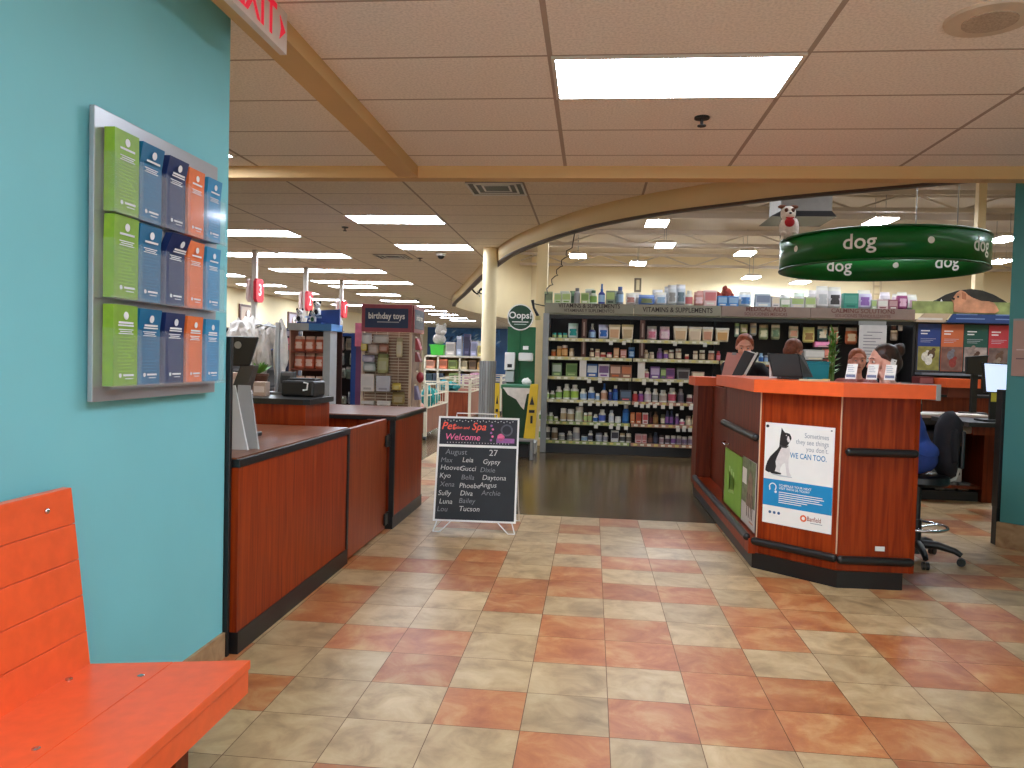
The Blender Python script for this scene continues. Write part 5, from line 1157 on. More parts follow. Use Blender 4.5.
q = P(744, 361, Y=GY)
a = MB(); zM = q.z - .02
a.box((GX[2] + .02, GY + .02, zM - .02), (GX[3] - .02, GY + .5, zM), M_SH); a.build('shelf', t)
a = MB(); a.box((GX[2] + .02, GY + .006, zM - .05), (GX[3] - .02, GY + .016, zM + .0), mat('orange_strip', (200, 120, 70), .5, var=.3, scale=18)); a.build('price_strip', t)
ML = [('b', 256, 286, .15, WHT, 'white bottle', WHT, WHT), ('b', 290, 336, .14, LB, 'pale blue bottle', LB, BL), ('j', 344, 382, .11, (120, 130, 160), 'grey-blue jar', GY_, LB), ('b', 394, 440, .14, (130, 150, 200), 'blue bottle', LB, BL), ('x', 446, 496, .11, (206, 196, 196), 'white and violet carton', PU, (150, 100, 120)), ('b', 500, 524, .11, WHT, 'slim white bottle', WHT, PK)]
for i, (kd, x0, x1, h, c, cn, cap, band) in enumerate(ML):
    item(kd, 730 + x0 * .1016, 730 + x1 * .1016, h, c, '%s, %s on the short shelf beside the reading woman' % (cn, ORD[i]), zM + .0005, cap, band, Y=GY + .06, group='goods on the short shelf')
for i, (x0, x1, y0, y1, c, cn) in enumerate([(815, 831, 342, 347, (226, 130, 170), 'flat pink pack on the shelf between orange packs and teal box'), (804, 826, 350, 360, (190, 184, 176), 'row-end grey carton above the teal box'), (824, 836, 349, 358, (214, 120, 100), 'small red and white carton beside the bamboo plant'), (822, 835, 358, 368, (196, 100, 80), 'lower red carton beside the bamboo plant')]):
    pa, pb = P(x0, y1, Y=GY + .05), P(x1, y0, Y=GY + .05)
    a = MB(); a.box((pa.x - .02, GY + .04, pa.z - .02), (pb.x + .02, GY + .5, pa.z), M_SH); a.build('shelf', t)
    item('x', 0, 0, pb.z - pa.z, c, cn, pa.z + .0005, CR, tuple(min(255, v + 30) for v in c), cx=(pa.x + pb.x) / 2, w=pb.x - pa.x, group='goods over the teal box')
# notice sheet and small hanging packs near the end of the header
pa, pb = P(858, 362, Y=GY - .06), P(887, 325.5, Y=GY - .06)
n_ = thing('notice_sheet', 'large white printed notice hung over the shelves behind the phoning woman', 'notice', (pa.x, GY - .06, pa.z)); fr = frame((pa.x, GY - .06, pa.z), UX, UZ); w, h = pb.x - pa.x, pb.z - pa.z
a = MB(); a.rect(fr, 0, 0, w, h, -.004, 0, mat('notice_paper', (206, 200, 196), .8)); a.build('page', n_)
a = MB()
for k, (x0, x1) in enumerate(((.28, .84), (.16, .48), (.16, .8), (.16, .62), (.16, .8), (.16, .72), (.16, .5), (.16, .8))): a.rect(fr, w * x0, h * (.80 - k * .085), w * x1, h * (.815 - k * .085) + .004, 0, .001, C_((130, 126, 130)))
a.build('print', n_)
a = MB(); a.box((pa.x + .03, GY - .064, pb.z), (pa.x + .05, GY - .02, pb.z + .012), M_GREY); a.box((pb.x - .05, GY - .064, pb.z), (pb.x - .03, GY - .02, pb.z + .012), M_GREY); a.box((pa.x, GY - .03, pb.z), (pb.x, GY - .016, pb.z + .06), M_GREY); a.build('hanger', n_)
HP = [(690, 760, 200, 300, (150, 130, 110)), (770, 810, 145, 205, (222, 214, 206)), (820, 905, 210, 300, (190, 160, 170)), (890, 932, 155, 215, (222, 214, 206)), (920, 980, 240, 300, (180, 150, 120)), (910, 1000, 305, 370, (150, 60, 80)), (915, 990, 385, 460, (190, 160, 120)), (870, 915, 445, 500, (222, 216, 200)), (940, 985, 480, 540, (206, 196, 160)), (880, 960, 565, 610, (180, 120, 80)), (850, 900, 610, 670, (206, 150, 90)), (905, 985, 640, 710, (110, 70, 80)), (700, 745, 150, 190, (120, 70, 60))]
for i, (x0, x1, y0, y1, c) in enumerate(HP):
    pa, pb = P(820 + x0 * .1016, 310 + y1 * .1016, Y=GY + .10), P(820 + x1 * .1016, 310 + y0 * .1016, Y=GY + .10)
    if pb.x > 4.475: continue
    item('h', 0, 0, pb.z - pa.z, c, 'small hanging pack, %s from the top, in the last peg section beside the posters' % ORD[i], pa.z, CR, tuple(min(255, v + 26) for v in c), Y=GY + .08, dep=.015, cx=(pa.x + pb.x) / 2, w=pb.x - pa.x, name='hanging_pack', group='small packs on pegs')
    a = MB(); a.cyl(((pa.x + pb.x) / 2, GY + .06, pb.z - .006), ((pa.x + pb.x) / 2, GY + .50, pb.z - .006), .003, M_CHROME, n=6); a.build('peg', t)
# on top of the header
a = MB(); a.box((GX[0], GY + .03, 2.19), (GX[-1], GY + .5, 2.215), M_SH); a.build('top_shelf', t)
TOPZ = 2.216
def top(L, x0f, k0, n0):
    for i, (kd, x0, x1, h, c, cn, cap, band) in enumerate(L):
        item(kd, x0f + x0 * .1953, x0f + x1 * .1953, h, c, '%s, %s from the grey post, on the header top' % (cn, ORD[n0 + i]), TOPZ, cap, band, Y=GY + .06, group='stock on top of the shelf header')
top([('x', 66, 102, .15, (190, 196, 160), 'pale green carton', G_, LG), ('x', 104, 150, .16, (200, 206, 180), 'white and green carton', G_, LG), ('b', 166, 198, .23, (150, 150, 150), 'tall grey bottle', (110, 110, 110), GY_), ('x', 202, 242, .16, (170, 186, 130), 'green carton', WHT, (130, 160, 90)), ('b', 248, 284, .20, (190, 200, 180), 'white bottle with dark green cap', (70, 110, 80), G_), ('s', 290, 326, .30, (60, 70, 150), 'blue spray bottle', BL, LB), ('x', 330, 376, .20, (130, 140, 120), 'olive carton', (60, 70, 60), LG), ('b', 384, 420, .26, (110, 120, 130), 'grey bottle', (70, 90, 140), LB), ('p', 432, 482, .17, (214, 206, 200), 'white pouch', WHT, (180, 130, 120)), ('p', 498, 578, .15, (90, 120, 180), 'blue pouch', (120, 150, 200), (120, 130, 90)), ('p', 584, 640, .19, (214, 216, 220), 'white pouch', WHT, LB), ('p', 646, 690, .30, (200, 204, 206), 'large white bag', (210, 210, 210), GY_), ('p', 690, 736, .31, (190, 196, 204), 'large grey bag', (206, 206, 210), (110, 130, 140)), ('b', 738, 776, .22, WHT, 'white bottle with red label', WHT, (200, 110, 110)), ('p', 782, 830, .20, (190, 130, 120), 'pink pouch', (200, 150, 140), (222, 190, 190)), ('x', 832, 896, .23, (222, 190, 184), 'pink and white carton', WHT, (206, 120, 120)), ('x', 902, 952, .15, (70, 130, 190), 'blue carton', WHT, LB), ('x', 956, 1008, .15, (80, 136, 196), 'blue carton', WHT, LB)], 540, 0, 0)
top([('p', 40, 100, .22, (206, 216, 226), 'white and blue pouch', WHT, (80, 130, 190)), ('x', 122, 200, .19, (180, 190, 200), 'pale grey carton', WHT, (130, 140, 160)), ('x', 206, 246, .16, (216, 206, 200), 'white carton', GY_, CR), ('x', 250, 300, .13, (170, 184, 150), 'pale green carton', G_, WHT), ('x', 304, 372, .15, (206, 200, 196), 'white carton', CR, LG), ('x', 376, 430, .16, (196, 196, 170), 'pale green carton', WHT, LG), ('p', 436, 494, .32, (222, 216, 214), 'tall white bag', WHT, (190, 190, 190)), ('p', 496, 560, .31, (216, 212, 212), 'tall white bag', WHT, (70, 66, 66))], 730, 0, 18)
top([('x', 572, 648, .22, (60, 140, 120), 'teal green carton', (40, 110, 100), (90, 160, 140)), ('p', 650, 712, .27, (206, 200, 222), 'white and violet bag', WHT, (150, 110, 180)), ('x', 716, 742, .13, (170, 186, 160), 'small green carton', WHT, LG), ('x', 746, 800, .14, (206, 180, 176), 'pink carton', (120, 50, 60), WHT), ('x', 804, 850, .14, (150, 90, 100), 'maroon carton', WHT, (190, 150, 150))], 730, 0, 26)
for i, (x0, x1, h, c, cn) in enumerate([(852, 900, .25, (150, 60, 110), 'magenta gift pack above the last header panel'), (902, 950, .22, (222, 222, 214), 'white bag at the end of the header above the posters'), (826, 862, .24, (226, 206, 210), 'white and pink bag behind the magenta gift pack')]):
    item('p', 730 + x0 * .1953, 730 + x1 * .1953, h, c, cn, TOPZ, WHT, (222, 180, 200), Y=GY + .06 + (.16 if i == 2 else 0), group='stock on top of the shelf header')
for i, (u, w, h, c, cn, kd) in enumerate([(547, 8, .19, (150, 160, 120), 'grey-green', 'x'), (563, 9, .20, (190, 196, 186), 'white', 'x'), (572, 7, .21, (90, 120, 84), 'dark green', 'p'), (588, 9, .24, (196, 200, 190), 'pale', 'x'), (612, 9, .22, (110, 126, 110), 'olive', 'p'), (634, 10, .20, (206, 196, 186), 'cream', 'p'), (656, 10, .25, (206, 206, 210), 'white', 'p'), (668, 10, .30, (196, 200, 206), 'pale grey', 'p'), (700, 9, .24, (206, 150, 140), 'pink', 'x'), (744, 9, .25, (196, 206, 216), 'pale blue', 'p'), (762, 9, .22, (180, 186, 190), 'grey', 'p'), (784, 9, .21, (206, 206, 200), 'white', 'p'), (798, 10, .24, (186, 196, 180), 'pale green', 'p'), (812, 9, .28, (214, 206, 206), 'white', 'p'), (866, 9, .25, (206, 196, 206), 'pale violet', 'p'), (884, 9, .27, (216, 206, 210), 'white', 'p')]):
    item(kd, u - w / 2, u + w / 2, h, c, '%s pack, %s from the grey post, in the rear row on the header top' % (cn, ORD[i]), TOPZ, tuple(min(255, v + 20) for v in c), tuple(int(v * .8) for v in c), Y=GY + .30, group='stock on top of the shelf header', name='spare_pack')
# reddish plush lump on the header
q = P(716, 300, Y=GY + .25); tt = thing('plush_toy', 'red-brown plush toy lying behind cartons on top of the shelf header', 'plush toy', (q.x, GY + .30, TOPZ)); M_PL = mat('red_plush', (150, 62, 48), .9, var=.25, scale=40)
a = MB(); a.ell((-.02, 0, .12), (.15, .09, .12), M_PL); a.build('body', tt, True)
a = MB(); a.ell((.16, 0, .20), (.085, .08, .09), M_PL); a.ell((.23, -.02, .18), (.035, .04, .03), M_PL); a.build('head', tt, True)
for y in (-.05, .05):
    a = MB(); a.ell((.13, y, .28), (.03, .015, .04), M_PL); a.build('ear', tt, True)
# handset on a coiled cord at the grey post
tt = thing('handset', 'black price check handset leaning at the top of the grey shelf post', 'handset', (-.80, GY - .05, 1.95))
A_0, A_1 = P(538, 316, Y=GY - .06), P(532.5, 300, Y=GY - .06)
a = MB(); a.tube([A_0, A_0.lerp(A_1, .5) + Vector((-.02, 0, .0)), A_1], [.024, .017, .024], M_BLACK, 8); a.build('grip', tt)
a = MB(); a.box(A_0 + Vector((-.04, -.03, -.06)), A_0 + Vector((.04, .03, .0)), C_((206, 190, 130)), .005); a.build('bracket', tt)
a = MB(); b0 = P(545, 296, Y=GY + .2); b1 = P(577, 235, Y=GY + .2)
L = [b0.lerp(b1, k / 26) + Vector((.03 * math.sin(k * 1.6), 0, .02 * math.cos(k * 1.6))) for k in range(20)] + [P(572, 248, Y=GY + .2), P(578, 215, Y=GY + .2)]
a.tube([A_1 + Vector((.0, 0, -.05)), P(545, 306, Y=GY)] + L[0:], .008, M_BLACK, 5); a.build('coil_cord', tt)
# ------------------------------------------------------------------ dog mess station beside the vitamin shelves
OY = 11.18
t = thing('pet_station', 'green pet clean-up station with a round sign and dispensers', 'station', (-1.05, OY, 0))
MG = mat('station_green', (20, 92, 52), .4, var=.08)
pl = lambda x, y: P(x, y, Y=OY)
a = MB(); q0, q1 = pl(505, 412), pl(535.5, 327); a.box((q0.x, OY + .08, .45), (q1.x, OY + .12, q1.z), MG, .008); a.build('board', t)
a = MB(); c = pl(520, 317); fr = frame((c.x, OY + .06, c.z), UX, UZ); a.disc(fr, 0, 0, .192, -.03, 0, mat('sign_green', (24, 64, 44), .4), 32); a.build('round_sign', t)
a = MB()
for k in range(40):
    an = k * math.pi / 20; an2 = (k + 1) * math.pi / 20
    a.add([fr @ Vector((r * math.cos(w), r * math.sin(w), .002)) for r, w in ((.192, an), (.176, an), (.176, an2), (.192, an2))], [(0, 1, 2, 3)], M_WHITE)
a.text(fr, 'Oops!', .135, M_WHITE, d1=.003, b=.025, bold=.02, sx=1.0); a.rect(fr, -.12, -.075, .12, -.062, 0, .003, M_WHITE); a.rect(fr, -.09, -.11, .09, -.098, 0, .003, C_((170, 190, 180))); a.build('lettering', t)
a = MB(); a.cyl((c.x, OY + .09, .45), (c.x, OY + .09, c.z - .1), .02, MG, n=10); a.box((-1.30, OY - .02, 0), (-.78, OY + .30, .17), C_((206, 204, 200)), .01); a.build('stand', t)
a = MB(); q0, q1 = pl(504.5, 370), pl(515, 352.5); a.box((q0.x, OY - .02, q0.z), (q1.x, OY + .08, q1.z), M_WHITE, .012); a.build('soap_dispenser', t)
a = MB(); q0, q1 = pl(505, 382), pl(514, 371); a.box((q0.x, OY + .0, q0.z), (q1.x, OY + .08, q1.z), C_((180, 186, 184)), .008); a.box((q0.x + .03, OY - .021, q1.z + .05), (q1.x - .03, OY - .019, q1.z + .10), M_DARK); a.build('bag_dispenser', t)
a = MB(); q0, q1 = pl(518.5, 361), pl(533, 353); a.box((q0.x, OY - .04, q0.z), (q1.x, OY + .08, q1.z), M_WHITE, .015); a.build('towel_holder', t)
a = MB(); q0, q1 = pl(522.5, 349.5), pl(528, 346); a.box((q0.x, OY + .07, q0.z), (q1.x, OY + .08, q1.z), M_WHITE); a.build('notice', t)
t = thing('waste_bin', 'dark green waste bin with a white liner below the round sign', 'bin', (-1.05, OY - .25, 0))
q0, q1 = P(503.5, 384, Y=OY - .3), P(536, 384, Y=OY - .3); cx = (q0.x + q1.x) / 2; W = (q1.x - q0.x) / 2; zt = q0.z
MBN = mat('bin_green', (16, 66, 36), .35)
a = MB(); a.hexa([(cx - W * .84, OY - .5, .19), (cx + W * .84, OY - .5, .19), (cx + W * .84, OY - .07, .19), (cx - W * .84, OY - .07, .19), (cx - W, OY - .52, zt - .04), (cx + W, OY - .52, zt - .04), (cx + W, OY - .04, zt - .04), (cx - W, OY - .04, zt - .04)], MBN, .012); a.build('body', t)
a = MB(); a.box((cx - W - .01, OY - .53, zt - .06), (cx + W + .01, OY - .03, zt), mat('bin_rim', (60, 120, 90), .4), .012); a.build('rim', t)
a = MB()
V = [(cx - W * .92, zt - .04), (cx + W * .94, zt - .04), (cx + W * .90, zt - .10), (cx + W * .55, zt - .12), (cx + W * .38, zt - .34), (cx + W * .2, zt - .30), (cx - W * .1, zt - .20), (cx - W * .6, zt - .14)]
a.slab(frame((0, OY - .527, 0), UX, UZ), V, -.004, .004, M_BAG); a.build('liner', t)
a = MB(); a.box((cx - W * .7, OY - .48, 0), (cx + W * .7, OY - .08, .19), M_DARK); a.build('base', t)
crumple((cx + .09, OY - .22, zt + .04), .07, .055, 77, M_PAPER, thing('crumpled_tissue', 'crumpled white tissue lying on top of the green waste bin', 'tissue', (cx + .09, OY - .22, zt)), 'tissue')
MY = mat('safety_yellow', (228, 190, 40), .45, var=.06)
def wet_sign(A_, name_lab, w0, w1, yb, z0, ztop, lean):
    t = thing('wet_floor_sign', name_lab, 'floor sign', (A_, yb, z0))
    H = ztop - z0
    for s_ in (0, 1):
        a = MB(); y0 = yb + s_ * .05
        a.hexa([(A_ - w0, y0, z0), (A_ + w0, y0, z0), (A_ + w0, y0 + .02, z0), (A_ - w0, y0 + .02, z0), (A_ - w1 + lean, y0 + .03 - s_ * .03, ztop), (A_ + w1 + lean, y0 + .03 - s_ * .03, ztop), (A_ + w1 + lean, y0 + .05 - s_ * .03, ztop), (A_ - w1 + lean, y0 + .05 - s_ * .03, ztop)], MY, .006); a.build('panel', t)
    fr = frame((A_ + lean * .5, yb - .004 + .015, z0 + H * .5), UX, Vector((lean, .03, H))); a = MB()
    a.slab(fr, [(-w0 * .42, H * .12), (w0 * .42, H * .12), (0, H * .28)], 0, .006, M_BLACK); a.rect(fr, -w0 * .5, -.02, w0 * .5, .02, 0, .006, M_BLACK); a.rect(fr, -w0 * .2, -H * .22, w0 * .2, -H * .08, 0, .006, M_BLACK); a.build('print', t)
q0, q1 = P(530, 441, Y=OY - .58), P(532, 384, Y=OY - .58)
wet_sign(q0.x - .01, 'yellow wet floor sign propped at the front of the green waste bin', .078, .055, OY - .62, .283, q1.z + .0, .05)
q0 = P(500, 384, Y=OY - .40); wet_sign(q0.x, 'yellow wet floor sign seen edge-on between round column and green bin', .035, .03, OY - .66, .283, q0.z + .02, -.01)
t = thing('low_platform', 'low grey platform under the green bin and yellow sign', 'platform', (-1.05, OY - .3, 0)); a = MB(); a.box((-1.40, OY - .72, .25), (-.76, OY - .54, .282), M_GREY, .004); a.build('top', t)
for x in (-1.37, -.79):
    a = MB(); a.box((x - .02, OY - .70, 0), (x + .02, OY - .56, .25), M_GREY); a.build('leg', t)

# ------------------------------------------------------------------ birthday toys stand
BYY = 9.5
bp = lambda x, y: P(x, y, Y=BYY)
x0, x1 = bp(361.5, 350).x, bp(411.5, 350).x; DEP = .62
t = thing('toy_stand', 'tall wire toy stand with a dark blue birthday toys header', 'display stand', ((x0 + x1) / 2, BYY + DEP / 2, 0))
M_POST = mat('cream_post', (214, 190, 164), .5)
for x in (x0, x1 - .03):
    for y in (BYY, BYY + DEP - .03):
        a = MB(); a.box((x, y, 0), (x + .03, y + .03, 2.03), M_POST); a.build('post', t)
M_NAVY = mat('header_navy', (30, 48, 84), .5, var=.06); M_RIM = mat('header_rose', (150, 62, 74), .5, var=.1)
zb, ztp = bp(388, 332).z, bp(388, 304.5).z
a = MB(); a.box((x0, BYY - .02, zb), (x1, BYY + .01, ztp), M_RIM, .003); a.box((x0 + .045, BYY - .024, zb + .05), (x1 - .045, BYY - .02, ztp - .05), M_NAVY); h1 = a.build('header', t)
fr = frame(((x0 + x1) / 2, BYY - .0245, (zb + ztp) / 2), UX, UZ)
a = MB(); a.text(fr, 'birthday toys', .108, M_WHITE, b=.025, bold=.02, sx=.82); a.rect(fr, -.12, -.055, .16, -.043, 0, .001, C_((170, 170, 176))); a.build('lettering', h1)
a = MB(); a.box((x1 - .01, BYY + .02, zb), (x1 + .02, BYY + DEP, ztp), M_RIM, .003); a.box((x1 + .02, BYY + .06, zb + .05), (x1 + .024, BYY + DEP - .05, ztp - .05), M_NAVY); h2 = a.build('header', t)
a = MB(); a.text(frame((x1 + .0245, BYY + DEP * .5, (zb + ztp) / 2), UY, UZ), 'birthday toys', .10, M_WHITE, b=.02, bold=.02, sx=.66); a.build('lettering', h2)
M_WIRE = mat('tan_wire', (206, 190, 166), .5)
a = MB()
for k in range(36): a.box((x0 + .03, BYY + .025, .35 + k * .037), (x1 - .03, BYY + .033, .358 + k * .037), M_WIRE)
for k in range(5): a.box((x0 + .03 + k * (x1 - x0 - .06) / 4, BYY + .033, .3), (x0 + .036 + k * (x1 - x0 - .06) / 4, BYY + .038, zb), M_WIRE)
a.build('wire_grid', t)
a = MB(); a.box((x0 + .03, BYY + .05, .12), (x1 - .03, BYY + .07, zb), mat('stand_back', (140, 112, 92), .7, var=.25, scale=9)); a.box((x1 - .04, BYY + .05, .12), (x1 - .025, BYY + DEP - .03, zb), MATS['stand_back']); a.build('back_panel', t)
a = MB(); a.box((x0 - .01, BYY - .03, 0), (x1 + .02, BYY + DEP + .02, .14), M_WOODD); a.build('base', t)
TOYS = [(363, 372, 333, 344, 'p', (206, 206, 206), 'pale plush toy pack'), (374, 389, 335, 343, 'h', (200, 196, 190), 'white toy pack'), (362, 368, 341, 351, 'h', (214, 186, 90), 'yellow-tagged toy pack'), (369, 379, 343, 354, 'h', (180, 160, 150), 'grey toy pack'), (380, 389, 344, 352, 'h', (170, 120, 100), 'brown toy pack'), (397, 403, 338, 357, 'h', (210, 196, 160), 'long cream chew pack'), (363, 375, 355, 362, 'h', (176, 170, 190), 'lilac toy pack'), (364, 376, 362, 371, 'h', (180, 190, 190), 'pale blue toy pack'), (378, 389, 354, 373, 'h', (170, 170, 120), 'tall olive toy pack'), (362, 375, 374, 391, 'x', (222, 216, 210), 'large white toy box'), (377, 391, 376, 391, 'x', (196, 196, 206), 'large pale blue toy box'), (393, 401, 383, 390, 'h', (214, 190, 90), 'yellow toy pack'), (393, 405, 392, 404, 'h', (150, 130, 80), 'olive toy pack'), (362, 375, 401, 404, 'x', (226, 222, 216), 'flat white box'), (378, 391, 401, 405, 'x', (226, 222, 216), 'flat white box')]
for i, (u0, u1, v0, v1, kd, c, cn) in enumerate(TOYS):
    pa, pb = bp(u0, v1), bp(u1, v0)
    item(kd, 0, 0, pb.z - pa.z, c, '%s on the birthday toys stand front, %s from its top' % (cn, ORD[i]), pa.z, tuple(max(0, v - 40) for v in c), tuple(min(255, int(v * .7 + 60)) for v in c), Y=BYY - .05, dep=.03, cx=(pa.x + pb.x) / 2, w=pb.x - pa.x, name={'h': 'toy_pack', 'p': 'toy_pack', 'x': 'toy_box'}[kd], group='toys on the birthday stand')
for i, (u, v0, v1, c, cn) in enumerate([(416, 338, 350, (180, 70, 80), 'red toy pack'), (417, 352, 362, (150, 80, 80), 'dark red toy pack'), (419, 372, 383, (150, 40, 50), 'round red ball toy'), (416, 386, 400, (120, 110, 140), 'grey-violet toy pack')]):
    pa = P(u, v1, X=x1 + .06); pb = P(u, v0, X=x1 + .06); c0 = Vector((x1 + .075, min(max(pa.y, BYY + .12), BYY + DEP - .1), pa.z)); h = pb.z - pa.z
    o = thing('toy_pack', '%s on the side of the birthday toys stand' % cn, 'toy', c0, 0, 'toys on the birthday stand'); a = MB()
    if 'ball' in cn: a.ell((0, 0, h / 2), (.05, h / 2, h / 2), C_(c), 14)
    else: a.hexa([(-.04, -.07, 0), (.03, -.07, 0), (.03, .07, 0), (-.04, .07, 0), (-.045, -.065, h), (-.02, -.065, h), (-.02, .065, h), (-.045, .065, h)], C_(c), .01)
    a.build('body', o, True); a = MB(); a.box((-.05, -.05, h), (-.044, .05, h + .02), C_((214, 200, 170))); a.build('tag', o, True)

# ------------------------------------------------------------------ treat shelf with orange bags
TY = 9.3
tp = lambda x, y: P(x, y, Y=TY)
x0, x1 = tp(291, 350).x, tp(332, 350).x
t = thing('treat_shelf', 'blue topped shelf display filled with orange treat bags', 'display shelf', ((x0 + x1) / 2, TY + .2, 0))
M_NB = mat('display_blue', (36, 72, 140), .5); M_PG = mat('pale_grey_panel', (176, 180, 182), .5)
ROWS_ = [tp(310, 351.5).z, tp(310, 369).z, tp(310, 390).z, tp(310, 408).z]
a = MB(); a.box((x0, TY + .38, .05), (x1, TY + .40, tp(310, 325).z), mat('display_back', (70, 40, 32), .7)); a.build('back_panel', t)
for x, m_ in ((x0 - .02, C_((196, 150, 130))), (x1 - .11, M_PG)):
    a = MB(); a.box((x, TY - .01, 0), (x + (.02 if x < x0 else .09), TY + .24, tp(310, 328).z), m_); a.build('side_panel', t)
for z in ROWS_:
    a = MB(); a.box((x0, TY, z - .02), (x1 - .11, TY + .38, z), C_((130, 60, 40))); a.build('shelf', t)
a = MB(); z0, z1 = tp(310, 330.5).z, tp(310, 323.5).z; xm = tp(310, 325).x
a.box((x0 - .03, TY - .04, z0), (xm, TY + .4, z1), M_PG); a.box((xm, TY - .041, z0), (x1, TY + .4, z1), mat('display_light_blue', (70, 130, 190), .5)); a.build('header_band', t)
a = MB(); zt_ = tp(325, 308).z; a.slab(frame((0, TY + .22, 0), UX, UZ), [(tp(300, 320).x, z1), (x1 + .02, z1), (x1 + .02, zt_), (tp(304, 310).x, zt_ - .03)], -.02, .02, M_NB); a.build('header_back', t)
a = MB(); a.box((x0 + .05, TY + .05, z1), (tp(320, 320).x, TY + .2, z1 + .02), M_NB); a.box((tp(299, 320).x, TY + .19, tp(300, 317).z), (tp(316, 320).x, TY + .21, tp(300, 315).z), C_((150, 170, 200))); a.build('ledge', t)
i = 0
for r in range(3):
    zz = ROWS_[r]; ht = (.19, .195, .17)[r]
    for k, (u0, u1) in enumerate(((293, 302), (303.5, 312.5), (314, 322), (323, 328.5))):
        if r == 1 and k == 3: c, cn = (110, 126, 140), 'grey-blue treat bag'
        elif r == 2 and k < 2: c, cn = (206, 170, 150), 'pale treat bag'
        else: c, cn = ((216, 112, 80), (222, 124, 92), (206, 100, 70))[(k + r) % 3], 'orange treat bag'
        pa, pb = tp(u0, 350), tp(u1, 350)
        item('h', 0, 0, ht, c, '%s, %s along the %s row of the blue topped display' % (cn, ORD[k], ('top', 'middle', 'bottom')[r]), zz + .0005, (236, 196, 170), (240, 206, 190), Y=TY + .04, dep=.05, cx=(pa.x + pb.x) / 2, w=pb.x - pa.x, name='treat_bag', group='treat bags')
def plush(px, py, s, lab, body, spots, z=None, Y=TY + .1):
    q = P(px, py, Y=Y); z = q.z if z is None else z
    o = thing('plush_toy', lab, 'plush toy', (q.x, Y, z)); mb_, ms_ = mat('plush_%d_%d_%d' % body, body, .9, var=.12, scale=40), mat('plush_%d_%d_%d' % spots, spots, .9, var=.12, scale=40)
    a = MB(); a.ell((0, 0, .32 * s), (.30 * s, .24 * s, .33 * s), mb_); a.ell((0, -.2 * s, .26 * s), (.16 * s, .08 * s, .2 * s), ms_); a.build('body', o, True)
    a = MB(); a.ell((.02 * s, -.06 * s, .78 * s), (.26 * s, .22 * s, .23 * s), mb_); a.ell((.02 * s, -.26 * s, .70 * s), (.12 * s, .08 * s, .09 * s), mb_); a.ell((.02 * s, -.34 * s, .72 * s), (.04 * s, .03 * s, .03 * s), M_BLACK); a.build('head', o, True)
    for x in (-.2, .24):
        a = MB(); a.ell((x * s, -.02 * s, .98 * s), (.09 * s, .05 * s, .11 * s), ms_); a.build('ear', o, True)
        a = MB(); a.ell((x * .5 * s, -.255 * s, .82 * s), (.04 * s, .025 * s, .045 * s), ms_); a.build('eye', o, True)
        a = MB(); a.ell((x * 1.1 * s, -.22 * s, .12 * s), (.11 * s, .17 * s, .10 * s), mb_); a.build('foot', o, True)
    return o
plush(299.5, 324, .16, 'small white and dark plush on the blue display, lower ledge beside its pale end', (222, 218, 216), (60, 56, 60), z1 + .0205, TY + .10)
plush(313, 324, .14, 'small white and green plush on the blue display, lower ledge beside the blue panel', (216, 214, 212), (60, 110, 80), z1 + .0205, TY + .12)
plush(317, 314, .17, 'black and white plush sitting highest on the blue display', (226, 224, 224), (40, 38, 44), tp(310, 315).z, TY + .14)
# dark rack with hanging bags
RY = 10.0
rp_ = lambda x, y: P(x, y, Y=RY)
x0, x1 = rp_(334, 350).x, rp_(361, 350).x
t = thing('snack_rack', 'black peg rack of small bags with a blue end panel', 'display rack', ((x0 + x1) / 2, RY + .15, 0))
a = MB(); a.box((x0, RY + .2, .05), (x1, RY + .24, rp_(345, 334).z), M_BLACK); a.build('back_panel', t)
a = MB(); a.box((rp_(352.5, 350).x, RY - .06, 0), (x1 - .05, RY + .24, rp_(345, 333).z), M_NB); a.build('end_panel', t)
a = MB(); a.box((x1 - .06, RY - .08, rp_(345, 346).z), (x1 + .04, RY + .24, rp_(345, 323).z), mat('pink_panel', (206, 110, 130), .6, var=.2, scale=10)); a.box((x1 - .05, RY - .06, 0), (x1 + .02, RY + .24, rp_(345, 346).z), C_((110, 60, 100))); a.build('side_panel', t)
a = MB(); a.box((x0, RY - .02, rp_(345, 336).z), (rp_(352.5, 350).x, RY + .2, rp_(345, 333).z), M_NB); a.build('header', t)
a = MB(); a.box((x0, RY - .02, .05), (x1 - .06, RY + .2, .4), M_NB); a.build('base', t)
for i, (u0, u1, v0, v1, c, cn) in enumerate([(335, 343, 337, 350, (206, 196, 180), 'cream snack bag'), (345, 352, 338, 350, (196, 186, 160), 'cream snack bag'), (336, 343, 353, 365, (150, 160, 150), 'grey-green snack bag'), (349, 352.3, 353, 365, (170, 176, 160), 'grey-green snack bag'), (341, 344, 368, 378, (150, 156, 140), 'narrow grey snack bag'), (345, 352, 367, 379, (140, 160, 140), 'grey-green snack bag'), (341, 345, 396, 404, (190, 196, 170), 'pale green snack bag'), (347, 352, 392, 404, (170, 170, 180), 'pale grey snack bag')]):
    pa, pb = rp_(u0, v1), rp_(u1, v0)
    item('h', 0, 0, pb.z - pa.z, c, '%s, %s of those hanging on the black peg rack' % (cn, ORD[i]), pa.z, (206, 200, 190), tuple(int(v * .8) for v in c), Y=RY + .02, dep=.03, cx=(pa.x + pb.x) / 2, w=pb.x - pa.x, name='snack_bag', group='bags on the black rack')
    a = MB(); a.cyl(((pa.x + pb.x) / 2, RY, pb.z - .01), ((pa.x + pb.x) / 2, RY + .21, pb.z - .01), .004, M_CHROME, n=6); a.build('peg', t)
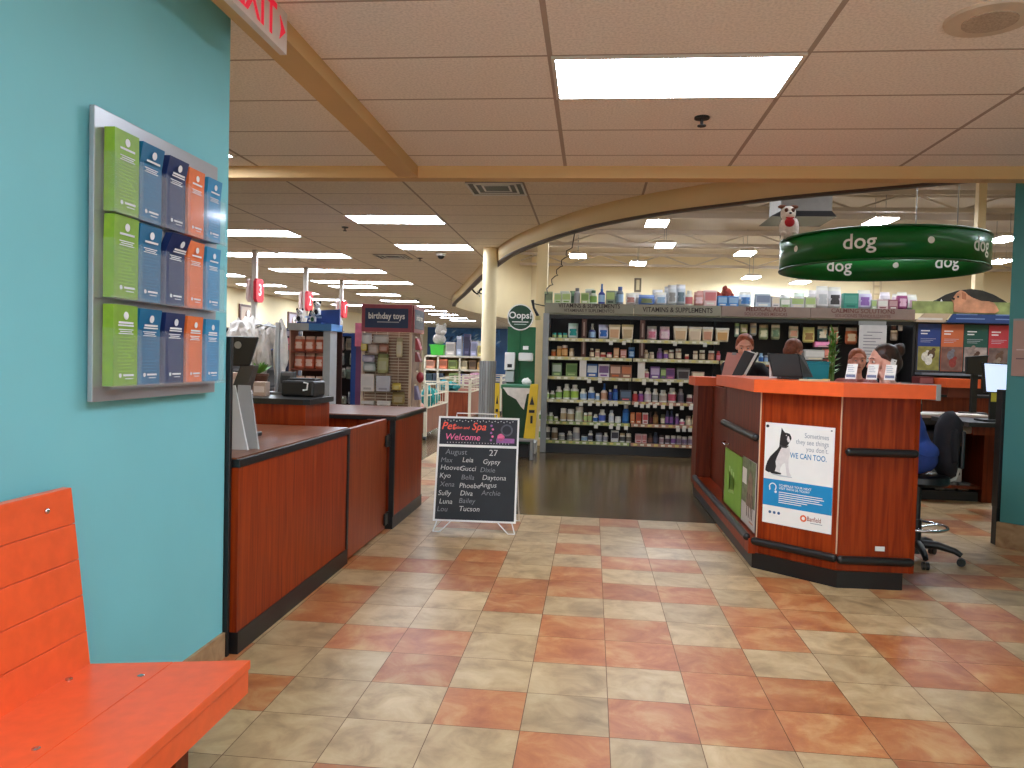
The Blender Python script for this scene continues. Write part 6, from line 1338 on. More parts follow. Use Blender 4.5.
# tower with pink prints behind the register
q0, q1 = P(283, 400, Y=11.2), P(291, 330, Y=11.2)
t = thing('magazine_tower', 'slim dark blue tower with pink covers behind the white bag rack', 'display tower', (q0.x, 11.3, 0))
a = MB(); a.box((q0.x - .02, 11.2, 0), (q1.x + .06, 11.5, P(287, 328, Y=11.2).z), mat('dark_navy', (36, 40, 66), .5)); a.build('body', t)
for k, (v0, v1, c) in enumerate(((331, 336, (170, 160, 170)), (338, 344, (206, 110, 130)), (345, 350, (190, 80, 110)))):
    a = MB(); z0, z1 = P(287, v1, Y=11.2).z, P(287, v0, Y=11.2).z; a.box((q0.x + .02, 11.19, z0), (q1.x + .03, 11.2, z1), C_(c)); a.build('cover', t)

# ------------------------------------------------------------------ checkout poles with lane numbers
for i, (x, y, n_) in enumerate(((-5.86, 12.9, '3'), (-5.88, 15.34, '2'), (-5.98, 17.9, '1'))):
    t = thing('lane_pole', 'white checkout lane pole carrying a red sign with the digit %s' % ('three', 'two', 'one')[i], 'pole', (x, y, 0))
    a = MB(); a.box((x - .04, y - .04, 0), (x + .04, y + .04, HS), C_((196, 188, 178))); a.build('post', t)
    for z in (1.9, 1.66):
        a = MB(); a.box((x - .07, y - .07, z), (x + .07, y + .07, z + .03), M_GREY); a.build('collar', t)
    a = MB(); MR = mat('lane_red', (206, 32, 52), .4)
    def octo(fr, w, h, c): return [(-w + c, -h), (w - c, -h), (w, -h + c), (w, h - c), (w - c, h), (-w + c, h), (-w, h - c), (-w, -h + c)]
    fr = frame((x + .10, y, 2.44), UY, UZ); a.slab(fr, octo(fr, .15, .20, .05), -.055, 0, MR); sg = a.build('lane_sign', t)
    a = MB(); a.text(fr, n_, .28, M_WHITE, d1=.002, bold=.02); a.build('digit', sg)
    a = MB(); fr2 = frame((x - .045, y, 2.44), UY, UZ); a.slab(fr2, octo(fr2, .15, .20, .05), -.04, 0, C_((222, 196, 190))); a.build('sign_back', t)

# ------------------------------------------------------------------ framed pictures and shelving along the cream wall
for i, (y, w, lab, c1) in enumerate(((21.45, 1.15, 'brown framed pet photo on the cream wall, nearest the teal wall edge', (196, 170, 150)), (24.9, 1.05, 'brown framed pet photo on the cream wall behind the lane two pole', (170, 160, 170)), (28.8, 1.3, 'brown framed pet photo on the cream wall behind the lane one pole', (206, 186, 170)))):
    t = thing('framed_photo', lab, 'picture', (-9.93, y, 2.12)); MF = mat('walnut_frame', (84, 44, 30), .4)
    fr = frame((-9.945, y, 2.42), UY, UZ); a = MB()
    for q in ((-w / 2, -.30, w / 2, -.24), (-w / 2, .24, w / 2, .30), (-w / 2, -.24, -w / 2 + .09, .24), (w / 2 - .09, -.24, w / 2, .24)): a.rect(fr, *q, 0, .04, MF)
    a.build('frame', t)
    a = MB(); a.rect(fr, -w / 2 + .09, -.24, w / 2 - .09, .24, 0, .015, C_(c1)); a.disc(fr, 0, -.02, .18, .015, .018, C_((120, 84, 66)), 14); a.disc(fr, .02, .06, .11, .018, .02, C_((226, 216, 206)), 12); a.build('photo', t)
    a = MB(); a.rect(fr, -w * .42, -.56, w * .42, -.32, 0, .02, mat('plaque', (90, 70, 84), .6)); a.build('plaque', t)
t = thing('aisle_shelving', 'long dark shelving run along the cream wall under the framed photos', 'shelving', (-9.6, 26, 0))
a = MB(); a.box((-9.93, 16, 0), (-9.85, 36, 2.02), M_SH); a.build('back_panel', t)
for z in (.3, .85, 1.4, 1.95):
    a = MB(); a.box((-9.85, 16, z), (-9.4, 36, z + .04), M_SH); a.build('shelf', t)
r5 = random.Random(12); cols = [((150, 60, 110), 'magenta'), ((90, 70, 150), 'violet'), ((206, 196, 190), 'white'), ((60, 90, 150), 'blue'), ((190, 120, 70), 'orange'), ((110, 130, 90), 'green'), ((180, 70, 70), 'red')]
y = 17.0; i = 0
while y < 33 and i < 30:
    w = r5.uniform(.38, .6); c, cn = cols[i % 7]
    o = thing('goods_carton', '%s carton, %s along the cream wall shelving at eye height' % (cn, ORD[i]), 'carton', (-9.62, y + w / 2, 1.44), 0, 'cartons on the wall shelving')
    h = r5.uniform(.26, .45); a = MB(); a.box((-.18, -w / 2, 0), (.18, w / 2, h), C_(c), .01); a.build('body', o, True); a = MB(); a.box((.18, -w * .35, h * .2), (.184, w * .35, h * .7), C_((214, 206, 200))); a.build('label', o, True)
    y += w + .03; i += 1

# ------------------------------------------------------------------ toy bins on wheels and a two-tier shelf past them
M_BW = mat('bin_white', (214, 204, 180), .5); M_BWD = wood('bin_wood', (112, 50, 28), (142, 68, 38), .45)
def toy_bin(xa, xb, y, dep, z0, z1, zt, lab):
    t = thing('toy_bin', lab, 'bin', ((xa + xb) / 2, y + dep / 2, 0))
    a = MB(); a.box((xa + .03, y + .02, z0), (xb - .03, y + dep - .02, z1), M_BWD); a.build('body', t)
    for x in (xa, xb - .05):
        for yy in (y, y + dep - .05):
            a = MB(); a.box((x, yy, .07), (x + .05, yy + .05, zt), M_BW); p_ = a.build('post', t)
            a = MB(); a.cyl((x + .005, yy + .025, .035), (x + .045, yy + .025, .035), .035, M_BLACK, n=12); a.build('caster', p_)
    for z in (z1, (z1 + zt) / 2, zt - .03):
        a = MB(); a.box((xa, y, z), (xb, y + .02, z + .022), M_BW); a.box((xa, y + dep - .02, z), (xb, y + dep, z + .022), M_BW); a.box((xa, y, z), (xa + .02, y + dep, z + .022), M_BW); a.box((xb - .02, y, z), (xb, y + dep, z + .022), M_BW); a.build('rail', t)
    a = MB()
    for k in range(9): a.box((xb - .012, y + .1 + k * (dep - .2) / 8, z1), (xb - .004, y + .112 + k * (dep - .2) / 8, zt - .02), M_BW)
    a.build('wire_side', t)
    return t
toy_bin(-3.45, -2.66, 12.35, 1.9, .12, .52, .93, 'wheeled toy bin with white posts right beyond the birthday toys stand')
toy_bin(-3.16, -2.45, 15.6, 2.0, .14, .66, .95, 'second wheeled toy bin with a wood front, half behind the round column')
toy_bin(-3.2, -2.2, 18.9, 1.8, .14, .66, .95, 'third wheeled toy bin, farthest one beside the round column')
for i, (u, v, Y_, w, h, z, c, lab) in enumerate([(428, 384, 12.8, .11, .34, .52, (30, 140, 140), 'teal plush heap in the first wheeled bin'), (434, 384, 13.6, .12, .26, .52, (70, 160, 150), 'pale teal plush heap in the first wheeled bin'), (444, 390, 15.9, .17, .22, .66, (30, 140, 150), 'teal plush in the second wheeled bin'), (452, 390, 16.0, .17, .18, .66, (60, 150, 150), 'blue-green plush in the second wheeled bin'), (475, 388, 19.3, .3, .30, .66, (176, 130, 140), 'pink plush heap in the third wheeled bin')]):
    q = P(u, v, Y=Y_); o = thing('plush_toy', lab, 'plush toy', (q.x, Y_, z)); crumple((q.x, Y_, z + h * .55), w, h * .55, 40 + i, mat('plush_%d_%d_%d' % c, c, .9, var=.2, scale=30), o, 'body')
    a = MB(); a.ell((q.x, Y_ - w * .55, z + h * .8), (.06, .06, .06), MATS['plush_%d_%d_%d' % c]); a.build('head', o)
FY = 21.5
fp = lambda x, y: P(x, y, Y=FY)
xa, xb = fp(424, 360).x, fp(486, 360).x
t = thing('toy_shelf', 'white two-tier toy shelf far back between birthday stand and round column', 'shelving', ((xa + xb) / 2, FY + .2, 0))
zs = [fp(450, 383.5).z, fp(450, 369).z, fp(450, 355.5).z]
for z in zs:
    a = MB(); a.box((xa, FY, z - .05), (xb, FY + .5, z), M_BW); a.build('shelf', t)
for x in (xa, fp(437, 360).x, fp(459, 360).x, xb - .04):
    a = MB(); a.box((x, FY, 0), (x + .05, FY + .5, zs[2]), M_BW); a.build('post', t)
a = MB(); a.box((xa, FY + .5, 0), (xb, FY + .54, zs[2]), C_((196, 160, 110))); a.build('back_panel', t)
SI = [(1, 425, 434, .24, (206, 140, 110), 'peach toy box'), (1, 438, 447, .27, (206, 110, 70), 'orange toy box'), (1, 448, 457, .25, (120, 130, 60), 'olive toy box'), (1, 460, 467, .24, (196, 180, 140), 'tan toy box'), (1, 469, 476, .26, (110, 80, 50), 'brown toy box'), (1, 477, 484, .2, (206, 160, 90), 'yellow-brown toy box'),
      (0, 425, 432, .27, (40, 70, 80), 'dark teal toy box'), (0, 433, 443, .28, (60, 70, 84), 'dark grey toy box'), (0, 449, 458, .29, (130, 150, 90), 'green toy box'), (0, 460, 467, .28, (110, 90, 170), 'violet toy box'), (0, 468, 474, .22, (190, 80, 90), 'red toy box'), (0, 475, 484, .26, (150, 150, 140), 'grey toy box'),
      (2, 445, 454, .38, (206, 196, 186), 'white toy box'), (2, 456, 461, .55, (190, 196, 214), 'pale blue toy box'), (2, 463, 469, .62, (60, 56, 90), 'navy toy box'), (2, 470, 476, .42, (170, 170, 200), 'lilac toy box'), (2, 477, 484, .30, (206, 190, 120), 'pale yellow toy box')]
for i, (r, u0, u1, h, c, cn) in enumerate(SI):
    a0, a1 = fp(u0, 360), fp(u1, 360)
    item('x', 0, 0, h, c, '%s on the %s of the far white toy shelf' % (cn, ('lower shelf', 'upper shelf', 'very top')[r]), zs[r] + .0005, tuple(min(255, v + 40) for v in c), tuple(int(v * .75) for v in c), Y=FY + .06, dep=.12, cx=(a0.x + a1.x) / 2, w=a1.x - a0.x, name='toy_box', group='boxes on the far toy shelf')
a0, a1 = fp(430, 355), fp(443, 355); cx = (a0.x + a1.x) / 2
o = thing('green_crate', 'bright green crate on top of the far white toy shelf', 'crate', (cx, FY + .2, zs[2])); a = MB(); a.hexa([(cx - .17, FY + .05, zs[2] + .001), (cx + .17, FY + .05, zs[2] + .001), (cx + .17, FY + .35, zs[2] + .001), (cx - .17, FY + .35, zs[2] + .001), (cx - .2, FY + .03, zs[2] + .28), (cx + .2, FY + .03, zs[2] + .28), (cx + .2, FY + .37, zs[2] + .28), (cx - .2, FY + .37, zs[2] + .28)], mat('lime_plastic', (70, 190, 60), .4), .01); a.build('body', o)
a = MB(); a.box((cx - .215, FY + .02, zs[2] + .26), (cx + .215, FY + .38, zs[2] + .30), MATS['lime_plastic'], .006); a.build('rim', o)
o = thing('plush_toy', 'large pale grey plush animal sitting in the bright green crate', 'plush toy', (cx + .04, FY + .2, zs[2] + .31)); zz = zs[2] + .302; mp_ = mat('plush_grey', (176, 168, 158), .9, var=.2, scale=30)
a = MB(); a.ell((cx + .03, FY + .2, zz + .16), (.19, .16, .17), mp_); a.build('body', o)
a = MB(); a.ell((cx + .08, FY + .16, zz + .40), (.17, .15, .16), mp_); a.ell((cx + .17, FY + .05, zz + .35), (.08, .07, .07), C_((206, 198, 190))); a.build('head', o)
for x in (-.02, .18):
    a = MB(); a.ell((cx + x, FY + .2, zz + .54), (.05, .03, .07), mp_); a.build('ear', o)
# banner strip and lit cooler on the far end wall
t = thing('wall_banner', 'blue leafy banner across the far end wall of the shop', 'banner', (P(462, 337, Y=45.9).x, 45.9, 1.9)); q0, q1 = P(438, 346, Y=45.9), P(500, 330, Y=45.9); fr = frame((q0.x, 45.95, q0.z), UX, UZ); w, h = q1.x - q0.x, q1.z - q0.z
a = MB(); a.rect(fr, 0, 0, w, h, -.02, 0, mat('banner_blue', (70, 124, 196), .6, var=.35, scale=3)); a.build('cloth', t)
a = MB(); r6 = random.Random(4)
for k in range(40):
    u, v = r6.uniform(.05, w - .2), r6.uniform(.05, h - .2); a.slab(fr, [(u, v), (u + .15, v + .05), (u + .3, v + .2), (u + .1, v + .16)], 0, .004, C_((150, 190, 226) if k % 2 else (30, 66, 120)))
a.build('leaf_print', t)
t = thing('cooler', 'pale upright cooler far back beside the round column', 'cooler', (P(474, 350, Y=40).x, 40, 0)); q0, q1 = P(467, 356, Y=40), P(487, 341, Y=40)
a = MB(); a.box((q0.x, 40, 0), (q1.x, 40.8, q1.z), C_((206, 206, 206)), .02); a.build('body', t)
for k in (0, 1):
    a = MB(); xx = q0.x + .05 + k * (q1.x - q0.x) / 2; a.box((xx, 39.97, .3), (xx + (q1.x - q0.x) / 2 - .1, 40, q1.z - .1), mat('cooler_door', (226, 226, 222), .3)); a.build('door', t)
# ------------------------------------------------------------------ green ring sign
CX, CY, RR, Z0, Z1 = 3.15, 9.0, 1.06, 2.46, 2.785
t = thing('ring_sign', 'big glossy green hanging ring sign lettered dog', 'sign', (CX, CY, Z0))
N = 96
a = MB()
V = [(CX + r * math.sin(2 * math.pi * k / N), CY - r * math.cos(2 * math.pi * k / N), z) for r, z in ((RR, Z0), (RR, Z1), (RR - .012, Z1), (RR - .012, Z0)) for k in range(N)]
a.add(V, [(j * N + k, j * N + (k + 1) % N, ((j + 1) % 4) * N + (k + 1) % N, ((j + 1) % 4) * N + k) for j in range(4) for k in range(N)], M_GREEN, True); a.build('band', t)
M_RIMG = mat('ring_rim', (40, 84, 48), .35)
for z in (Z0, Z1):
    a = MB(); a.tube([(CX + RR * math.sin(2 * math.pi * k / N), CY - RR * math.cos(2 * math.pi * k / N), z) for k in range(N)], .011, M_RIMG, 6, True); a.build('rim', t)
def curved_text(th, inside, txt='dog', size=.215):
    a = MB(); me = text_mesh(txt, .012, 'CENTER'); r = RR - .0135 if inside else RR + .0015; V = []
    for v in me.vertices:
        an = th + (-1 if inside else 1) * v.co.x * size / r
        V.append((CX + r * math.sin(an), CY - r * math.cos(an), (Z0 + Z1) / 2 + .015 + v.co.y * size))
    a.add(V, [list(p.vertices) for p in me.polygons], M_WHITE); a.build('lettering', t)
def dot(th, inside):
    a = MB(); r = RR - .0135 if inside else RR + .0015; V = [(CX + r * math.sin(th + (.034 / r) * math.cos(k * .45)), CY - r * math.cos(th + (.034 / r) * math.cos(k * .45)), (Z0 + Z1) / 2 + .02 + .034 * math.sin(k * .45)) for k in range(14)]
    a.add(V, [tuple(range(14))], M_WHITE); a.build('dot', t)
for k in range(5):
    th = math.radians(-30 + 71 * k); curved_text(th, False); dot(th + math.radians(35.5), False)
for th in (187, 118, 256, 50, -40): curved_text(math.radians(th), True)
for th in (151, 222, 85, 5): dot(math.radians(th), True)
for th in (20, 140, 260):
    x, y = CX + RR * math.sin(math.radians(th)), CY - RR * math.cos(math.radians(th)); a = MB(); a.cyl((x, y, Z1), (x, y, HR), .006, M_GREY, n=6); a.build('wire', t)
# plush dog on the rim
th = math.radians(-82); q = Vector((CX + RR * math.sin(th), CY - RR * math.cos(th), Z1 + .011))
t = thing('plush_dog', 'white plush dog with brown ears and a red ball on the ring sign', 'plush toy', q)
W_, B_, R2 = mat('plush_white', (226, 214, 206), .9, var=.1, scale=40), mat('plush_brown', (110, 60, 40), .9, var=.2, scale=40), mat('plush_red', (190, 36, 46), .8)
q = q + Vector((0, .0, 0))
a = MB(); a.ell(q + Vector((.02, .02, .11)), (.105, .09, .13), W_); a.ell(q + Vector((.09, .03, .10)), (.045, .05, .12), W_); a.build('body', t)
a = MB(); a.ell(q + Vector((0, -.02, .26)), (.085, .078, .082), W_); a.ell(q + Vector((0, -.09, .235)), (.05, .04, .035), W_); a.ell(q + Vector((0, -.128, .245)), (.016, .012, .012), M_BLACK, 8); hd = a.build('head', t)
for x in (-1, 1):
    a = MB(); a.ell(q + Vector((.062 * x, -.01, .335)), (.05, .03, .022), B_); a.build('ear', t)
    a = MB(); a.ell(q + Vector((.035 * x, -.088, .285)), (.022, .012, .024), B_, 10); a.ell(q + Vector((.035 * x, -.098, .283)), (.008, .006, .008), M_BLACK, 8); a.build('eye', t)
    a = MB(); a.ell(q + Vector((.06 * x, -.08, .03)), (.035, .05, .03), W_); a.build('paw', t)
a = MB(); a.ell(q + Vector((0, -.10, .15)), (.055, .04, .05), R2); a.build('ball', t)
a = MB(); a.tube([q + Vector((-.04, -.105, .20)), q + Vector((0, -.125, .19)), q + Vector((.04, -.105, .20))], .008, R2, 6); a.build('mouth', t)

# ------------------------------------------------------------------ adoption wall with posters
WY = 11.42
wp = lambda x, y: P(x, y, Y=WY)
t = thing('poster_wall', 'dark display wall holding big dog posters behind the inner desk', 'display wall', (5.2, WY, 0))
xa, xb = 4.54, 6.6
a = MB(); a.box((xa, WY + .03, 0), (xb, WY + .10, 2.08), mat('display_charcoal', (46, 40, 42), .6)); a.build('panel', t)
a = MB(); a.box((xa, WY - .2, wp(940, 373).z - .03), (xb, WY + .03, wp(940, 373).z), C_((130, 134, 140))); a.build('ledge', t)
a = MB(); a.box((xa, WY + .0, 2.045), (xb, WY + .04, 2.06), M_GREY); a.build('rail', t)
zt, zb = wp(940, 324).z, wp(940, 371).z
PO = [(918.5, 941, (44, 66, 130), 'navy topped poster of small dogs on grass, beside the shelf end', (150, 140, 70), [(.35, .30, (224, 214, 196)), (.62, .35, (96, 72, 50)), (.5, .22, (226, 220, 206))]),
      (942, 964, (206, 106, 62), 'orange topped poster of a grey dog', (130, 92, 78), [(.45, .34, (120, 116, 120)), (.55, .18, (150, 60, 50))]),
      (965, 988.5, (34, 84, 70), 'green topped poster of a brown and white dog', (170, 150, 140), [(.5, .30, (90, 60, 44)), (.55, .16, (206, 196, 186)), (.3, .42, (150, 130, 120))]),
      (989.5, 1012, (196, 60, 66), 'red topped poster partly behind the green wall corner', (120, 96, 86), [(.5, .32, (110, 80, 60)), (.4, .18, (150, 130, 110))])]
for u0, u1, c, lab, pc, blobs in PO:
    x0, x1 = wp(u0, 345).x, wp(u1, 345).x; o = thing('wall_poster', lab, 'poster', ((x0 + x1) / 2, WY, zb)); fr = frame((x0, WY + .028, zb), UX, UZ); w, h = x1 - x0, zt - zb
    a = MB(); a.rect(fr, 0, 0, w, h, -.01, 0, C_(c)); a.build('sheet', o)
    a = MB(); a.rect(fr, .006, .006, w - .006, h * .52, 0, .003, mat('photo_%d_%d_%d' % pc, pc, .7, var=.35, scale=9))
    for k, (bx_, by_, bc) in enumerate(blobs): a.disc(fr, w * bx_, h * by_, w * .17, .003 + k * .001, .005 + k * .001, mat('dogfur_%d_%d_%d' % bc, bc, .8, var=.2, scale=30), 14, h * .10); a.disc(fr, w * (bx_ + .10), h * (by_ + .10), w * .09, .003 + k * .001, .0055 + k * .001, MATS['dogfur_%d_%d_%d' % bc], 12)
    a.build('photo', o)
    a = MB()
    for k in range(2): a.rect(fr, w * .12, h * (.84 - .06 * k), w * (.52 - .1 * k), h * (.865 - .06 * k), 0, .002, M_PAPER)
    for k in range(3): a.rect(fr, w * .12, h * (.68 - .035 * k), w * (.8 - .12 * k), h * (.688 - .035 * k), 0, .002, C_((190, 190, 200)))
    a.build('print', o)
t = thing('header_sign', 'dark blue header strip over the row of dog posters', 'sign', (5.3, WY, 2.06)); z0, z1 = wp(960, 325).z + .03, wp(960, 314).z
a = MB(); fr = frame((0, WY - .03, 0), UX, UZ); x0 = wp(946, 320).x
a.slab(fr, [(x0, z0), (xb, z0), (xb, z1), (x0 + .08, z1)], -.03, 0, M_NAVY2 if 'M_NAVY2' in globals() else mat('header_blue', (44, 70, 122), .5)); a.build('panel', t)
a = MB(); a.slab(fr, [(wp(914, 320).x, z0), (x0 - .03, z0), (x0 + .05, z1), (wp(924, 320).x, z1)], -.03, 0, mat('header_tan', (196, 170, 140), .6)); a.build('end_panel', t)
a = MB()
for k in range(2):
    for c in range(2): a.rect(fr, x0 + .12 + c * .52, z0 + .05 + k * .06, x0 + .5 + c * .5 - .1 * k, z0 + .065 + k * .06, 0, .003, C_((120, 146, 190)))
a.rect(fr, wp(915, 320).x + .03, z0 + .03, x0 - .06, z0 + .06, 0, .003, C_((214, 206, 196)))
a.build('print', t)
# arched picture of a lying golden dog
t = thing('dog_cutout', 'arched sign board with a golden dog lying on grass above the posters', 'sign', (5.2, WY, z1)); fr = frame((0, WY - .01, 0), UX, UZ)
A = [wp(926, 308), wp(936, 300), wp(946, 294.5), wp(958, 290.5), wp(970, 289), wp(982, 290.5), wp(993, 294.5), wp(1003, 300), wp(1012, 306)]
a = MB(); base = z1 + .12; a.slab(fr, [(A[0].x, base)] + [(p.x, p.z) for p in A] + [(A[-1].x, base)], -.03, 0, mat('night_field', (44, 40, 32), .6, var=.5, scale=6)); a.build('arch', t)
a = MB(); a.rect(fr, wp(912, 310).x, z1 + .0, xb, base + .05, -.025, .006, mat('grass_picture', (150, 160, 96), .7, var=.3, scale=7)); a.build('grass', t)
D = [(953, 312), (953, 303), (951, 300), (953, 297), (956, 293), (960, 290.5), (964, 292), (967, 295), (972, 298), (980, 301), (988, 301.5), (993, 303), (996, 307), (998, 311), (994, 313.5), (975, 313), (962, 313)]
a = MB(); a.slab(fr, [(wp(*p).x, wp(*p).z) for p in D], .006, .02, mat('golden_fur', (206, 146, 110), .9, var=.25, scale=8))
a.disc(fr, wp(957, 297).x, wp(957, 297).z, .015, .02, .024, M_BLACK, 8); a.disc(fr, wp(952.5, 299).x, wp(952.5, 299).z, .018, .02, .024, M_BLACK, 8); a.slab(fr, [(wp(*p).x, wp(*p).z) for p in ((961, 292), (965, 294), (965, 300), (961, 299))], .02, .024, mat('golden_ear', (176, 112, 80), .9)); a.build('dog_picture', t)
a = MB(); a.slab(fr, [(wp(*p).x, wp(*p).z) for p in ((939, 303), (941, 299), (943, 303), (942.5, 305), (939.5, 305))], .0, .004, M_WHITE); a.disc(fr, wp(935, 303).x, wp(935, 303).z, .04, 0, .003, C_((90, 96, 80)), 10); a.build('small_dog_picture', t)
# shelf line with boxes below the posters
zL = wp(940, 373).z
for i, (u0, u1, v0, v1, c, cn) in enumerate([(919, 934, 377, 386, (120, 46, 44), 'dark red box under the navy topped poster'), (927, 938, 388, 395, (60, 130, 100), 'green and blue box beside the orange counter tip')]):
    pa, pb = P(u0, v1, Y=10.6), P(u1, v0, Y=10.6)
    item('x', 0, 0, pb.z - pa.z, c, cn, pa.z, (60, 100, 150), tuple(min(255, v + 50) for v in c), Y=10.6, dep=.12, cx=(pa.x + pb.x) / 2, w=pb.x - pa.x, name='box', group='boxes below the posters')
# inner cabinet with orange top under the posters
t = thing('back_counter', 'inner counter with a short orange top below the dog posters', 'counter', (4.6, 10.6, 0))
p0, p1 = P(921, 387, Y=10.4), P(938, 380, Y=10.4)
a = MB(); a.box((3.95, 10.4, .1), (5.9, 10.95, 1.03), M_WOODD); a.build('body', t)
a = MB(); q0, q1 = P(946, 387.5, Y=10.3), P(981, 379.5, Y=10.3); a.box((q0.x, 10.3, q0.z), (q1.x, 10.95, q1.z), M_ORANGE); a.build('orange_top', t)
a = MB(); a.box((q0.x + .05, 10.35, 1.03), (q1.x - .02, 10.9, q0.z), mat('brown_red', (120, 50, 30), .5)); a.build('riser', t)
a = MB(); a.box((3.93, 10.38, 1.03), (5.92, 10.97, 1.06), M_DARK); a.build('work_top', t)
# desk in front of it
DY = 8.5
dp = lambda x, y: P(x, y, Y=DY)
t = thing('inner_desk', 'dark red-brown desk with pale top in the inner work area', 'desk', (3.9, DY + .3, 0))
xa, xb = dp(915, 450).x, dp(994, 450).x; zt = dp(960, 416).z
a = MB(); a.box((xa, DY - .02, zt - .03), (xb + .02, DY + .75, zt), C_((150, 130, 120))); a.build('top', t)
a = MB(); a.box((dp(984, 450).x, DY, 0), (xb, DY + .72, zt - .03), M_WOODD); a.build('side_panel', t)
a = MB(); a.box((xa, DY, .0), (xa + .05, DY + .72, zt - .03), M_WOODD); a.build('side_panel', t)
a = MB(); a.box((xa, DY + .70, .1), (xb, DY + .73, zt - .03), M_BLACK); a.build('back_panel', t)
a = MB(); a.box((xa + .05, DY + .04, dp(950, 486).z - .03), (dp(984, 450).x, DY + .7, dp(950, 486).z), M_WOODD); a.build('shelf', t)
a = MB(); a.box((xa + .05, DY - .01, zt - .10), (dp(984, 450).x, DY + .02, zt - .03), M_DARK); a.build('drawer_rail', t)
t = thing('office_machine', 'pale grey office machine under the inner desk', 'machine', (dp(963, 450).x, DY + .3, dp(950, 486).z)); zsf = dp(950, 486).z + .001
q0, q1, q2 = dp(947, 480), dp(970, 430), dp(977, 440)
M_PGR = mat('pale_grey_plastic', (176, 172, 168), .5)
a = MB(); a.box((q0.x, DY + .12, zsf), (q1.x, DY + .55, q1.z - .05), M_PGR, .015); a.build('body', t)
a = MB(); a.box((q0.x + .06, DY + .10, q1.z - .05), (q2.x, DY + .5, q1.z + .03), M_PGR, .02); a.build('lid', t)
a = MB(); a.box((q0.x + .04, DY + .112, zsf + .1), (q1.x - .03, DY + .12, zsf + .13), M_DARK); a.build('paper_slot', t)
for i, u in enumerate((944, 955, 968)):
    q = dp(u, 492); o = thing('storage_bin', 'small clear bin, %s from the reception counter, under the inner desk' % ORD[i], 'bin', (q.x, DY + .2, .0)); a = MB(); a.hexa([(q.x - .05, DY + .1, .10), (q.x + .05, DY + .1, .10), (q.x + .05, DY + .3, .10), (q.x - .05, DY + .3, .10), (q.x - .06, DY + .08, .18), (q.x + .06, DY + .08, .18), (q.x + .06, DY + .32, .18), (q.x - .06, DY + .32, .18)], C_((130, 124, 118)), .008); a.build('body', o)
    a = MB(); a.box((q.x - .06, DY + .08, .18), (q.x + .06, DY + .32, .19), C_((90, 86, 84))); a.build('lid', o)
t = INN = None
a = MB(); o = thing('plinth_board', 'dark base board under the inner desk bins', 'board', (dp(955, 500).x, DY + .3, 0)); a.box((xa + .06, DY + .06, 0), (dp(983, 450).x, DY + .6, .098), M_DARK); a.build('board', o)
# papers, monitors
for i, (u0, u1, v, c, lab) in enumerate([(922, 945, 413, (222, 214, 206), 'white paper sheets on the inner desk by the reception counter'), (962, 992, 414, (226, 214, 200), 'pale paper sheets on the inner desk by the desk monitor')]):
    pa, pb = dp(u0, v), dp(u1, v); o = thing('paper_stack', lab, 'papers', ((pa.x + pb.x) / 2, DY + .2, zt)); a = MB(); a.box((pa.x, DY + .02, zt + .0005), (pb.x, DY + .32, zt + .012), C_(c)); a.build('sheets', o); a = MB(); a.box((pa.x + .02, DY + .05, zt + .012), (pb.x - .03, DY + .07, zt + .0125), C_((150, 150, 160))); a.build('print', o)
t = thing('desk_organizer', 'dark organizer with small jars on the inner desk behind the white papers', 'organizer', (dp(928, 405).x, DY + .5, zt)); q0, q1 = dp(924, 408), dp(940, 396)
a = MB(); a.box((q0.x, DY + .42, zt + .001), (q1.x, DY + .58, zt + .10), M_DARK, .006); a.build('body', t)
for k in range(2):
    a = MB(); xx = q0.x + .05 + k * .08; a.cyl((xx, DY + .46, zt + .10), (xx, DY + .46, zt + .19), .028, C_((60, 130, 110) if k else (60, 90, 150)), n=12); a.build('pen_cup', t)
MYY = 7.7
t = thing('desk_monitor', 'bright white desk monitor beside the green wall corner', 'monitor', (P(998, 392, Y=MYY).x, MYY, .9))
A = [P(986.5, 391.5, Y=MYY), P(1008.5, 392.5, Y=MYY), P(1010.5, 365, Y=MYY), P(984.5, 363.5, Y=MYY)]
th = Vector((0, .05, 0)); g_ = (A[0] + A[1]) / 2
def grow_q(A, d): c = sum(A, Vector()) / 4; return [p + (p - c).normalized() * d for p in A]
B = grow_q(A, .016); off = Vector((0, .004, 0))
a = MB(); a.hexa([B[0] + off, B[1] + off, B[1] + th, B[0] + th, B[3] + off, B[2] + off, B[2] + th, B[3] + th], M_BLACK, .004); a.build('casing', t)
a = MB(); a.add([p for p in A], [(0, 1, 2, 3)], glow('screen_glow', (196, 212, 240), 1.1)); a.build('screen', t)
a = MB(); zd = .92; a.box((g_.x - .03, MYY + .06, zd), (g_.x + .03, MYY + .09, g_.z + .1), M_BLACK); a.box((g_.x - .12, MYY - .02, zd - .02), (g_.x + .12, MYY + .18, zd), M_BLACK, .006); a.build('stand', t)
a = MB(); q = P(994, 397, Y=MYY); a.box((q.x - .03, MYY - .012, q.z - .045), (q.x + .045, MYY - .006, q.z + .04), C_((220, 206, 70))); a.build('sticky_note', t)
t = thing('side_desk', 'dark side desk holding the bright monitor next to the green wall', 'desk', (3.9, 7.9, 0))
p0 = P(965, 408, Y=7.55)
a = MB(); a.box((p0.x + .02, 7.5, .86), (4.7, 8.3, .90), M_DARK); a.build('top', t)
a = MB(); a.box((p0.x + .10, 7.58, .78), (4.68, 7.62, .86), M_WOODD); a.build('front_rail', t)
a = MB(); a.box((4.62, 7.6, 0), (4.66, 8.25, .86), M_BLACK); a.build('side_panel', t)
t = thing('desk_monitor', 'black screen facing sideways behind the bright desk monitor', 'monitor', (P(975, 372, Y=8.9).x, 8.9, zt)); A = [P(966.5, 374, Y=8.9), P(986, 375.5, Y=8.9), P(989, 355, Y=8.9), P(967, 356.5, Y=8.9)]
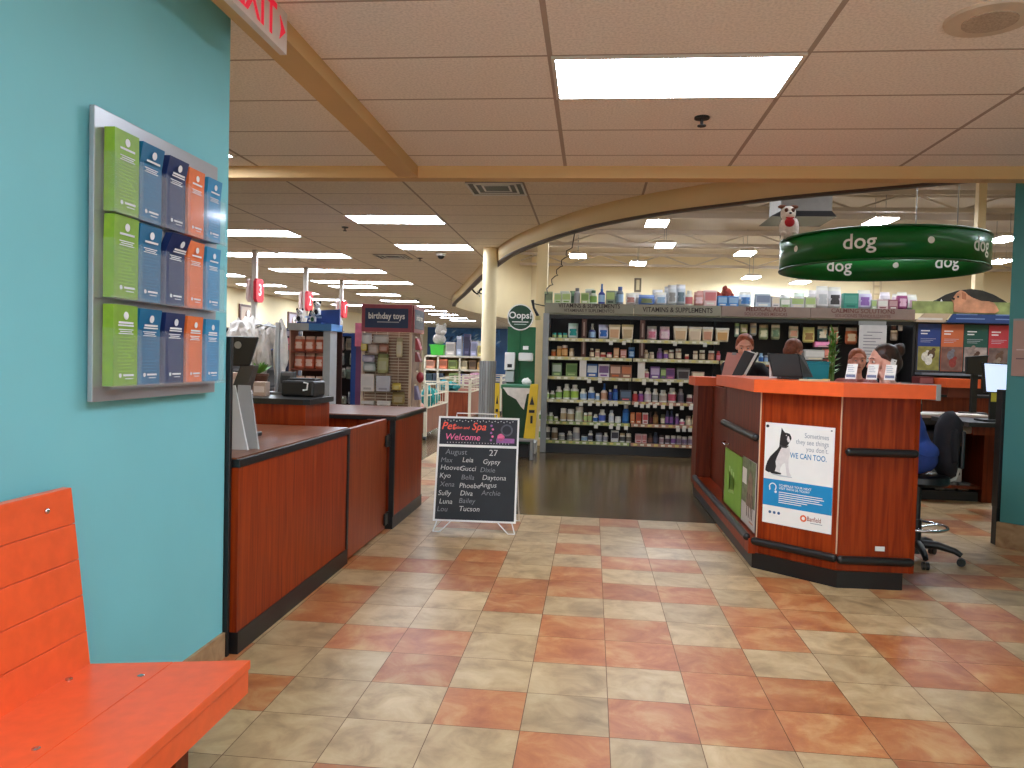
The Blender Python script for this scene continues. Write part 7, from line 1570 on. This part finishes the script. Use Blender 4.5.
a = MB(); th = Vector((0, .05, 0)); a.hexa([A[0], A[1], A[1] + th, A[0] + th, A[3], A[2], A[2] + th, A[3] + th], M_BLACK, .008); a.build('casing', t)
c_ = sum(A, Vector()) / 4; a = MB(); a.box((c_.x - .03, 8.93, zt + .02), (c_.x + .03, 8.97, c_.z), M_BLACK); a.box((c_.x - .11, 8.85, zt + .0005), (c_.x + .11, 9.05, zt + .02), M_BLACK, .006); a.build('stand', t)
# dark jacket over the back of the drafting stool
CYY = 5.82
cp_ = lambda x, y: P(x, y, Y=CYY)
J = [cp_(948, 478), cp_(955, 479), cp_(958, 468), cp_(960, 450), cp_(965, 432), cp_(965, 418), cp_(959, 411), cp_(951, 412), cp_(945, 424), cp_(941, 445), cp_(941, 466), cp_(943, 475)]
t = thing('jacket', 'black jacket draped over the back of the drafting stool', 'jacket', (cp_(953, 478).x, CYY, .55)); MJ = mat('black_cloth', (24, 22, 26), .9, var=.3, scale=14)
def soft(poly, y0, d, m, par, name):
    c = sum(poly, Vector()) / len(poly); a = MB(); rings = []
    for f, dy in ((.55, -d), (.86, -d * .8), (1.0, 0), (.86, d * .8), (.55, d)): rings += [Vector((c.x + (p.x - c.x) * f, y0 + dy + .012 * math.sin(9 * p.z + 7 * p.x), c.z + (p.z - c.z) * f)) for p in poly]
    n = len(poly); a.add(rings, [(j * n + i, j * n + (i + 1) % n, (j + 1) * n + (i + 1) % n, (j + 1) * n + i) for j in range(4) for i in range(n)] + [tuple(range(n))[::-1], tuple(range(4 * n, 5 * n))], m, True); return a.build(name, par)
soft([p + Vector((-.035, 0, 0)) for p in J], CYY, .11, MJ, t, 'body')
S = [cp_(957, 430), cp_(963, 428), cp_(964, 445), cp_(961, 462), cp_(956, 462), cp_(956, 446)]; soft([p + Vector((-.085, 0, 0)) for p in S], CYY - .115, .03, MJ, t, 'sleeve')
# green wall corner: notice and black edge
d = Vector((RW[1][0] - RW[0][0], RW[1][1] - RW[0][1], 0)).normalized(); nn = Vector((d.y, -d.x, 0))
if nn.y > 0: nn = -nn
o3 = Vector((3.235, 6.42, 1.345)) + d * .035 + nn * .004; fr = frame(o3, d, UZ)
t = thing('wall_notice', 'beige notice board fixed on the green wall corner', 'notice', o3); a = MB(); a.rect(fr, 0, 0, .34, .43, 0, .012, C_((176, 140, 126))); a.build('board', t)
a = MB(); a.rect(fr, 0, .43, .34, .445, 0, .014, M_GREY); a.rect(fr, .03, .13, .3, .14, .012, .014, C_((120, 90, 90))); a.rect(fr, .03, .2, .26, .21, .012, .014, C_((206, 180, 170))); a.build('print', t)
t = thing('edge_panel', 'black edge panel at the side of the green wall corner', 'panel', (3.25, 6.5, 0)); a = MB(); a.box((3.215, 6.432, .30), (3.262, 6.52, 1.235), M_BLACK, .003); a.build('panel', t); a = MB(); a.box((3.222, 6.45, 0), (3.255, 6.52, .30), M_BLACK); a.build('foot', t)
# framed print high on the far wall, black ornament by the column
t = thing('wall_picture', 'small dark framed print high on the far cream wall', 'picture', (2.0, 31.96, 4.4)); q0, q1 = P(634, 292, Y=31.95), P(641.5, 278, Y=31.95); fr = frame((q0.x, 31.98, q0.z), UX, UZ); w, h = q1.x - q0.x, q1.z - q0.z
a = MB(); a.rect(fr, 0, 0, w, h, -.04, 0, mat('olive_frame', (96, 80, 50), .5)); a.build('frame', t); a = MB(); a.rect(fr, w * .3, h * .15, w * .75, h * .88, 0, .01, C_((196, 176, 130))); a.build('print', t)
t = thing('wall_letters', 'black script ornament on the cream bulkhead beside the round column', 'ornament', P(478, 291, Y=24)); qa = P(470, 291, Y=25.5); 
fr = frame(P(471, 291, Y=24.6), Vector((.35, 1, 0)), UZ); fr = frame(P(471, 291, Y=24.6), UX, UZ); a = MB(); a.tube([fr @ Vector((x * .1 - .1, .10 * math.sin(x * 1.7) * (1 if x % 2 else .6), 0)) for x in range(9)], .03, M_BLACK, 6); a.tube([fr @ Vector((.35 + .09 * math.cos(k), .09 * math.sin(k), 0)) for k in range(7)], .025, M_BLACK, 6); a.build('script', t)
a = MB(); a.cyl(fr @ Vector((.2, 0, 0)), Vector((-4.0, 27.0, (fr @ Vector((0, 0, 0))).z)), .012, M_BLACK, n=6); a.build('bracket', t)
# ladder on the far wall behind the ring sign
t = thing('ladder', 'small pale ladder against the far wall just under the ring sign', 'ladder', (P(877, 290, Y=31.8).x, 31.8, 0)); q0, q1 = P(873, 300, Y=31.8), P(881, 281, Y=31.8)
for x in (q0.x, q1.x):
    a = MB(); a.box((x - .03, 31.8, 0), (x + .03, 31.86, q1.z), C_((206, 186, 150))); a.build('rail', t)
for k in range(14):
    z = .3 + k * .33
    if z < q1.z: a = MB(); a.box((q0.x, 31.81, z), (q1.x, 31.85, z + .05), C_((206, 186, 150))); a.build('rung', t)
M_LN = glow('lamp_hall_near', (230, 241, 255), 62.0)
# extra hall lights over the shelves, above the low ceiling edge
for i, (x, y) in enumerate(((1.0, 13.4), (5.6, 12.9), (7.6, 14.6), (2.4, 9.8), (5.6, 9.4), (1.9, 15.4), (8.6, 10.5))):
    p = Vector((x, y, 5.2)); t = thing('hanging_light', 'hall light out of sight above the soffit, ' + ORD[i], 'hanging light', p, 0, 'hall lights above the soffit')
    l = MB(); l.box((-.27, -.48, 0), (.27, .48, .02), M_LN); l.build('diffuser', t, True); h = MB(); h.hexa([(-.31, -.61, .02), (.31, -.61, .02), (.31, .61, .02), (-.31, .61, .02), (-.2, -.5, .12), (.2, -.5, .12), (.2, .5, .12), (-.2, .5, .12)], M_FRAME); h.build('housing', t, True)
    for yy in (-.45, .45):
        c = MB(); c.cyl((0, yy, .10), (0, yy, HR - p.z), 0.008, M_GREY, n=5); c.build('wire', t, True)
